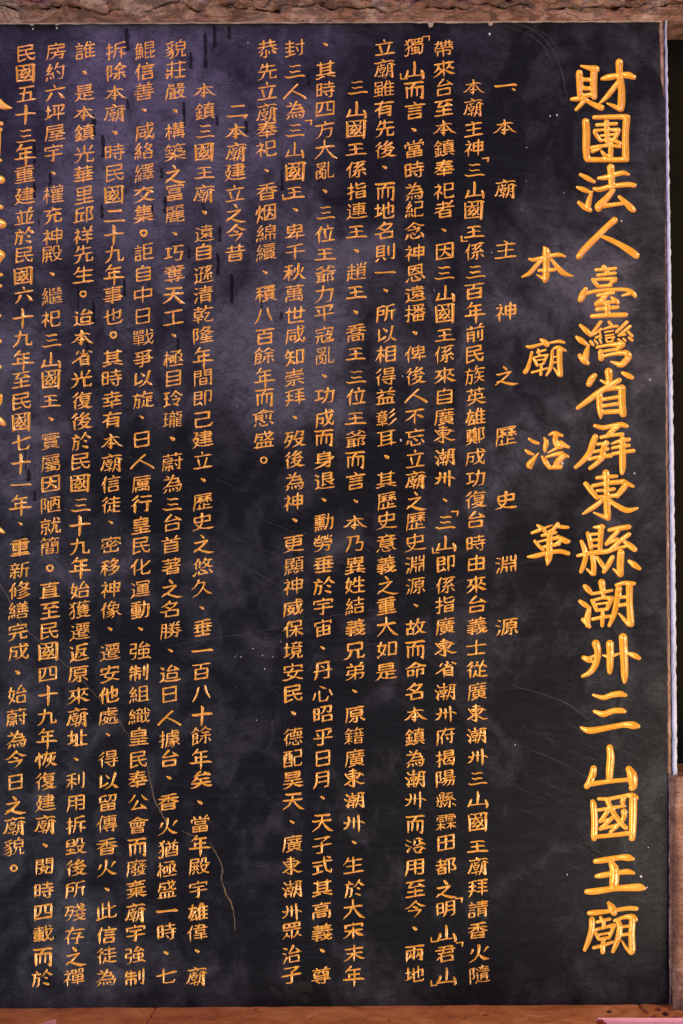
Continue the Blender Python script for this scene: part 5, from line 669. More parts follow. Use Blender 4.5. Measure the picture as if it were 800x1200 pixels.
# columns of the inscription: characters | heights | (height, across) of the column's axis | size
COLUMNS = '''
一本廟主神之歷史淵源|100 149 221.5 292.5 366 440.5 511 587 662 735|100,592 440,592 735,593|29
本廟主神三山國王係三百年前民族英雄鄭成功復台時由來台義士從廣東潮州三山國王廟拜請香火隨|102 126 151 174 199.5 223 246 272 295 319 342 366 391 415 440 465 489 511 536 561 586 609.5 637 660 685.5 709 734 759 785 810.5 836 862 887.5 912.5 937 963 992 1015 1041 1066 1091 1117 1142.5|100,554.5 1140,560|27
帶來台至本鎮奉祀者、因三山國王係來自廣東潮州、三山即係指廣東省潮州府揭陽縣霖田都之明山君山|57.5 81 103 127 149.5 174 198 224 246 270 295 320 344 367 393 415.5 440.5 465 489 509.5 536 561 586 612 637 661 686 709 734 759 784.5 811 837 863 889 912.5 937.5 964 987.5 1015.5 1042 1065.5 1094 1118 1144|57,519.5 600,521 1144,522|27
獨山而言、當時為紀念神恩遠播、俾後人不忘立廟之歷史淵源、故而命名本鎮為潮州而沿用至今、兩地|55.5 82.5 105.5 130 152 175 200 225 246 271 297 320.5 345 367.5 390 415 441 464 489 513 538 562.5 587 611 636 662 687 709.5 735.5 761 785.5 811 837 864 889.5 913 938 965.5 990.5 1016 1042 1066 1088 1117.5 1142.5|57,484.5 600,486.5 1144,485|27
立廟雖有先後、而地名則一、所以相得益彰耳、其歷史意義之重大如是|56 80.5 104.5 128 151 176 196 224 247.5 271 296 319 340.5 367.5 392.5 415.5 442 465 490.5 514.5 535 562.5 587 610.5 637 662.5 686 710.5 735 761 787|57,449.5 400,451.5 787,452.5|27
三山國王係指連王、趙王、喬王三位王爺而言、本乃異姓結義兄弟、原籍廣東潮州、生於大宋末年|103 129 151 175 199 224 247.5 272 294 319 342.5 365.5 391 415 442 465 490.5 515 539 564 587 612 637 663 686 710.5 736 762.5 787.5 810 837.5 863 889 912 938 965 987.5 1014 1042 1066 1091 1117.5 1144|100,417.5 600,416 1144,413.5|27
、其時四方大亂、三位王爺力平寇亂、功成而身退、勳勞垂於宇宙、丹心昭乎日月、天子式其高義、尊|52 82.5 106 128 152.5 176 200 224 249.5 274.5 298 322 345.5 367.5 393 417 441 464 490.5 513 539 564 586 612.5 637 662 687.5 711 736 759.5 786 812.5 837.5 864 889 914 935 964 990.5 1015 1041 1067.5 1093 1114 1144|52,381.5 400,381 700,379.5 1144,377.5|27
封三人為三山國王、卑千秋萬世咸知崇拜、歿後為神、更顯神威保境安民、德配昊天、廣東潮州眾治子|57 84 107.5 130 153 176 201 226 246 272.5 296 320 344.5 370 392.5 419 442.5 466 489 515 539 565 589 610 637.5 663 687.5 712.5 737.5 762.5 788 813 835.5 864 889 914 939 963 989 1015 1042 1069 1091 1119 1142.5|57,346 450,346 700,344.5 1144,342|27
恭先立廟奉祀、香烟綿續、積八百餘年而愈盛。|57.5 84 107.5 132 153 175 200 225 250 274 296 319 344.5 370 394.5 417.5 443 465.5 490 515.5 539.5|57,314 300,312 540,309|27
二本廟建立之今昔|129.5 154 178 202 227 250 274 297|129,278 200,276.5 297,276|27
本鎮三國王廟、遠自遜清乾隆年間即己建立、歷史之悠久、垂一百八十餘年矣、當年殿宇雄偉、廟|106 131 154 178 202.5 227 249 274 296 322.5 346 369 393 419.5 443 467 492 515 540 562.5 588 612 637.5 664.5 689 712.5 736 762 787.5 812.5 838 862.5 889.5 914 940 966 990.5 1015.5 1042.5 1069.5 1093 1114.5 1144|106,241 350,238.5 700,237.5 850,236.5 950,235 1144,230.5|27
貌莊嚴、構築之富麗、巧奪天工、極目玲瓏、蔚為三台首著之名勝、迨日人據台、香火猶極盛一時、七|58 82.5 107.5 130 154 179 204 226 251 274 297 321 346 372.5 393 420.5 444 468 492 514 542 567.5 591 613 639 664 690 714.5 739 762.5 790 814 842 866 889.5 911 940 969 995 1019 1042.5 1067 1092.5 1117 1144|58,206.5 320,204.5 600,202 850,199 1144,195|27
鯤信善、咸絡繹交集。詎自中日戰爭以旋、日人厲行皇民化運動、強制組織皇民奉公會而廢棄廟宇強制|59.5 84 107.5 129 154.5 178 203 228 251 273 296 321 346 371 396 421 444.5 469 489 515.5 541 567.5 591 616 639.5 665 691 715 737 763 789 814 839.5 864 890 914 941 967.5 992.5 1017.5 1042.5 1069.5 1094 1119.5 1146|60,170 330,168.5 450,167.5 600,166 750,164.5 900,162.5 1000,161 1146,158|27
拆除本廟、時民國二十九年事也。其時幸有本廟信徒、密移神像、遷安他處、得以留傳香火、此信徒為|60 85 109 132.5 155.5 179 203 228 252.5 275 298 322 346 371 393 420 444 469 492.5 517 542.5 567.5 592 612 639 665.5 691 715 737 764.5 790 814.5 839.5 861 890 916 941 966 992.5 1017.5 1042 1067.5 1096 1120 1146|60,136 330,133.5 450,132 600,130.5 750,129.5 900,127 1146,124.5|27
誰、是本鎮光華里邱祥先生。迨本省光復後於民國三十九年始獲遷返原來廟址、利用拆毀後所殘存之禪|59.5 85 109 132.5 156 181 205 229 252.5 277 298 322.5 344.5 372.5 395.5 420 444.5 470 494 518 541 566 592 615.5 640.5 665.5 692 715 740.5 765.5 790 815.5 840.5 865.5 890 915.5 941 967.5 992.5 1017.5 1043 1070 1097 1121 1146|60,100 330,98 450,96.5 600,94.5 750,93.5 900,90 1146,87.5|27
房約六坪屋宇、權充神殿、繼祀三山國王、實屬因陋就簡。直至民國四十九年恢復建廟、閱時四載而於|60.5 85 109 133 156 179.5 203 228 252.5 278 298 321 347 374 399 422.5 444.5 470 491 517 543 567.5 592 617 640.5 666 692 715.5 739.5 763 790.5 814.5 840 865.5 890.5 916 941 966 990.5 1015.5 1044 1069 1094.5 1121 1147|60,66 330,61 450,60 600,59.5 750,58 900,54.5 1147,50|27
民國五十三年重建並於民國六十九年至民國七十一年、重新修繕完成、始蔚為今日之廟貌。|62.5 85.5 110 134 159.5 182 205 230 254.5 277.5 299 323 346 372.5 397 422.5 445.5 470.5 494 519 543 568 592 614 642 669 692.5 716 740.5 764 788 814.5 841 867 890.5 917 944 968 993 1017.5|60,31.5 330,28 450,26 600,24 750,22 900,19 1018,16.5|27
'''
MARKS = [('﹁', 568.5, 187.5, 1), ('﹂', 543, 280, 1), ('﹁', 532.5, 602, 2), ('﹂', 509, 645, 2), ('﹁', 537.5, 1055, 2), ('﹂', 507.5, 1101, 2), ('﹁', 538, 1107, 2), ('﹂', 507.5, 1152, 2), ('﹁', 499, 45, 3), ('﹂', 472, 89.5, 3), ('﹁', 362, 144, 7), ('﹂', 335, 231, 7), ('、', 601, 105, 0), ('、', 287, 137, 9)]
TITLE = '''
財 678.1,85.6,4 678.8,97.5,4.1 678.8,112.5,3.2;680,77.2,1.2 688.8,79.4,3 697.5,81.2,4.5;695.4,83.1,4.2 694.8,97.5,4.2 695.6,113.8,3.5;680.6,93.1,2.5 692.5,93.5,2.5;680.6,103.1,2.8 692.5,104,2.5;680.6,112.5,2.8 692.5,111,3;668.8,116.2,2 675,115.9,3 685,115,2.8;683.1,118.8,2.8 678.8,123.8,2.5 674.4,128.5,2;685,116.9,2.2 695,122.5,3 703.8,126.2,3.8;705,92.2,2.2 712.5,90.6,3.8 725,88.5,3.2 735,88.1,4 741.9,90.6,3;725,73.1,4.4 725.2,85,4 727.5,103.8,4.1 727.5,120,4.5 726.9,127.5,3.8;726.2,128.1,3.2 718.8,124.4,2.5 710.6,121,1;723.8,96.2,2.8 716.2,106.2,3.2 708.8,115,2.8 701.9,121,1.2
團 685.6,142.5,4.2 686.5,155,4.5 686.2,172.5,4.5 686.9,185,3.8;695.6,137.5,2.5 710,137.2,2.8 730,136.8,3.2 733.8,137.8,4.2;733.5,140,4.2 732.2,160,4 732.5,185,4.2;687.5,186.9,3.2 710,187.2,3 733.8,186.9,3.2;698.8,146.5,2.2 710,145.6,2 721.2,145,2.2;710,143.1,3.2 710.6,157.5,3.2 711.2,167.5,2.8;696.2,155,2.5 700,161.2,2.2 703.1,165,2;696.2,153.1,2.2 710,151.9,1.5 723.8,152.5,3;723.8,153.1,3 721.2,160,2.5 717.5,163.8,1.8;703.1,159,1.5 720,157.5,1.8;702.5,164.8,1.8 717.5,163.1,1.8;711.2,165,2 720,165.2,2.5 726.2,168.1,2.2;693.1,173.1,2.5 703.8,171.2,2.2 716.2,170.6,2 725.6,171.9,2;693.8,177.2,2.5 702.5,173.8,2;715,168.8,2.5 715,176.2,3.2 715,183.1,2.8;704.4,177.5,1.8 708.1,181.9,2.5 713.8,183.1,2.2
法 679.4,204.4,1.8 687.5,208.8,3 695.6,213.1,2;675.6,219.4,1.5 682.5,221.9,3 690,225,2;677.5,237.2,2.2 683.8,242.5,3.2 690.6,246.2,2.8;688.1,242.5,3.5 689.4,235,3.2 692.8,225,1.5;700.6,208.8,2 708.8,208.1,3 720,204.4,3 730,202.5,2.8 735.6,204.4,1.8;715,196.2,4.5 715.6,205,4 716.2,218.8,3.8;695.6,221.2,2.2 702.5,221.9,3.2 716.2,218.1,2.8 735,216.2,3 742.5,217.2,2.8;717.5,223.1,3 710,232.5,3.8 701.2,241.2,4.5 700.6,244.4,4;701.2,241.9,3.2 716.2,240,2.5 728.8,238.5,2.2;725,230.6,2 732.5,237.5,3.2 739.4,244.4,4 741.9,246.2,3
人 719.4,258.1,4 710,266.2,3.5 697.5,278.8,3.8 685,291.2,3.8 677.5,300.6,3.5;703.8,276.9,1.8 712.5,280,2.8 725,286.2,3.2 737.5,293.8,4.2 745,299.4,4
臺 706.9,313.1,3 711.2,318.8,2.5;697.5,316.2,2 710,315.6,2 720.6,314.4,2;700,322.5,2.2 710,321.2,2 720,320,2;693.8,327.5,2 697.5,332.5,2.5 700.6,335.6,2.2;694.4,327.8,1.8 707.5,326.9,2 720,326.9,2.8;720,328.1,2.8 715,331.9,2 713.8,335,1.8;700.6,335.6,2 715,334.4,2.2;685.6,338.8,2.8 681.9,346.2,4 679.4,351.2,3.2;686.2,343.8,2.2 697.5,341.2,2.2 716.2,339.4,2.2 732.5,339.4,2.2 740,342.5,2.8 743.8,346.9,2.2;737.5,343.8,2.5 728.1,346.5,1;700,346.2,2.2 710,344.4,2.2 718.1,343.1,2;710,346.2,2.5 703.8,352.5,3.5 698.8,356.2,3.5;698.8,356.2,3 710,354.4,2.5 720,353.8,2;716.2,348.8,1.8 721.2,352.5,2.8 723.8,355,2;698.8,362.5,2.5 710,361.2,2.5 723.1,360,2.2;710.6,356.2,3.2 711.2,368.8,3.2;693.1,370.6,2.5 710,369.4,2.8 732.5,368.8,2.8
灣 679.4,381.2,1.8 686.2,387.5,3.2 691.2,392.5,2.2;674.8,395,1.8 680,398.8,3.5 686.2,403.1,2.2;689.4,403.8,1.2 686.9,411.2,3 685,420,4.2;678.8,416.9,2.8 683.8,422.5,3.8 688.1,425.6,2.5;703.1,377.5,2.2 697.5,385,2 691.2,393.1,2;703.8,385.6,1.8 697.5,390.6,1.5 692.5,393.1,1.5;697.5,395.6,1.5 703.1,393.8,1.5;701.9,387.5,1.2 703.8,396.2,1.2;691.2,400,1.8 694.4,404.4,1.5;696.2,398.8,1.4 699.4,403.1,1.4;701.9,397.5,1.4 703.8,401.9,1.4;713.1,377.5,2 716.2,381.2,2;706.9,385.6,1.2 715,383.1,1.8 722.5,382.2,1.8;708.1,389.4,1.1 717.5,387.5,1.1;708.8,393.5,1.1 718.1,391.9,1.1;709.4,396.9,1.2 710.6,400.6,1.2;709.4,396.2,1 718.8,395.2,1.5;718.1,396.2,1.2 716.9,400,1.2;710.6,400.9,1.1 716.9,400,1.1;733.8,377.5,2.2 727.5,383.8,2 721.9,388.8,2;737.5,382.5,2 730,388.8,1.8 724.4,393.1,1.5;724.4,393.1,1.5 731.9,391.9,1.5;735.6,388.8,1.5 740,393.8,1.8;723.8,397.5,1.4 726.9,399.6,1.2;730,396.9,1.4 732.5,399.6,1.2;736.2,395.6,1.4 740,398.8,1.8;698.8,406.9,1.8 712.5,404.4,2 728.8,403.1,3.5;728.8,404,3.5 722.5,409.4,2.5;701.2,412.5,1.5 720,409.4,2;703.1,412.5,3.2 703.8,420,3.5;705,417.8,1.8 716.2,415,2 732.5,413.1,3.2;733.8,414.4,4 736.2,418.1,3.8 729.4,426.2,3.8 724.4,427.5,3;725,426.9,3 715,423.8,1
省 712.5,435.6,4.8 713.1,443.8,4 712.5,450.6,3;712.5,450.6,2.8 703.1,445.6,1.2;696.2,440,3 692.5,444.4,4 689.4,450,3.5;728.8,436.9,2 735,440,3.2 740,442.5,2.5;725,445.6,3 715,451.2,3.2 700,460.6,3.5 687.5,470,3.2 676.2,478.1,2.2;701.9,463.8,3.8 701.9,476.2,3.5 703.1,485,3 703.1,490,1.2;710,456.2,2.5 727.5,453.8,2.8;728.1,455,4.5 728.1,470,4.2 729.4,485,4.2;706.2,468.1,2.2 723.8,465,2.2;706.2,475.6,2.2 723.8,473.1,2.2;703.8,483.1,2.8 726.2,481.9,2.8
屏 696.2,498.8,2 706.2,501.2,2.8 717.5,498.8,2.5 727.5,497.5,3 733.8,499.4,2.2;723.8,499.4,3 715,506.2,2.8 711.2,510,2.2;703.8,512.5,2.2 716.2,510,2.2 728.8,508.8,2.2;696.9,511.9,3.5 693.8,520,3.8 690,531.2,3.8 681.2,541.2,3 673.8,547.5,2.2;700,520.6,2 711.2,519.4,2.5;710,518.8,3 706.2,526.2,3.2 705,536.2,3.5;695.6,529.4,2 705,527.5,2 711.2,526.2,2.5;690,538.1,2 700,535.6,2.2 715,533.8,2.8;705,536.9,3 697.5,543.8,2.8 690.6,548.8,2.2;716.2,520,1.2 725,516.9,2.2 736.2,515,2.5;716.9,525,1.8 726.2,523.1,2.2 736.2,521.9,2.2;717.5,531.9,2.2 727.5,530,2.2 741.9,528.1,2.2;728.8,513.8,3.2 728.8,532.5,4 728.8,547.5,3.8 728.1,554.4,2.5
東 709.4,554.4,4.2 710,571.2,3.2 710.6,590,4 711.2,602.5,4 711.9,607.5,3;711.2,606.9,2.8 702.5,603.8,2 695,600.6,1;698.8,560,2 710,558.8,2.5 721.9,558.1,2;685.6,566.9,2.8 692.5,575.6,3.2 698.8,583.1,2.8;693.8,569.4,2.2 710,566.2,2.5 730,564.4,3;730,564.4,3.2 741.2,570,1.8;732.5,568.8,3.5 727.5,575,3.5 722.5,581.2,2.8;698.8,575,1.8 710,574.4,2.2 718.8,573.1,2.2;698.8,582.5,2.2 710,581.9,2.2 723.8,580,2.8;705,586.2,2.5 697.5,592.5,3 688.8,598.1,2.5 682.5,602.2,1.2;711.2,584.4,2 720,591.2,2.8 733.8,598.1,3.2 746.2,595.6,1.5
縣 688.1,625,2.5 690.6,633.8,3 691.9,642.5,2.5;695,617.8,1.2 705,617.5,3.5;703.8,618.8,3.5 703.1,630,3.2 702.5,642.5,2.8;692.5,626.2,1.8 701.2,625.6,1.8;692.5,633.1,1.8 701.2,632.2,1.8;693.1,640,1.8 701.9,639.4,1.8;680.6,634.4,2.2 684.4,643.8,3.2 685.6,652.5,3 683.1,662.5,3 680,670,2.2;676.2,651.2,1.8 691.2,648.1,2.8 710,646.2,2.8 722.5,642.5,2 733.8,640,1.8;693.8,652.5,3.2 695,662.5,3.2 695,671.9,3.2;693.1,672.5,2.2 686.9,666.9,1.2;698.8,653.1,2 703.8,660,2.8 707.5,666.2,2;716.9,653.1,2.8 712.5,661.2,3.2 706.9,670,2.5;713.1,621.2,2.2 722.5,619.4,2.8 736.2,617.5,3;723.8,622.5,2.2 716.2,630,2.8 710,637.5,2.5;710,637.5,1.8 722.5,631.9,2.2;736.2,626.2,2.8 726.2,633.8,2.8 713.8,645,2.5;730.6,634.4,2.2 737.5,639.4,3.5 743.1,643.8,3.2;726.9,647.5,4.2 726.2,660,4.2 726.2,672.5,4;725,672.5,2.8 718.1,666.9,1.2;736.2,657.5,1.8 742.5,661.9,3.5 748.8,666.2,2.2
潮 684.4,686.9,2.5 688.1,690.6,3.5 692.5,695.6,2.2;678.8,704.4,2 683.8,708.1,3 690.6,712.5,1.8;689.4,715,3 687.5,725,3.8 688.1,732.5,3.2;682.5,726.2,2.5 690,734.4,2.2;704.4,682.5,4.2 705.6,692.5,3.2 706.2,698.8,2.2;695,695.6,2 706.2,693.8,2 716.2,691.9,1.8;693.1,703.8,2.2 696.2,710,2.5 698.8,715,2.5;693.8,703.8,1.8 706.2,700.6,2 716.2,701.2,3;715.6,702.5,3 711.2,712.5,2.5;698.6,708.1,1.5 712.5,706.2,1.5;699.4,715,2 711.2,713.8,2;693.8,725.6,2 706.2,723.1,2.2 716.2,721.9,1.8;705.6,716.2,2.2 705.2,726.2,2.5 705,733.1,2.2;724.4,690,4 722.5,702.5,3.5 718.8,720,3.2 713.1,733.1,2;721.2,685.6,1.8 731.2,683.1,2.5 742.5,683.8,2.2;736.9,685,4.2 736.9,703.8,3.8 738.1,722.5,4 738.8,731.2,3.8;736.2,731.9,2.5 730,725,2.2 724.4,718.8,1;725,700,2 734.4,699.4,2;725,709.4,2.2 734.4,708.1,2.2
州 697.5,754.4,4.8 699.8,763.8,4 697.5,777.5,3.8 691.2,787.5,3.2 681.9,792.5,1.8;683.1,770.6,2.5 688.8,773.1,3.5 693.1,775,2;690,771.2,2 696.2,768.1,1.5;714,754.4,4.5 714.4,766.2,4.2 714,780,4 713.8,787.5,2.8;705.6,767.8,1 713.8,769.4,2.5 724.4,766,1.2;729.4,746.9,5 730,760,4.8 731,778.8,4.5 731.2,792.5,4 731.2,799.4,2;735.6,765.6,1.8 742.5,768.1,3.2 748.1,771.2,2.5
三 694.4,814.4,1.5 706.2,817.5,2.8 716.2,814.4,3.2 726.2,813.1,3.5 732.5,814.8,2;695.6,833.5,1.8 706.2,836.9,3.5 717.5,833.1,3.2 727.5,832.8,3.2 731.2,833.8,2.2;680,852.5,1.5 690,856.2,3.8 710,853.1,3.2 730,849.4,3.2 741.2,850,4.5 746.9,851,2.8
山 713.8,876.2,3.8 715,887.5,4.5 713.8,902.5,4.5 713.5,912.5,3.8;695,900.6,3.8 693.8,907.5,4.2 689.4,917.5,3.5 686.9,921.2,3.5;687.5,919.4,3 713.8,915.6,2.5 733.8,913.8,2.5;736.2,901.2,3.8 740,908.8,5.8 741.2,920,5 740,923.1,4
國 693.8,939.4,2.8 695,945,3.8 696.2,963.8,4 695.6,980,3.8 695.6,982.5,3.2;700.6,936.2,1.8 712.5,936.2,2.2 728.8,933.1,2.2 740,931.9,3 745,935,2.8;741.2,935,4.8 741,957.5,4.5 740,980,4 739.4,982.5,3.2;696.2,980.6,2.5 716.2,978.8,2.5 737.5,976.2,2.8;700,949.4,2 715,946.9,2 731.2,944.4,1.8;730,935.6,3.2 728.8,940,3;711.2,938.8,2.8 717.5,951.2,3 726.2,963.8,3 732.5,970,2.8;730.6,951.2,3.8 729.4,960,2.8 715,975,1.8;711.2,951.2,2.8 702.5,962.5,2.2;717.5,957.5,2.5 710,965,2.5 703.1,971.2,2.5;702.5,963.1,1.6 712.5,960,1.6;703.8,971.2,1.9 722.5,966.9,2.1;722.5,968.8,2.2 714.4,975,1.8
王 696.9,1009.4,2.8 710,1007.5,3.5 725,1005,3 735,1005,4 741.2,1006.5,2;716.2,1012.5,3.8 719.4,1020,5.5 718.8,1037.5,5.5;698.1,1026.9,2.2 706.2,1025.6,3.2 725,1022.5,2.8 735,1021.5,3.2 741.9,1023.1,1.8;686.9,1045,3 697.5,1044.4,3.8 720,1041.2,3.2 741.2,1040,4.2 750,1040,4.2 754.4,1041.2,2
廟 712.5,1058.1,2 716.2,1063.8,4.5 718.8,1069.4,4;689.4,1070,2.5 697.5,1069.4,3.2 715,1067.5,2.2 735,1064.4,2.5 745,1064.8,2.5;693.1,1077.5,3.5 692.5,1090,3.5 688.8,1102.5,3.2 684.4,1113.1,2.2;703.1,1075,2 706.9,1082.5,2.5 706.2,1087.5,2;698.8,1080.6,1.8 713.8,1076.9,2;696.9,1091.9,2 699.4,1097.5,2.2 701.2,1100.6,2;697.5,1089.4,1.8 710,1086.2,1.8 718.8,1084.4,2.8;718.1,1086.2,2.5 714.4,1096.2,2 712.5,1098.8,1.8;698.8,1095.6,1.4 715,1093.1,1.6;701.2,1100.6,1.9 713.1,1098.8,1.9;695,1110.6,2 705,1108.1,2.2 716.9,1103.8,1.8;706.2,1102.5,2.5 705.6,1110,3 705.6,1115.6,2.8;723.8,1080,3 725.6,1087.5,3.5 723.1,1101.2,3.5 717.5,1115,2.2;719.4,1078.8,1.8 730,1075,2.2 740,1074.4,3.5 744.4,1077.5,2.5;740.6,1077.5,3.8 739.4,1093.8,3.8 740,1112.5,4 738.8,1116.2,3;737.5,1116.2,2.2 732.5,1110,1.8 728.1,1102.5,1;728.1,1086.2,1.9 736.9,1085,1.6;728.8,1095.6,1.9 736.9,1094.4,1.9
'''
SUBTITLE = '''
本 637,290,1.6 639.5,295,4.6 639.5,306,4 639.2,320,4 638.5,326,4 637.8,329,2.6;619.5,303.5,1.4 625,304.5,2.4 637,301.5,2.2 648,299,2.4 655,298.5,2.4 661.5,300.5,1.2;634,305,2.2 627,312,2.6 620,320,2.6 611,324.5,1;645.5,304,1.6 651,311,2.6 659,319.5,3.2 671,323.8,0.6;631,317,2 640,316.5,2.2 649,316,2.2;637.5,327,2.6 628.5,322,0.8
廟 633,398,1.6 637,400.5,3.2 640.5,404,3;616.5,406,1.4 622,406.5,2.2 633,403.5,1.6 645,401.5,1.4 655,400,2 660.5,401.5,1.4;622.5,413,1.8 620.5,422,2 617.5,432,2.6 614.5,436,2.6;630,409.5,1.4 631,415,1.6 632.5,416,1.2;628.5,413,1.2 638.5,410,1.4;624.5,420,1.4 627.5,426,1.8 629,428.5,1.6;625,419,1.2 633,417,1.2 641,416,1.6;640,417,1.8 637,424,1.6 635,427,1.4;627,422.5,0.9 637,421,1;629,428,1.2 636,426.5,1.2;622.5,436.5,1.4 630,434.5,1.4 640.5,431.5,1.2;633.5,429.5,1.6 633,439,1.8;646.5,411,1.8 646,422,2.2 644,432,2.2 639.5,440,1.2;648,408.5,1.4 654,407,2.2 662,411,1.4;655,411,3.6 655,425,3.2 656,439,3.2;654,439.5,2 648,431,0.8;648,418.5,1 653.5,417.5,1.2;647.5,425,1 653.5,424,1.2
沿 619,514,1.2 624,517.5,2 630,519.5,1.6;615,527.5,1.2 619,530.5,2.2 624,532.5,1.4;630.5,530.5,0.6 624,539,2.8 620,545,4.4 621.5,548,2;637,513,1 639.5,518,3 638,525,2.6 638,528.5,1.8;643,509.5,1.2 649,507.5,2.6 658,510.5,1.8;651,509,3 650,516,3.4 652,521,3.6 656,522,4.4;656,520,4 665.5,524,1.6;653,524.5,2.2 641.5,530.5,0.8;634.5,535,1.4 638.5,541,3 643,547.5,2.4;639.5,535.5,1.4 648,533,2.2 657,531,2.6;657,531.5,2.8 665,535,1.6;660,534,3.4 654,540,3.8 650,545,2.8;643,548,2.2 656,547,2.8
革 622.5,624.5,1.6 632,621,2.2 646.5,615.2,0.6;629,615.5,1.4 634,619,2.6 638.5,623,2.2;653,614,2.4 648,620,2.4 642,626,2;654,617,2.2 660,617.8,2.2 665,618,1.6;634.5,627.5,1.8 642,626,2.2 650.5,624,2;626,634,1.8 630,639,2 635.5,644,2.2;630,635,1.2 642,632,1.6 654,630,2.6;653,629,2.2 662,634,3.4 665.5,634.5,2.4;656,634,2.2 649,639,2;634,641.5,1.6 645,639,2.2 654.5,637.5,2;618,652.5,1.4 627,651.5,2.8 640,648,2.4 655,646,2.6 665,648.5,2.6;644,623,3 643,635,3.6 643,646,4 642,655,4 640.5,662,1
'''
EDGE = '''
入 -26,96,2 -14,106,3 -2,120,5 6,125,3.5 14,126.5,0.8
印 -24,146,1.5 -8,144,2 2,145,2.5;-20,154,1.5 -6,153,2 1,152,2.5;-1,156,2.5 -1,170,2.2 -1.5,182,2;-24,189,2 -10,187,2 1,188,2
公 -24,197,2 -10,205,3.5 2,211,4.5;-20,232,2 -8,238,2.5 2,243,2.5;-22,250,2 -10,256,4 3,263,5
司 -24,290,2 -8,292,3 1,299,5.5;0,302,4 -8,314,3 -20,322,2;-22,322,2 -6,322,2 2,322,2;-22,338,2 -6,336,2 1,335,2
立 -24,372,2 -8,371,2 0,370,2;-24,402,2 -8,401,2 0,400,2.5;-24,432,2 -8,431,2 0,430,2.5;-22,368,2 -22,400,2 -22,436,2
敬 -22,466,2 -8,465,2 1,464,2.5;1,464,2.5 0,472,2.5 -6,480,2;-24,478,2 -10,486,3 0,493,4 5,497,2.5
人 -26,606,2 -14,612,3 -4,619,4 5,624,1.2
'''
# drips, cracks, scratches and chips on the face: points across, down, half width
DRIPS = '''148.6,34,1.8 149,42,2.8800000000000003 149.3,50,1.9800000000000002 149,57,3.6;149.6,117,1.1 150,120,1.7600000000000002 150.3,124,1.2100000000000002 150,126,2.2;109.6,135,1.7 110,142,2.72 110.3,151,1.87 110,158,3.4;120.6,159,1.4 121,166,2.2399999999999998 121.3,175,1.54 121,182,2.8;58.6,204,1.1 59,208,1.7600000000000002 59.3,213,1.2100000000000002 59,216,2.2;40.6,165,1.0 41,173,1.6 41.3,183,1.1 41,190,2;40.6,215,1.2 41,220,1.92 41.3,226,1.32 41,230,2.4;119.6,240,1.3 120,245,2.08 120.3,250,1.4300000000000002 120,254,2.6;45.6,257,0.7 46,260,1.1199999999999999 46.3,263,0.77 46,264,1.4;189.6,198,1.2 190,201,1.92 190.3,205,1.32 190,207,2.4;193.6,232,1.5 194,237,2.4000000000000004 194.3,243,1.6500000000000001 194,247,3;178.6,240,1.0 179,245,1.6 179.3,250,1.1 179,254,2;251.6,30,1.4 252,38,2.2399999999999998 252.3,46,1.54 252,53,2.8;268.6,31,1.3 269,35,2.08 269.3,40,1.4300000000000002 269,43,2.6;240.6,40,1.6 241,52,2.5600000000000005 241.3,66,1.7600000000000002 241,78,3.2;223.6,62,1.2 224,68,1.92 224.3,74,1.32 224,79,2.4;215.6,120,1.4 216,128,2.2399999999999998 216.3,138,1.54 216,146,2.8;254.6,135,1.1 255,139,1.7600000000000002 255.3,143,1.2100000000000002 255,146,2.2;288.6,142,1.5 289,146,2.4000000000000004 289.3,151,1.6500000000000001 289,154,3;361.6,86,1.2 362,90,1.92 362.3,96,1.32 362,99,2.4;330.6,200,1.2 331,207,1.92 331.3,215,1.32 331,221,2.4;257.6,266,1.3 258,271,2.08 258.3,277,1.4300000000000002 258,281,2.6;238.6,237,0.8 239,240,1.2800000000000002 239.3,244,0.8800000000000001 239,245,1.6;255.6,298,1.5 256,305,2.4000000000000004 256.3,314,1.6500000000000001 256,320,3;271.6,322,1.5 272,332,2.4000000000000004 272.3,343,1.6500000000000001 272,353,3;208.6,397,1.3 209,403,2.08 209.3,409,1.4300000000000002 209,414,2.6;109.6,354,1.2 110,361,1.92 110.3,370,1.32 110,376,2.4;102.6,398,1.1 103,402,1.7600000000000002 103.3,406,1.2100000000000002 103,409,2.2;145.6,325,1.3 146,332,2.08 146.3,339,1.4300000000000002 146,345,2.6;91.6,330,0.6 92,340,0.96 92.3,351,0.66 92,360,1.2;33.6,552,1.8 34,555,2.8800000000000003 34.3,559,1.9800000000000002 34,561,3.6;29.6,522,0.5 30,531,0.8 30.3,542,0.55 30,551,1;40.6,575,1.1 41,579,1.7600000000000002 41.3,583,1.2100000000000002 41,586,2.2;306.6,352,0.7 307,355,1.1199999999999999 307.3,358,0.77 307,360,1.4;329.6,366,1.0 330,369,1.6 330.3,372,1.1 330,373,2;338.6,262,0.5 339,266,0.8 339.3,270,0.55 339,273,1;221.6,292,1.0 222,295,1.6 222.3,299,1.1 222,301,2'''
CRACKS = '''173.5,897,.5 177,918,.6 182,937,.9 190,953,.9 196,966,.8;214,974,.5 226,979,.5 238,982,.6
246,987,.5 255,1002,.7 261,1017,.8 260,1032,.9 266,1047,.9 272,1061,.9 275,1077,.9 276,1090,.6
0,684,.4 9,700,.35 20,722,.35 36,742,.3 60,763,.3 88,789,.3 110,812,.3 128,830,.3 144,851,.3 158,875,.3'''
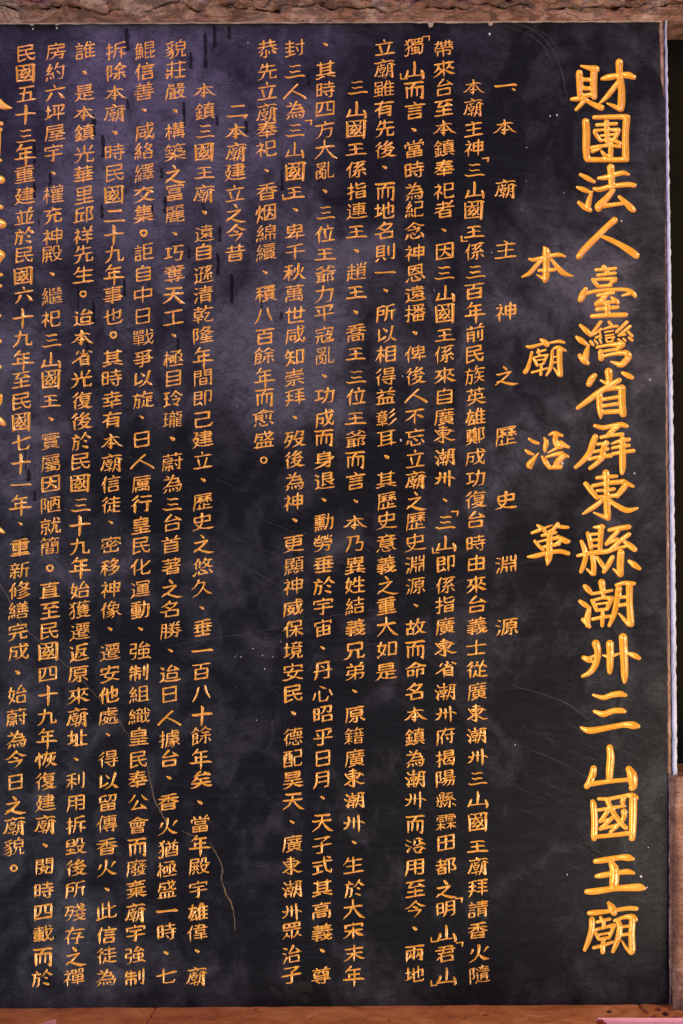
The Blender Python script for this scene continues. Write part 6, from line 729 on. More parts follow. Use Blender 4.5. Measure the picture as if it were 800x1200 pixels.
SCRATCHES = '''404,765,.35 430,756,.355 448,753,.35;360,727,.35 400,720,.355 440,714,.35;500,691,.355 530,684,.4 560,675,.4 600,663,.4 640,653,.355;196,758,.35 240,750,.4 290,742,.4 340,733,.35
600,803,.4 640,815,.8 664,825,1.2 680,836,.6 696,848,.3
580,24,.8 620,33,1 645,55,1.2 658,85,1 664,115,.6;594,30,.6 630,48,.7 648,75,.6;600,26,.4 638,40,.5 660,68,.4
700,843,.3 724,866,.4 745,880,.3;705,810,.3 740,822,.4;668,862,.3 690,874,.4 705,880,.3;662,800,.3 676,806,.4;664,878,.3 700,892,.4;720,895,.3 745,908,.3
250,640,.3 285,662,.6 330,688,.4;262,625,.3 300,640,.4 335,655,.3;230,618,.3 260,640,.3;310,610,.3 345,624,.4;330,670,.3 360,690,.3;380,648,.3 410,665,.3
690,990,.4 700,998,.6 712,1004,.3;738,1051,.6 752,1056,.9 763,1062,.6;757,1080,.4 770,1088,.4;662,1010,.3 690,1026,.4;676,990,.3 704,1008,.3;640,930,.3 665,945,.3;610,948,.3 640,960,.3
420,640,.3 450,655,.3;480,870,.2 520,885,.3;540,770,.2 575,785,.3;135,700,.2 170,710,.25;60,640,.2 95,655,.25;300,930,.2 350,950,.25;150,1010,.2 190,1030,.25
600,870,.3 660,895,.5 700,920,.3;612,905,.3 668,930,.4;590,915,.2 640,938,.3;610,850,.3 650,870,.4;720,850,.3 770,872,.4;700,930,.3 745,950,.4;706,950,.2 760,978,.3;690,860,.3 770,900,.35;720,1020,.2 770,1045,.3;700,1090,.2 760,1120,.3
150,535,.3 180,548,.4 200,556,.3;140,548,.2 175,562,.3;160,520,.2 190,533,.3;250,560,.2 290,576,.3;330,590,.2 370,606,.3;355,560,.2 400,580,.3'''
CHIPS = '''727.3,258.475,0.75 727.65,259.525,0.6;651.8,134.44,0.75 652.15,135.56,0.6;643.8,135.51,0.675 644.15,136.49,0.54;616.3,172.72,0.44999999999999996 616.65,173.28,0.36;572.8,39.44,1.125 573.15,40.56,0.8999999999999999;468.8,515.3,0.9750000000000001 469.15,516.7,0.78;658.3,542.44,1.2000000000000002 658.65,543.56,0.96;742.8,554.65,0.75 743.15,555.35,0.6;750.3,1026.8799999999999,1.2000000000000002 750.65,1027.72,0.96;757.3,1039.72,0.675 757.65,1040.28,0.54;663.8,1024.65,0.6000000000000001 664.15,1025.35,0.48;760.8,444.58,0.75 761.15,445.42,0.6;742.3,554.22,0.6000000000000001 742.65,554.78,0.48;602.8,872.685,0.5249999999999999 603.15,873.315,0.42;290.8,49.72,0.5249999999999999 291.15,50.28,0.42;282.8,769.755,0.5249999999999999 283.15,770.245,0.42;307.8,767.79,0.44999999999999996 308.15,768.21,0.36;310.3,783.72,0.6000000000000001 310.65,784.28,0.48;296.8,759.79,0.44999999999999996 297.15,760.21,0.36;328.8,751.79,0.375 329.15,752.21,0.3;300.8,843.755,0.44999999999999996 301.15,844.245,0.36;275.8,769.825,0.375 276.15,770.175,0.3;319.8,769.825,0.375 320.15,770.175,0.3;659.8,225.825,0.375 660.15,226.175,0.3;615.8,211.79,0.30000000000000004 616.15,212.21,0.24;38.8,33.65,0.8999999999999999 39.15,34.35,0.72;66.8,32.58,0.9750000000000001 67.15,33.42,0.78;507.8,339.825,0.375 508.15,340.175,0.3;470.8,440.3,0.375 471.15,441.7,0.3;575.3,295.58,0.375 575.65,296.42,0.3;734.8,951.755,0.5249999999999999 735.15,952.245,0.42;758.8,992.79,0.44999999999999996 759.15,993.21,0.36;276.21681643827026,805.2305070355142,0.135 276.5668164382702,805.3845070355142,0.108;288.0959649893271,812.3934046315434,0.135 288.4459649893271,812.5474046315434,0.108;311.1148273697249,747.7864631087775,0.135 311.46482736972484,747.9404631087775,0.108;255.98511923993868,840.4192898515752,0.135 256.33511923993865,840.5732898515752,0.108;278.1418612895207,768.0427153256036,0.135 278.49186128952067,768.1967153256036,0.108;344.40803519594164,796.3546209026938,0.135 344.7580351959416,796.5086209026938,0.108;330.081530614695,797.0853850439202,0.135 330.43153061469496,797.2393850439202,0.108;312.3161326489746,757.9969708828229,0.135 312.66613264897455,758.1509708828229,0.108;311.93745924566696,844.0884368571956,0.135 312.2874592456669,844.2424368571956,0.108;301.88630893449715,828.8732227441789,0.135 302.2363089344971,829.0272227441789,0.108;315.2270327832633,747.6067725872397,0.135 315.5770327832633,747.7607725872397,0.108;323.0407221658136,810.8549499517582,0.135 323.39072216581354,811.0089499517582,0.108;281.91408935641414,743.64441017637,0.135 282.2640893564141,743.79841017637,0.108;332.6974513281051,796.652890639856,0.135 333.04745132810507,796.806890639856,0.108;319.4941531659223,845.3805360306578,0.135 319.84415316592225,845.5345360306578,0.108;319.07165352500823,850.4548401100649,0.135 319.4216535250082,850.6088401100649,0.108;306.9470040605691,940.9593673583819,0.10500000000000001 307.29700406056907,941.0853673583819,0.084;344.9351078788319,1092.4720619175862,0.10500000000000001 345.28510787883187,1092.5980619175864,0.084;677.1329951586018,149.57309844723687,0.10500000000000001 677.4829951586019,149.69909844723685,0.084;108.8161780535117,284.04730888727954,0.10500000000000001 109.16617805351171,284.1733088872795,0.084;743.3923062571253,530.6190999558579,0.10500000000000001 743.7423062571253,530.7450999558579,0.084;484.18594251310503,378.5914732286936,0.10500000000000001 484.535942513105,378.71747322869356,0.084;392.8408826292305,474.0365412005154,0.10500000000000001 393.1908826292305,474.16254120051536,0.084;273.2465239091878,698.1453708310339,0.10500000000000001 273.59652390918774,698.2713708310339,0.084;451.7526216222022,1057.1639922037468,0.10500000000000001 452.10262162220215,1057.289992203747,0.084;526.5163345257495,1085.000801350019,0.10500000000000001 526.8663345257495,1085.1268013500192,0.084;659.946433293518,1154.800350477417,0.10500000000000001 660.296433293518,1154.9263504774171,0.084;518.3242597543264,223.4240747174535,0.10500000000000001 518.6742597543264,223.55007471745347,0.084;663.1877128339452,1125.1490657226939,0.10500000000000001 663.5377128339452,1125.275065722694,0.084;696.8924281518609,680.1829414086139,0.10500000000000001 697.242428151861,680.3089414086139,0.084;550.8700204332624,277.4526066350481,0.10500000000000001 551.2200204332624,277.57860663504806,0.084;640.9800666591159,685.1608963951953,0.10500000000000001 641.3300666591159,685.2868963951953,0.084;222.79245841944697,111.33014928838301,0.10500000000000001 223.14245841944697,111.45614928838302,0.084;658.0660036433503,1153.4687667867788,0.10500000000000001 658.4160036433503,1153.594766786779,0.084;72.5163412289422,940.6067364146896,0.10500000000000001 72.8663412289422,940.7327364146896,0.084;318.80329791962026,209.5480462594108,0.10500000000000001 319.15329791962023,209.67404625941077,0.084;229.6268038165826,904.8278731870126,0.10500000000000001 229.9768038165826,904.9538731870126,0.084;672.466773840574,89.65081877073631,0.10500000000000001 672.816773840574,89.77681877073631,0.084;474.9173843268336,90.49477393304072,0.10500000000000001 475.26738432683356,90.62077393304072,0.084;554.4069652481148,412.26041427138347,0.10500000000000001 554.7569652481149,412.38641427138344,0.084;678.6925600442289,1143.152226448757,0.10500000000000001 679.0425600442289,1143.278226448757,0.084;391.4465858407537,1163.2595635477485,0.10500000000000001 391.79658584075366,1163.3855635477487,0.084;241.69759090939937,126.52904279358837,0.10500000000000001 242.04759090939936,126.65504279358838,0.084;463.61854872939955,75.23698244723245,0.10500000000000001 463.9685487293995,75.36298244723245,0.084;155.79941516774085,498.8651525691147,0.10500000000000001 156.14941516774084,498.99115256911466,0.084;471.80734907001624,215.6608648902603,0.10500000000000001 472.1573490700162,215.7868648902603,0.084;37.26340591172122,1016.1884131686877,0.10500000000000001 37.61340591172122,1016.3144131686877,0.084;244.88034773581015,1118.4288547095118,0.10500000000000001 245.23034773581014,1118.554854709512,0.084;690.7446256921152,464.9498943387055,0.10500000000000001 691.0946256921152,465.0758943387055,0.084;357.01336912711713,625.0191076666345,0.10500000000000001 357.3633691271171,625.1451076666344,0.084;497.3748695666111,710.0435182022169,0.10500000000000001 497.72486956661106,710.1695182022169,0.084;432.63471244177373,737.5789023759197,0.10500000000000001 432.9847124417737,737.7049023759197,0.084;724.3752603993319,610.3421679388673,0.10500000000000001 724.7252603993319,610.4681679388673,0.084;334.66153837466356,850.2871586621557,0.10500000000000001 335.01153837466353,850.4131586621556,0.084;186.59124889055983,378.6597188209181,0.10500000000000001 186.94124889055982,378.7857188209181,0.084;752.814947083206,626.2052049413568,0.10500000000000001 753.164947083206,626.3312049413568,0.084'''
BUFF = '''318,1158,2 324,1163,4 332,1168,2;346,1160,3 355,1155,6 364,1160,3;352,1170,4 362,1172,4;340,1168,1.5 350,1165,2'''


def brush(kind, p):
    """Points of a stroke skeleton -> brush stroke with widths, in the way of the regular script."""
    r = PRESS[kind]
    L = np.linalg.norm(np.diff(p, axis=0), axis=1).sum()
    q = p
    if len(p) > 2:
        q = [p[0]]
        for i in range(len(p) - 1):
            q += [p[i] * 0.75 + p[i + 1] * 0.25, p[i] * 0.25 + p[i + 1] * 0.75]
        q = np.array(q + [p[-1]])
    n = len(r) if len(q) <= 2 else max(len(r), 5)
    d = np.r_[0, np.cumsum(np.linalg.norm(np.diff(q, axis=0), axis=1))]
    t = np.linspace(0, d[-1], n)
    d = np.stack([np.interp(t, d, q[:, 0]), np.interp(t, d, q[:, 1])], 1)
    rr = np.interp(np.linspace(0, 1, n), np.linspace(0, 1, len(r)), r)
    d[:, 1] -= 0.21 * (d[:, 0] - 0.5)
    if kind in (1, 7):
        d[-1, 1] += 0.012
    if kind == 1:
        d[0] += (-0.01, -0.012)
        d[-1] += (0.012, 0.004)
    if kind == 6:
        d[-1] += (0.06, -0.004)
    if kind == 4:
        d[-1] += (-0.03, 0.012)
        if len(p) == 2:
            nrm = np.array([-(d[-1] - d[0])[1], (d[-1] - d[0])[0]])
            d[1:-1] -= nrm * 0.035 * (-1 if nrm[1] > 0 else 1)
    return np.column_stack([d, rr])


def norm(strokes, target, rf):
    P = np.vstack(strokes)
    lo, hi = P[:, :2].min(0) - 2, P[:, :2].max(0) + 2
    c, S = (lo + hi) / 2, (hi - lo).max() / target
    return [np.column_stack([(s[:, :2] - c) / S + 0.5, s[:, 2] / S * rf]) for s in strokes]


def parse_glyphs():
    d = {}
    seen = []
    for line in COLUMNS.strip().split('\n'):
        for ch in line.split('|')[0]:
            if ch not in seen:
                seen.append(ch)
    for ch, line in zip(seen, GLYPHS.strip().split('\n')):
        st = []
        for s in line.split(','):
            a = [int(v) for v in s.split()]
            st.append(brush(a[0], np.array(a[1:], float).reshape(-1, 2) / 200))
        k = 0.0375 * (1.0 if len(st) < 9 else max(0.66, 1 - 0.022 * (len(st) - 9)))
        for q in st:
            q[:, 0] = 0.5 + (q[:, 0] - 0.5) * 0.95
            q[:, 1] = 0.5 + (q[:, 1] - 0.5) * 0.82
            q[:, 2] *= k
        d[ch] = st
    for ch, text in HAND.items():
        d[ch] = [s / 100 for s in parse_lines(text)]
    for table, text in ((LIKE_TITLE, TITLE), (LIKE_SUBTITLE, SUBTITLE)):
        tr = dict(parse_traced(text))
        for ch, (size, weight) in table.items():
            d[ch] = norm(tr[ch], size, weight)
    return d


def parse_traced(text):
    out = []
    for line in text.strip().split('\n'):
        ch, rest = line[0], line[2:]
        out.append((ch, parse_lines(rest)))
    return out


def parse_lines(text):
    return [np.array([[float(v) for v in q.split(',')] for q in s.split()]) for s in text.replace('\n', ';').split(';') if s.strip()]


def catmull(p, n):
    if len(p) < 3 or n < 2:
        if len(p) == 2 and n >= 2:
            return np.array([p[0] + (p[1] - p[0]) * t for t in np.linspace(0, 1, n + 1)])
        return p
    q = np.vstack([2 * p[0] - p[1], p, 2 * p[-1] - p[-2]])
    out = []
    for i in range(1, len(q) - 2):
        for t in np.arange(n) / n:
            a, b, c, d = q[i - 1], q[i], q[i + 1], q[i + 2]
            out.append(0.5 * (2 * b + (c - a) * t + (2 * a - 5 * b + 4 * c - d) * t * t + (3 * b - a - 3 * c + d) * t ** 3))
    out.append(p[-1])
    out = np.array(out)
    out[:, 2] = np.maximum(out[:, 2], p[:, 2].min() * 0.8)
    return out


def outline(p, caps=3, k=1.0):
    """The outline of a brush stroke with rounded ends, k times as wide."""
    n = len(p)
    d = np.zeros((n, 2))
    seg = p[1:, :2] - p[:-1, :2]
    seg /= np.maximum(np.linalg.norm(seg, axis=1, keepdims=True), 1e-9)
    d[0], d[-1] = seg[0], seg[-1]
    if n > 2:
        d[1:-1] = seg[1:] + seg[:-1]
    d /= np.maximum(np.linalg.norm(d, axis=1, keepdims=True), 1e-9)
    nr = np.stack([-d[:, 1], d[:, 0]], 1)
    r = p[:, 2:3] * k
    L = p[:, :2] + nr * r
    R = p[:, :2] - nr * r
    pts = list(L)
    if caps:
        for a in np.linspace(0, math.pi, caps + 2)[1:-1]:
            pts.append(p[-1, :2] + r[-1] * (nr[-1] * math.cos(a) + d[-1] * math.sin(a)))
    pts += list(R[::-1])
    if caps:
        for a in np.linspace(0, math.pi, caps + 2)[1:-1]:
            pts.append(p[0, :2] + r[0] * (-nr[0] * math.cos(a) - d[0] * math.sin(a)))
    return np.array(pts)


def in_poly(pt, poly):
    x, y = pt[:, 0:1], pt[:, 1:2]
    x0, y0 = poly[:, 0][None], poly[:, 1][None]
    x1, y1 = np.roll(poly[:, 0], -1)[None], np.roll(poly[:, 1], -1)[None]
    up = (y0 <= y) & (y1 > y)
    dn = (y0 > y) & (y1 <= y)
    cr = (x1 - x0) * (y - y0) - (x - x0) * (y1 - y0)
    w = (up & (cr > 0)).sum(1) - (dn & (cr < 0)).sum(1)
    return w != 0


class Carving:
    """One character (or crack, drip, chip): strokes on the face, in millimetres."""
    def __init__(self, kind, key, strokes, depth=0.0, rings=(), caps=3):
        self.kind, self.key, self.depth, self.rings, self.caps = kind, key, depth, rings, caps
        self.strokes = strokes


def to_face(st):
    q = wall2(st[:, :2])
    e = wall2(st[:, :2] + np.array([1.0, 0]))
    s = np.linalg.norm(e - q, axis=1)
    return np.column_stack([q, st[:, 2] * s])


carv = []
GL = parse_glyphs()
columns = []
for line in COLUMNS.strip().split('\n'):
    txt, ys, xa, size = line.split('|')
    ys = [float(v) for v in ys.split()]
    xa = [tuple(float(v) for v in q.split(',')) for q in xa.split()]
    columns.append((txt, ys, xa, float(size)))


def place(ch, x, y, size, key, k_depth=0.85):
    a = random.uniform(-0.035, 0.035)
    sx = size * random.uniform(0.95, 1.05)
    sy = size * random.uniform(0.94, 1.03)
    w = random.uniform(0.90, 1.12)
    out = []
    for s in GL[ch]:
        jx, jy = random.gauss(0, 0.008), random.gauss(0, 0.008)
        dx = (s[:, 0] - 0.5 + jx) * sx
        dy = (s[:, 1] - 0.5 + jy) * sy
        q = np.column_stack([x + dx * math.cos(a) - dy * math.sin(a), y + dx * math.sin(a) + dy * math.cos(a), s[:, 2] * size * w * random.uniform(0.78, 1.2)])
        out.append(to_face(q))
    carv.append(Carving('letter', key, out, k_depth))


for ci, (txt, ys, xa, size) in enumerate(columns):
    for i, (ch, y) in enumerate(zip(txt, ys)):
        x = np.interp(y, [q[0] for q in xa], [q[1] for q in xa])
        place(ch, x + random.uniform(-0.6, 0.6), y, size, ('heading_character', i) if ci == 0 else ('inscription_column', ci))
for ch, x, y, ci in MARKS:
    place(ch, x, y, 20, ('inscription_column', ci) if ci else ('heading_character', 0))
for nm, text, nsub in (('title_character', TITLE, 3), ('subtitle_character', SUBTITLE, 3), ('side_column_character', EDGE, 2)):
    for i, (ch, st) in enumerate(parse_traced(text)):
        carv.append(Carving('letter', (nm, i), [to_face(catmull(s, nsub)) for s in st], 0.85, (0.55,), 4))
for i, s in enumerate(parse_lines(CRACKS)):
    s = catmull(s, 5)
    s[1:-1, :2] += RNG.normal(0, 0.45, (len(s) - 2, 2))
    s[:, 2] *= RNG.uniform(0.35, 1.05, len(s))
    carv.append(Carving('letter', ('crack', i), [to_face(s)], 0.8, (), 0))
for s in parse_lines(DRIPS):
    s = catmull(s, 3)
    s[:, 2] *= RNG.uniform(0.75, 1.2, len(s))
    s[:, 0] += RNG.normal(0, 0.3, len(s))
    carv.append(Carving('flat', 1, [to_face(s)]))
for s in parse_lines(SCRATCHES):
    s = catmull(s, 6)
    s[:, 2] *= RNG.uniform(0.25, 0.95, len(s))
    s[1:-1, :2] += RNG.normal(0, 0.25, (len(s) - 2, 2))
    carv.append(Carving('flat', 2, [to_face(s)], caps=0))
for s in parse_lines(CHIPS):
    carv.append(Carving('flat', 3, [to_face(s)], caps=3))
for s in parse_lines(BUFF):
    s = catmull(s, 4)
    s[:, 2] *= RNG.uniform(0.7, 1.3, len(s))
    carv.append(Carving('flat', 4, [to_face(s)]))

# outline of the face: sawn straight on three sides, chipped along the right edge
edge_r = []
vv = np.linspace(26, 1176.5, 90)
for i, v in enumerate(vv):
    u = np.interp(v, [26, 90, 120, 530, 910, 1020, 1100, 1176], [771.5, 773.5, 778, 779.3, 781.5, 782.2, 781.5, 783.5])
    edge_r.append((u + 0.9 * noise.noise((v * 0.05, 0, 3)) + 0.35 * noise.noise((v * 0.3, 0, 5)), v))
top = [(u, 26 + (771.5 - u) * 0.0036) for u in np.linspace(-360, 760, 12)]
bot = [(u, 1176.5 + (783 - u) * 0.0068) for u in np.linspace(775, -360, 12)]
ring = wall2(np.array(top + edge_r + bot))
pts, edges = [], []


def add_chain(p, close):
    k = len(pts)
    pts.extend(map(tuple, p))
    n = len(p)
    edges.extend((k + i, k + (i + 1) % n) for i in range(n if close else n - 1))


add_chain(ring, True)
polys = []
for c in carv:
    pl = []
    for s in c.strokes:
        o = outline(s, c.caps)
        pl.append(o)
        add_chain(o, True)
        if c.kind == 'letter':
            add_chain(s[:, :2], False)
            for k in c.rings:
                add_chain(outline(s, 2, k), True)
    polys.append(pl)
co, _e, tri, _a, _b, _c = delaunay_2d_cdt([Vector(p) for p in pts], edges, [], 0, 1e-3, False)
V = np.array([(v[0], v[1]) for v in co])
T = np.array([t for t in tri], int)
cen = V[T].mean(1)
owner = np.full(len(T), -1)
inside = in_poly(cen, ring) if len(T) < 20000 else np.concatenate([in_poly(cen[i:i + 20000], ring) for i in range(0, len(T), 20000)])
owner[~inside] = -2
order = np.argsort(cen[:, 0])
cx_sorted = cen[order, 0]
for ci, c in enumerate(carv):
    for o in polys[ci]:
        lo, hi = o.min(0), o.max(0)
        a, b = np.searchsorted(cx_sorted, lo[0]), np.searchsorted(cx_sorted, hi[0])
        cand = order[a:b]
        cand = cand[(cen[cand, 1] > lo[1]) & (cen[cand, 1] < hi[1])]
        free = owner[cand]
        cand = cand[(free == -1) | ((free >= 0) & np.array([carv[f].kind == 'flat' if f >= 0 else False for f in free], bool))] if c.kind == 'letter' else cand[free == -1]
        if len(cand):
            owner[cand[in_poly(cen[cand], o)]] = ci

kind_letter = np.array([c.kind == 'letter' for c in carv] + [False, False])   # -1, -2 index the tail
is_letter = kind_letter[owner]
is_slab = (~is_letter) & (owner != -2)
on_face = np.zeros(len(V), bool)
on_face[T[is_slab].ravel()] = True


def depth_of(p, c):
    best = np.zeros(len(p))
    for s in c.strokes:
        a, b = s[:-1], s[1:]
        for j in range(len(a)):
            d = b[j, :2] - a[j, :2]
            L = max(d @ d, 1e-9)
            t = np.clip(((p - a[j, :2]) @ d) / L, 0, 1)
            r = a[j, 2] + (b[j, 2] - a[j, 2]) * t
            dist = np.linalg.norm(p - (a[j, :2] + t[:, None] * d), axis=1)
            q = np.clip(dist / np.maximum(r, 1e-6), 0, 1)
            best = np.maximum(best, r * (1 - q ** 1.6))
    return best * c.depth


# ---------------------------------------------------------------- the tablet
tab = thing('stone_tablet', 'large dark slate tablet carved with columns of gold painted Chinese characters', 'tablet', wall(300, 1176))


def face3(p, dep=None):
    z = np.zeros(len(p)) if dep is None else dep
    return np.column_stack([p[:, 0] / 1000, z / 1000, p[:, 1] / 1000 + Z0])


# slab: face with the carving cut out of it, sides and back
ids = np.unique(T[is_slab])
remap = np.full(len(V), -1)
remap[ids] = np.arange(len(ids))
sv = list(map(tuple, face3(V[ids])))
sf = [tuple(r) for r in remap[T[is_slab]]]
flat_idx = np.array([c.key if c.kind == 'flat' else 0 for c in carv] + [0, 0])
mi = list(flat_idx[owner[is_slab]])
k = len(sv)
nr = len(ring)
f3 = face3(ring)
sv += [(x, 0.0, z) for x, y, z in f3] + [(x, 0.045, z) for x, y, z in f3]
for i in range(nr):
    j = (i + 1) % nr
    sf.append((k + i, k + j, k + nr + j, k + nr + i))
    mi.append(5)
sf.append(tuple(k + nr + i for i in range(nr)))
mi.append(5)
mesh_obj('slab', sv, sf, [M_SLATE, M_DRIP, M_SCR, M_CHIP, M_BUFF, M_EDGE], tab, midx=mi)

groups = {}
for ci, c in enumerate(carv):
    if c.kind == 'letter':
        groups.setdefault(c.key, []).append(ci)
for key, cis in groups.items():
    verts, faces = [], []
    for ci in cis:
        tt = T[owner == ci]
        if not len(tt):
            continue
        vid = np.unique(tt)
        rm = {v: i + len(verts) for i, v in enumerate(vid)}
        dep = depth_of(V[vid], carv[ci])
        dep[on_face[vid]] = 0.0
        verts += list(map(tuple, face3(V[vid], dep)))
        faces += [tuple(rm[x] for x in t) for t in tt]
    if faces:
        mesh_obj(key[0], verts, faces, M_CRACK if key[0] == 'crack' else M_DIM_GOLD if key[0] in ('inscription_column', 'heading_character') else M_GOLD, tab, smooth=True)


# ---------------------------------------------------------------- rough stonework round it
def rough_patch(name, m, us, prof, amp, freq, seed, parent=None, smooth=True, ridge=0.5, fall=None, dents=(), pit=None, run=0.0):
    """A strip of hewn stone: profile points (v, depth) swept along us, roughened."""
    nu, nv = len(us), len(prof)
    vs, fs, deep = [], [], []
    for j, (v, dep) in enumerate(prof):
        for i, u in enumerate(us):
            x, y, z = wall(u, v(u) if callable(v) else v, 0.0)
            y = dep
            P = Vector((x * freq + seed, y * freq, z * freq * 2.6))
            n = noise.fractal(P, 1.0, 2.1, 6) * 0.7 - ridge * (abs(noise.noise(P * 1.7 + Vector((7, 1, 3)))) ** 0.6 - 0.4)
            w = fall(i / (nu - 1), j / (nv - 1)) if fall else 1.0
            vj = (v(u) if callable(v) else v) - run * dep
            sink = 0.0
            for du, dv, ru, rv, dd in dents:
                q = ((u - du) / ru) ** 2 + ((vj - dv) / rv) ** 2
                if q < 6:
                    sink += dd * math.exp(-q)
            deep.append(sink)
            y += sink * 0.4
            z -= sink
            vs.append((x + amp * 0.35 * w * noise.noise(P * 2.3), y - amp * w * n, z + amp * 0.55 * w * noise.noise(P * 1.3 + Vector((2, 9, 4)))))
    for j in range(nv - 1):
        for i in range(nu - 1):
            a = j * nu + i
            fs.append((a, a + 1, a + nu + 1, a + nu))
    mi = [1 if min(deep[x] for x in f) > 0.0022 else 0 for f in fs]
    return mesh_obj(name, vs, fs, [m, pit] if pit else m, parent, smooth, midx=mi if pit else None)


def dens(prof, step):
    out = []
    for (a, b), (c, d) in zip(prof[:-1], prof[1:]):
        n = max(1, int(math.hypot(c - a, (d - b) * 1000) / step))
        for i in range(n):
            t = i / n
            out.append((a + (c - a) * t, b + (d - b) * t))
    out.append(prof[-1])
    return out


def slope(prof, k, u0, base):
    return [((lambda u, v=v: v + (u0 - u) * k), d) for v, d in prof]


# lintel above
lin = thing('stone_lintel', 'rough brown hewn stone beam running along the top of the dark tablet', 'stone beam', wall(300, 26))
us = np.concatenate([np.arange(-360, -12, 5.0), np.arange(-12, 812, 1.3), np.arange(812, 1000, 5.0)])
prof = dens([(25.5, 0.060), (25.0, -0.003), (22.5, -0.008), (14.5, -0.015), (12.6, -0.007), (11.4, -0.020), (10.0, -0.030), (2, -0.034), (-14, -0.036), (-60, -0.040), (-75, -0.03), (-75, 0.06)], 1.3)
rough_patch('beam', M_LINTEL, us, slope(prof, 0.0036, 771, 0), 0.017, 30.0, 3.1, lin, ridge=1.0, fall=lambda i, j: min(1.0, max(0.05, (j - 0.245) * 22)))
# thin pale mortar bead where beam and tablet meet, with runs of mortar below it
mv, mf = [], []
us2 = np.arange(-360, 776, 1.0)
for i, u in enumerate(us2):
    v = 25.2 + (771 - u) * 0.0036
    low = 0.7 + 1.0 * noise.noise((u * 0.06, 0, 1)) + 0.5 * noise.noise((u * 0.33, 0, 2))
    low += 1.6 * max(0, noise.noise((u * 0.012, 4, 1))) if u > 520 else 0
    for cu, wd, ln in ((504, 3.0, 6.0), (574, 2.4, 3.5), (38, 2, 2.0), (67, 2, 1.5)):
        low += ln * math.exp(-((u - cu) / wd) ** 6)
    low = max(low, 0.25)
    for dv, dp in ((-1.6, -0.002), (0.0, -0.0034), (0.55 * low, -0.0022), (low, 0.0004)):
        mv.append(wall(u, v + dv, dp))
for i in range(len(us2) - 1):
    for j in range(3):
        a = i * 4 + j
        mf.append((a, a + 1, a + 5, a + 4))
mesh_obj('mortar_bead', mv, mf, M_MORTAR2, lin, True)

# sill below
sill = thing('stone_sill', 'red brown stone ledge under the dark tablet along the bottom', 'stone ledge', wall(300, 1230))
prof = dens([(1176.0, 0.05), (1177.0, -0.002), (1177.4, -0.030), (1177.9, -0.060), (1179.0, -0.078), (1182.0, -0.088), (1188, -0.091), (1240, -0.092), (1260, -0.03), (1260, 0.05)], 1.1)
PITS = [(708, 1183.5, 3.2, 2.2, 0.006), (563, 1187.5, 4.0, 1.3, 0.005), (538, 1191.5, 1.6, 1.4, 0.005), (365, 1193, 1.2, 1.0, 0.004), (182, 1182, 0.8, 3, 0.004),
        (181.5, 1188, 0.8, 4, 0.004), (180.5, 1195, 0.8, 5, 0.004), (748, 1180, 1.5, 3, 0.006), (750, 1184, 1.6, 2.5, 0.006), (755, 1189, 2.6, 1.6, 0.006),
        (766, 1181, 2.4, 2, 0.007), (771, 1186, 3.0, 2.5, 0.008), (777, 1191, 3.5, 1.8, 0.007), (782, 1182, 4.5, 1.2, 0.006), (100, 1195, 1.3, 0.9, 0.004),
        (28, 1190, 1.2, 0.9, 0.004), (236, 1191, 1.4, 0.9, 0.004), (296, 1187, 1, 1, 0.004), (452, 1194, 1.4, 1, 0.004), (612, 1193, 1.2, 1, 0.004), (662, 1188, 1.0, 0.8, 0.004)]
rough_patch('ledge', M_SILL, np.concatenate([np.arange(-360, -10, 5.0), np.arange(-10, 802, 1.2)]), slope(prof, 0.0064, 783, 0), 0.0042, 30.0, 8.4, sill, fall=lambda i, j: 0.35 + 0.65 * min(1, max(0, (j - 0.2) * 4)), dents=PITS, pit=M_PIT_SHADE, run=235.0)

# post at lower right
post = thing('stone_post', 'weathered pinkish brown stone block at the lower right beside the tablet', 'stone block', wall(830, 1230))
vs_post = dens([(905.5, 0.12), (906.5, 0.004), (909, -0.012), (940, -0.018), (1060, -0.02), (1160, -0.026), (1215, -0.048), (1260, -0.05)], 2.4)


def post_u(t, v):
    e = np.interp(v, [905, 1000, 1100, 1176, 1260], [784.0, 784.6, 784.6, 785.5, 790])
    return e + t


tt = np.concatenate([[0.0, 0.3, 0.8, 1.6], np.arange(3, 180, 2.4)])
pv, pf = [], []
for v, dep in vs_post:
    for t in tt:
        x, y, z = wall(post_u(t, v), v, 0)
        P = Vector((x * 24 + 1.7, dep * 24, z * 20))
        n = noise.fractal(P, 1.0, 2.1, 6) * 0.7 - 0.5 * (abs(noise.noise(P * 1.5)) ** 0.6 - 0.4)
        w = min(1.0, t / 9.0)
        round_in = 0.020 * math.exp(-t / 2.2)
        pv.append((x, dep - 0.006 * n * w + round_in, z + 0.002 * noise.noise(P * 2)))
nt_ = len(tt)
for j in range(len(vs_post) - 1):
    for i in range(nt_ - 1):
        a = j * nt_ + i
        pf.append((a, a + 1, a + nt_ + 1, a + nt_))
mesh_obj('block', pv, pf, M_POST, post, True)

# the joint along the right edge
joint = thing('plaster_joint', 'upright strip of white plaster and brown mortar along the right edge of the tablet', 'plaster', wall(786, 905))


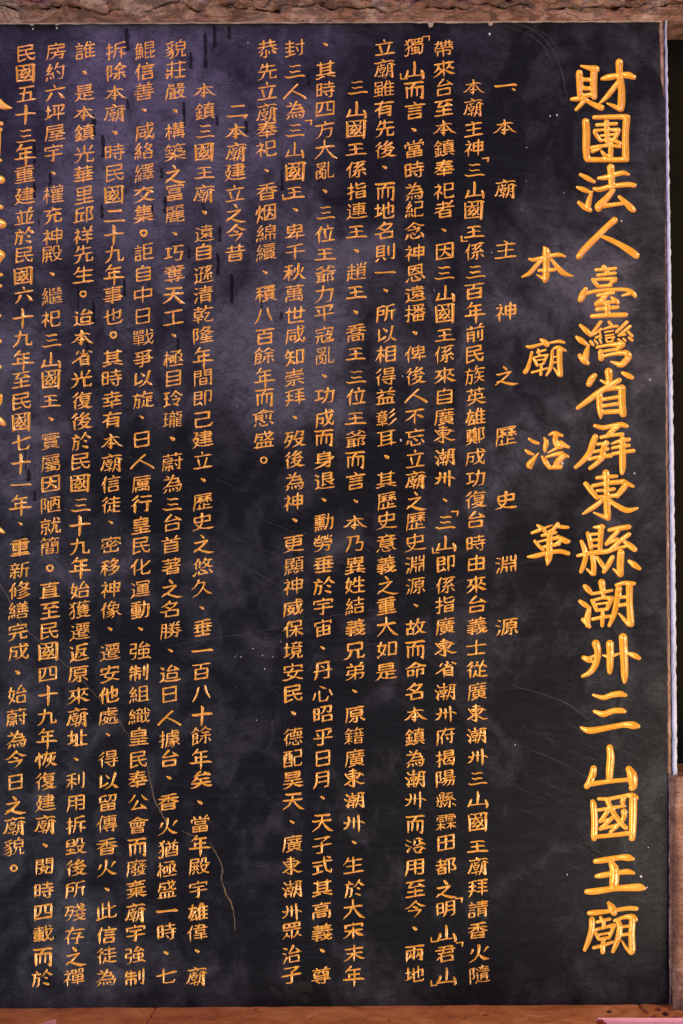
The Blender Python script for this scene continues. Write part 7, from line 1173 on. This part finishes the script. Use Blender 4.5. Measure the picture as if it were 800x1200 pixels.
def strip(name, m, edge_l, edge_r, dep, bulge, v0, v1, seed, jit):
    vs, fs = [], []
    vlist = np.arange(v0, v1 + 1, 2.0)
    K = 6
    for v in vlist:
        a = np.interp(v, *edge_l) + jit * noise.noise((v * 0.09, seed, 0)) * 0.5
        b = np.interp(v, *edge_r) + jit * noise.noise((v * 0.11, seed, 5)) + jit * 0.6 * noise.noise((v * 0.5, seed, 9))
        for i in range(K + 1):
            t = i / K
            d = dep - bulge * math.sin(math.pi * t) ** 0.6 + 0.0012 * noise.noise((v * 0.2, t * 3, seed)) + (0.03 if i in (0, K) else 0)
            vs.append(wall(a + (b - a) * t, v, 0)[:1] + (d,) + wall(a + (b - a) * t, v, 0)[2:])
    n = K + 1
    for j in range(len(vlist) - 1):
        for i in range(K):
            q = j * n + i
            fs.append((q, q + n, q + n + 1, q + 1))
    return mesh_obj(name, vs, fs, m, joint, True)


strip('mortar', M_MORTAR, ([20, 60, 100, 120, 530, 910], [769, 770.5, 771.5, 776, 777.8, 780.5]), ([20, 100, 530, 910], [780, 780.5, 785, 789]), 0.004, 0.003, 22, 908, 2.2, 1.0)
strip('plaster_bead', M_PLAST, ([20, 70, 250, 530, 910], [778.2, 778.6, 780.2, 783.0, 787.0]), ([20, 70, 250, 530, 700, 910], [780.2, 781.4, 784.8, 789.4, 791.8, 793.5]), 0.0005, 0.004, 24, 908, 6.1, 1.4)
strip('edge_mortar', M_MORTAR2, ([900, 1000, 1176], [781.2, 781.8, 782.6]), ([900, 1000, 1176], [787.5, 788.0, 788.5]), 0.0035, 0.003, 904, 1178, 3.3, 1.6)
# dark recess beyond it
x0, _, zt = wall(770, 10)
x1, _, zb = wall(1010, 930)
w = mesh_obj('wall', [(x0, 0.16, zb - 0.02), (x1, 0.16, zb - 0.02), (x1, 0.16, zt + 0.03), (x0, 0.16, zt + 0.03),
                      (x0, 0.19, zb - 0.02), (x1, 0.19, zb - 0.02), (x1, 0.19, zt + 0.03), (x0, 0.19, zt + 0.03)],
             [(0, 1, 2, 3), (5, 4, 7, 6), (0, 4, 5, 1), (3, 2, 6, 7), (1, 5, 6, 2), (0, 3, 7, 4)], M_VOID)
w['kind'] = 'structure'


# ---------------------------------------------------------------- things on the ledge
def box(name, m, lo, hi, parent=None, bev=0.0015):
    import bmesh
    bm = bmesh.new()
    bmesh.ops.create_cube(bm, size=1)
    for v in bm.verts:
        v.co = Vector([lo[i] + (v.co[i] + 0.5) * (hi[i] - lo[i]) for i in range(3)])
    if bev:
        bmesh.ops.bevel(bm, geom=bm.edges[:], offset=bev, segments=2, affect='EDGES')
    me = bpy.data.meshes.new(name)
    bm.to_mesh(me)
    bm.free()
    me.materials.append(m)
    o = bpy.data.objects.new(name, me)
    COL.objects.link(o)
    if parent:
        o.parent = parent
        o.matrix_parent_inverse = parent.matrix_world.inverted()
    return o


yb = -0.108
X0, _, ZT = wall(698, 1192.6, yb)
tray = thing('red_tray', 'red tray with a pink lining standing before the ledge at the bottom right', 'tray', (X0 + 0.1, yb - 0.06, ZT - 0.05))
X1 = X0 + 0.24
box('tray_base', M_RED, (X0 + 0.004, yb - 0.130, ZT - 0.05), (X1 - 0.004, yb - 0.004, ZT - 0.012), tray)
box('rim', M_RED, (X0, yb - 0.134, ZT - 0.045), (X0 + 0.0075, yb, ZT - 0.001), tray)
box('rim', M_RED, (X1 - 0.0075, yb - 0.134, ZT - 0.045), (X1, yb, ZT - 0.001), tray)
box('rim', M_PINK, (X0 + 0.0005, yb - 0.0035, ZT - 0.040), (X1 - 0.001, yb + 0.0015, ZT), tray)
box('rim', M_RED, (X0 + 0.008, yb - 0.134, ZT - 0.045), (X1 - 0.008, yb - 0.127, ZT - 0.004), tray)
box('lining', M_PINK, (X0 + 0.0085, yb - 0.126, ZT - 0.012), (X1 - 0.0085, yb - 0.0045, ZT - 0.0035), tray, 0.001)

# folded pink paper at the lower left
pp = [wall(36, 1204, -0.118), wall(53, 1197.5, -0.106), wall(66, 1193.6, -0.100), wall(66.5, 1201, -0.104), wall(88, 1200, -0.101), wall(88, 1212, -0.115), wall(40, 1214, -0.125)]
pfv = [Vector(p) for p in pp]
pfv += [p + Vector((0, 0.0015, -0.0008)) for p in pfv[:7]]
ff = [(0, 1, 3), (1, 2, 3), (0, 3, 6), (3, 5, 6), (3, 4, 5)]
ff += [tuple(7 + i for i in reversed(f)) for f in ff]
ring_ = [0, 1, 2, 3, 4, 5, 6]
ff += [(a, b, b + 7, a + 7) for a, b in zip(ring_, ring_[1:] + ring_[:1])]
paper = mesh_obj('pink_paper', pfv, ff, M_PINK2)
paper['label'] = 'small folded pink paper just showing before the ledge at the bottom left'
paper['category'] = 'paper'
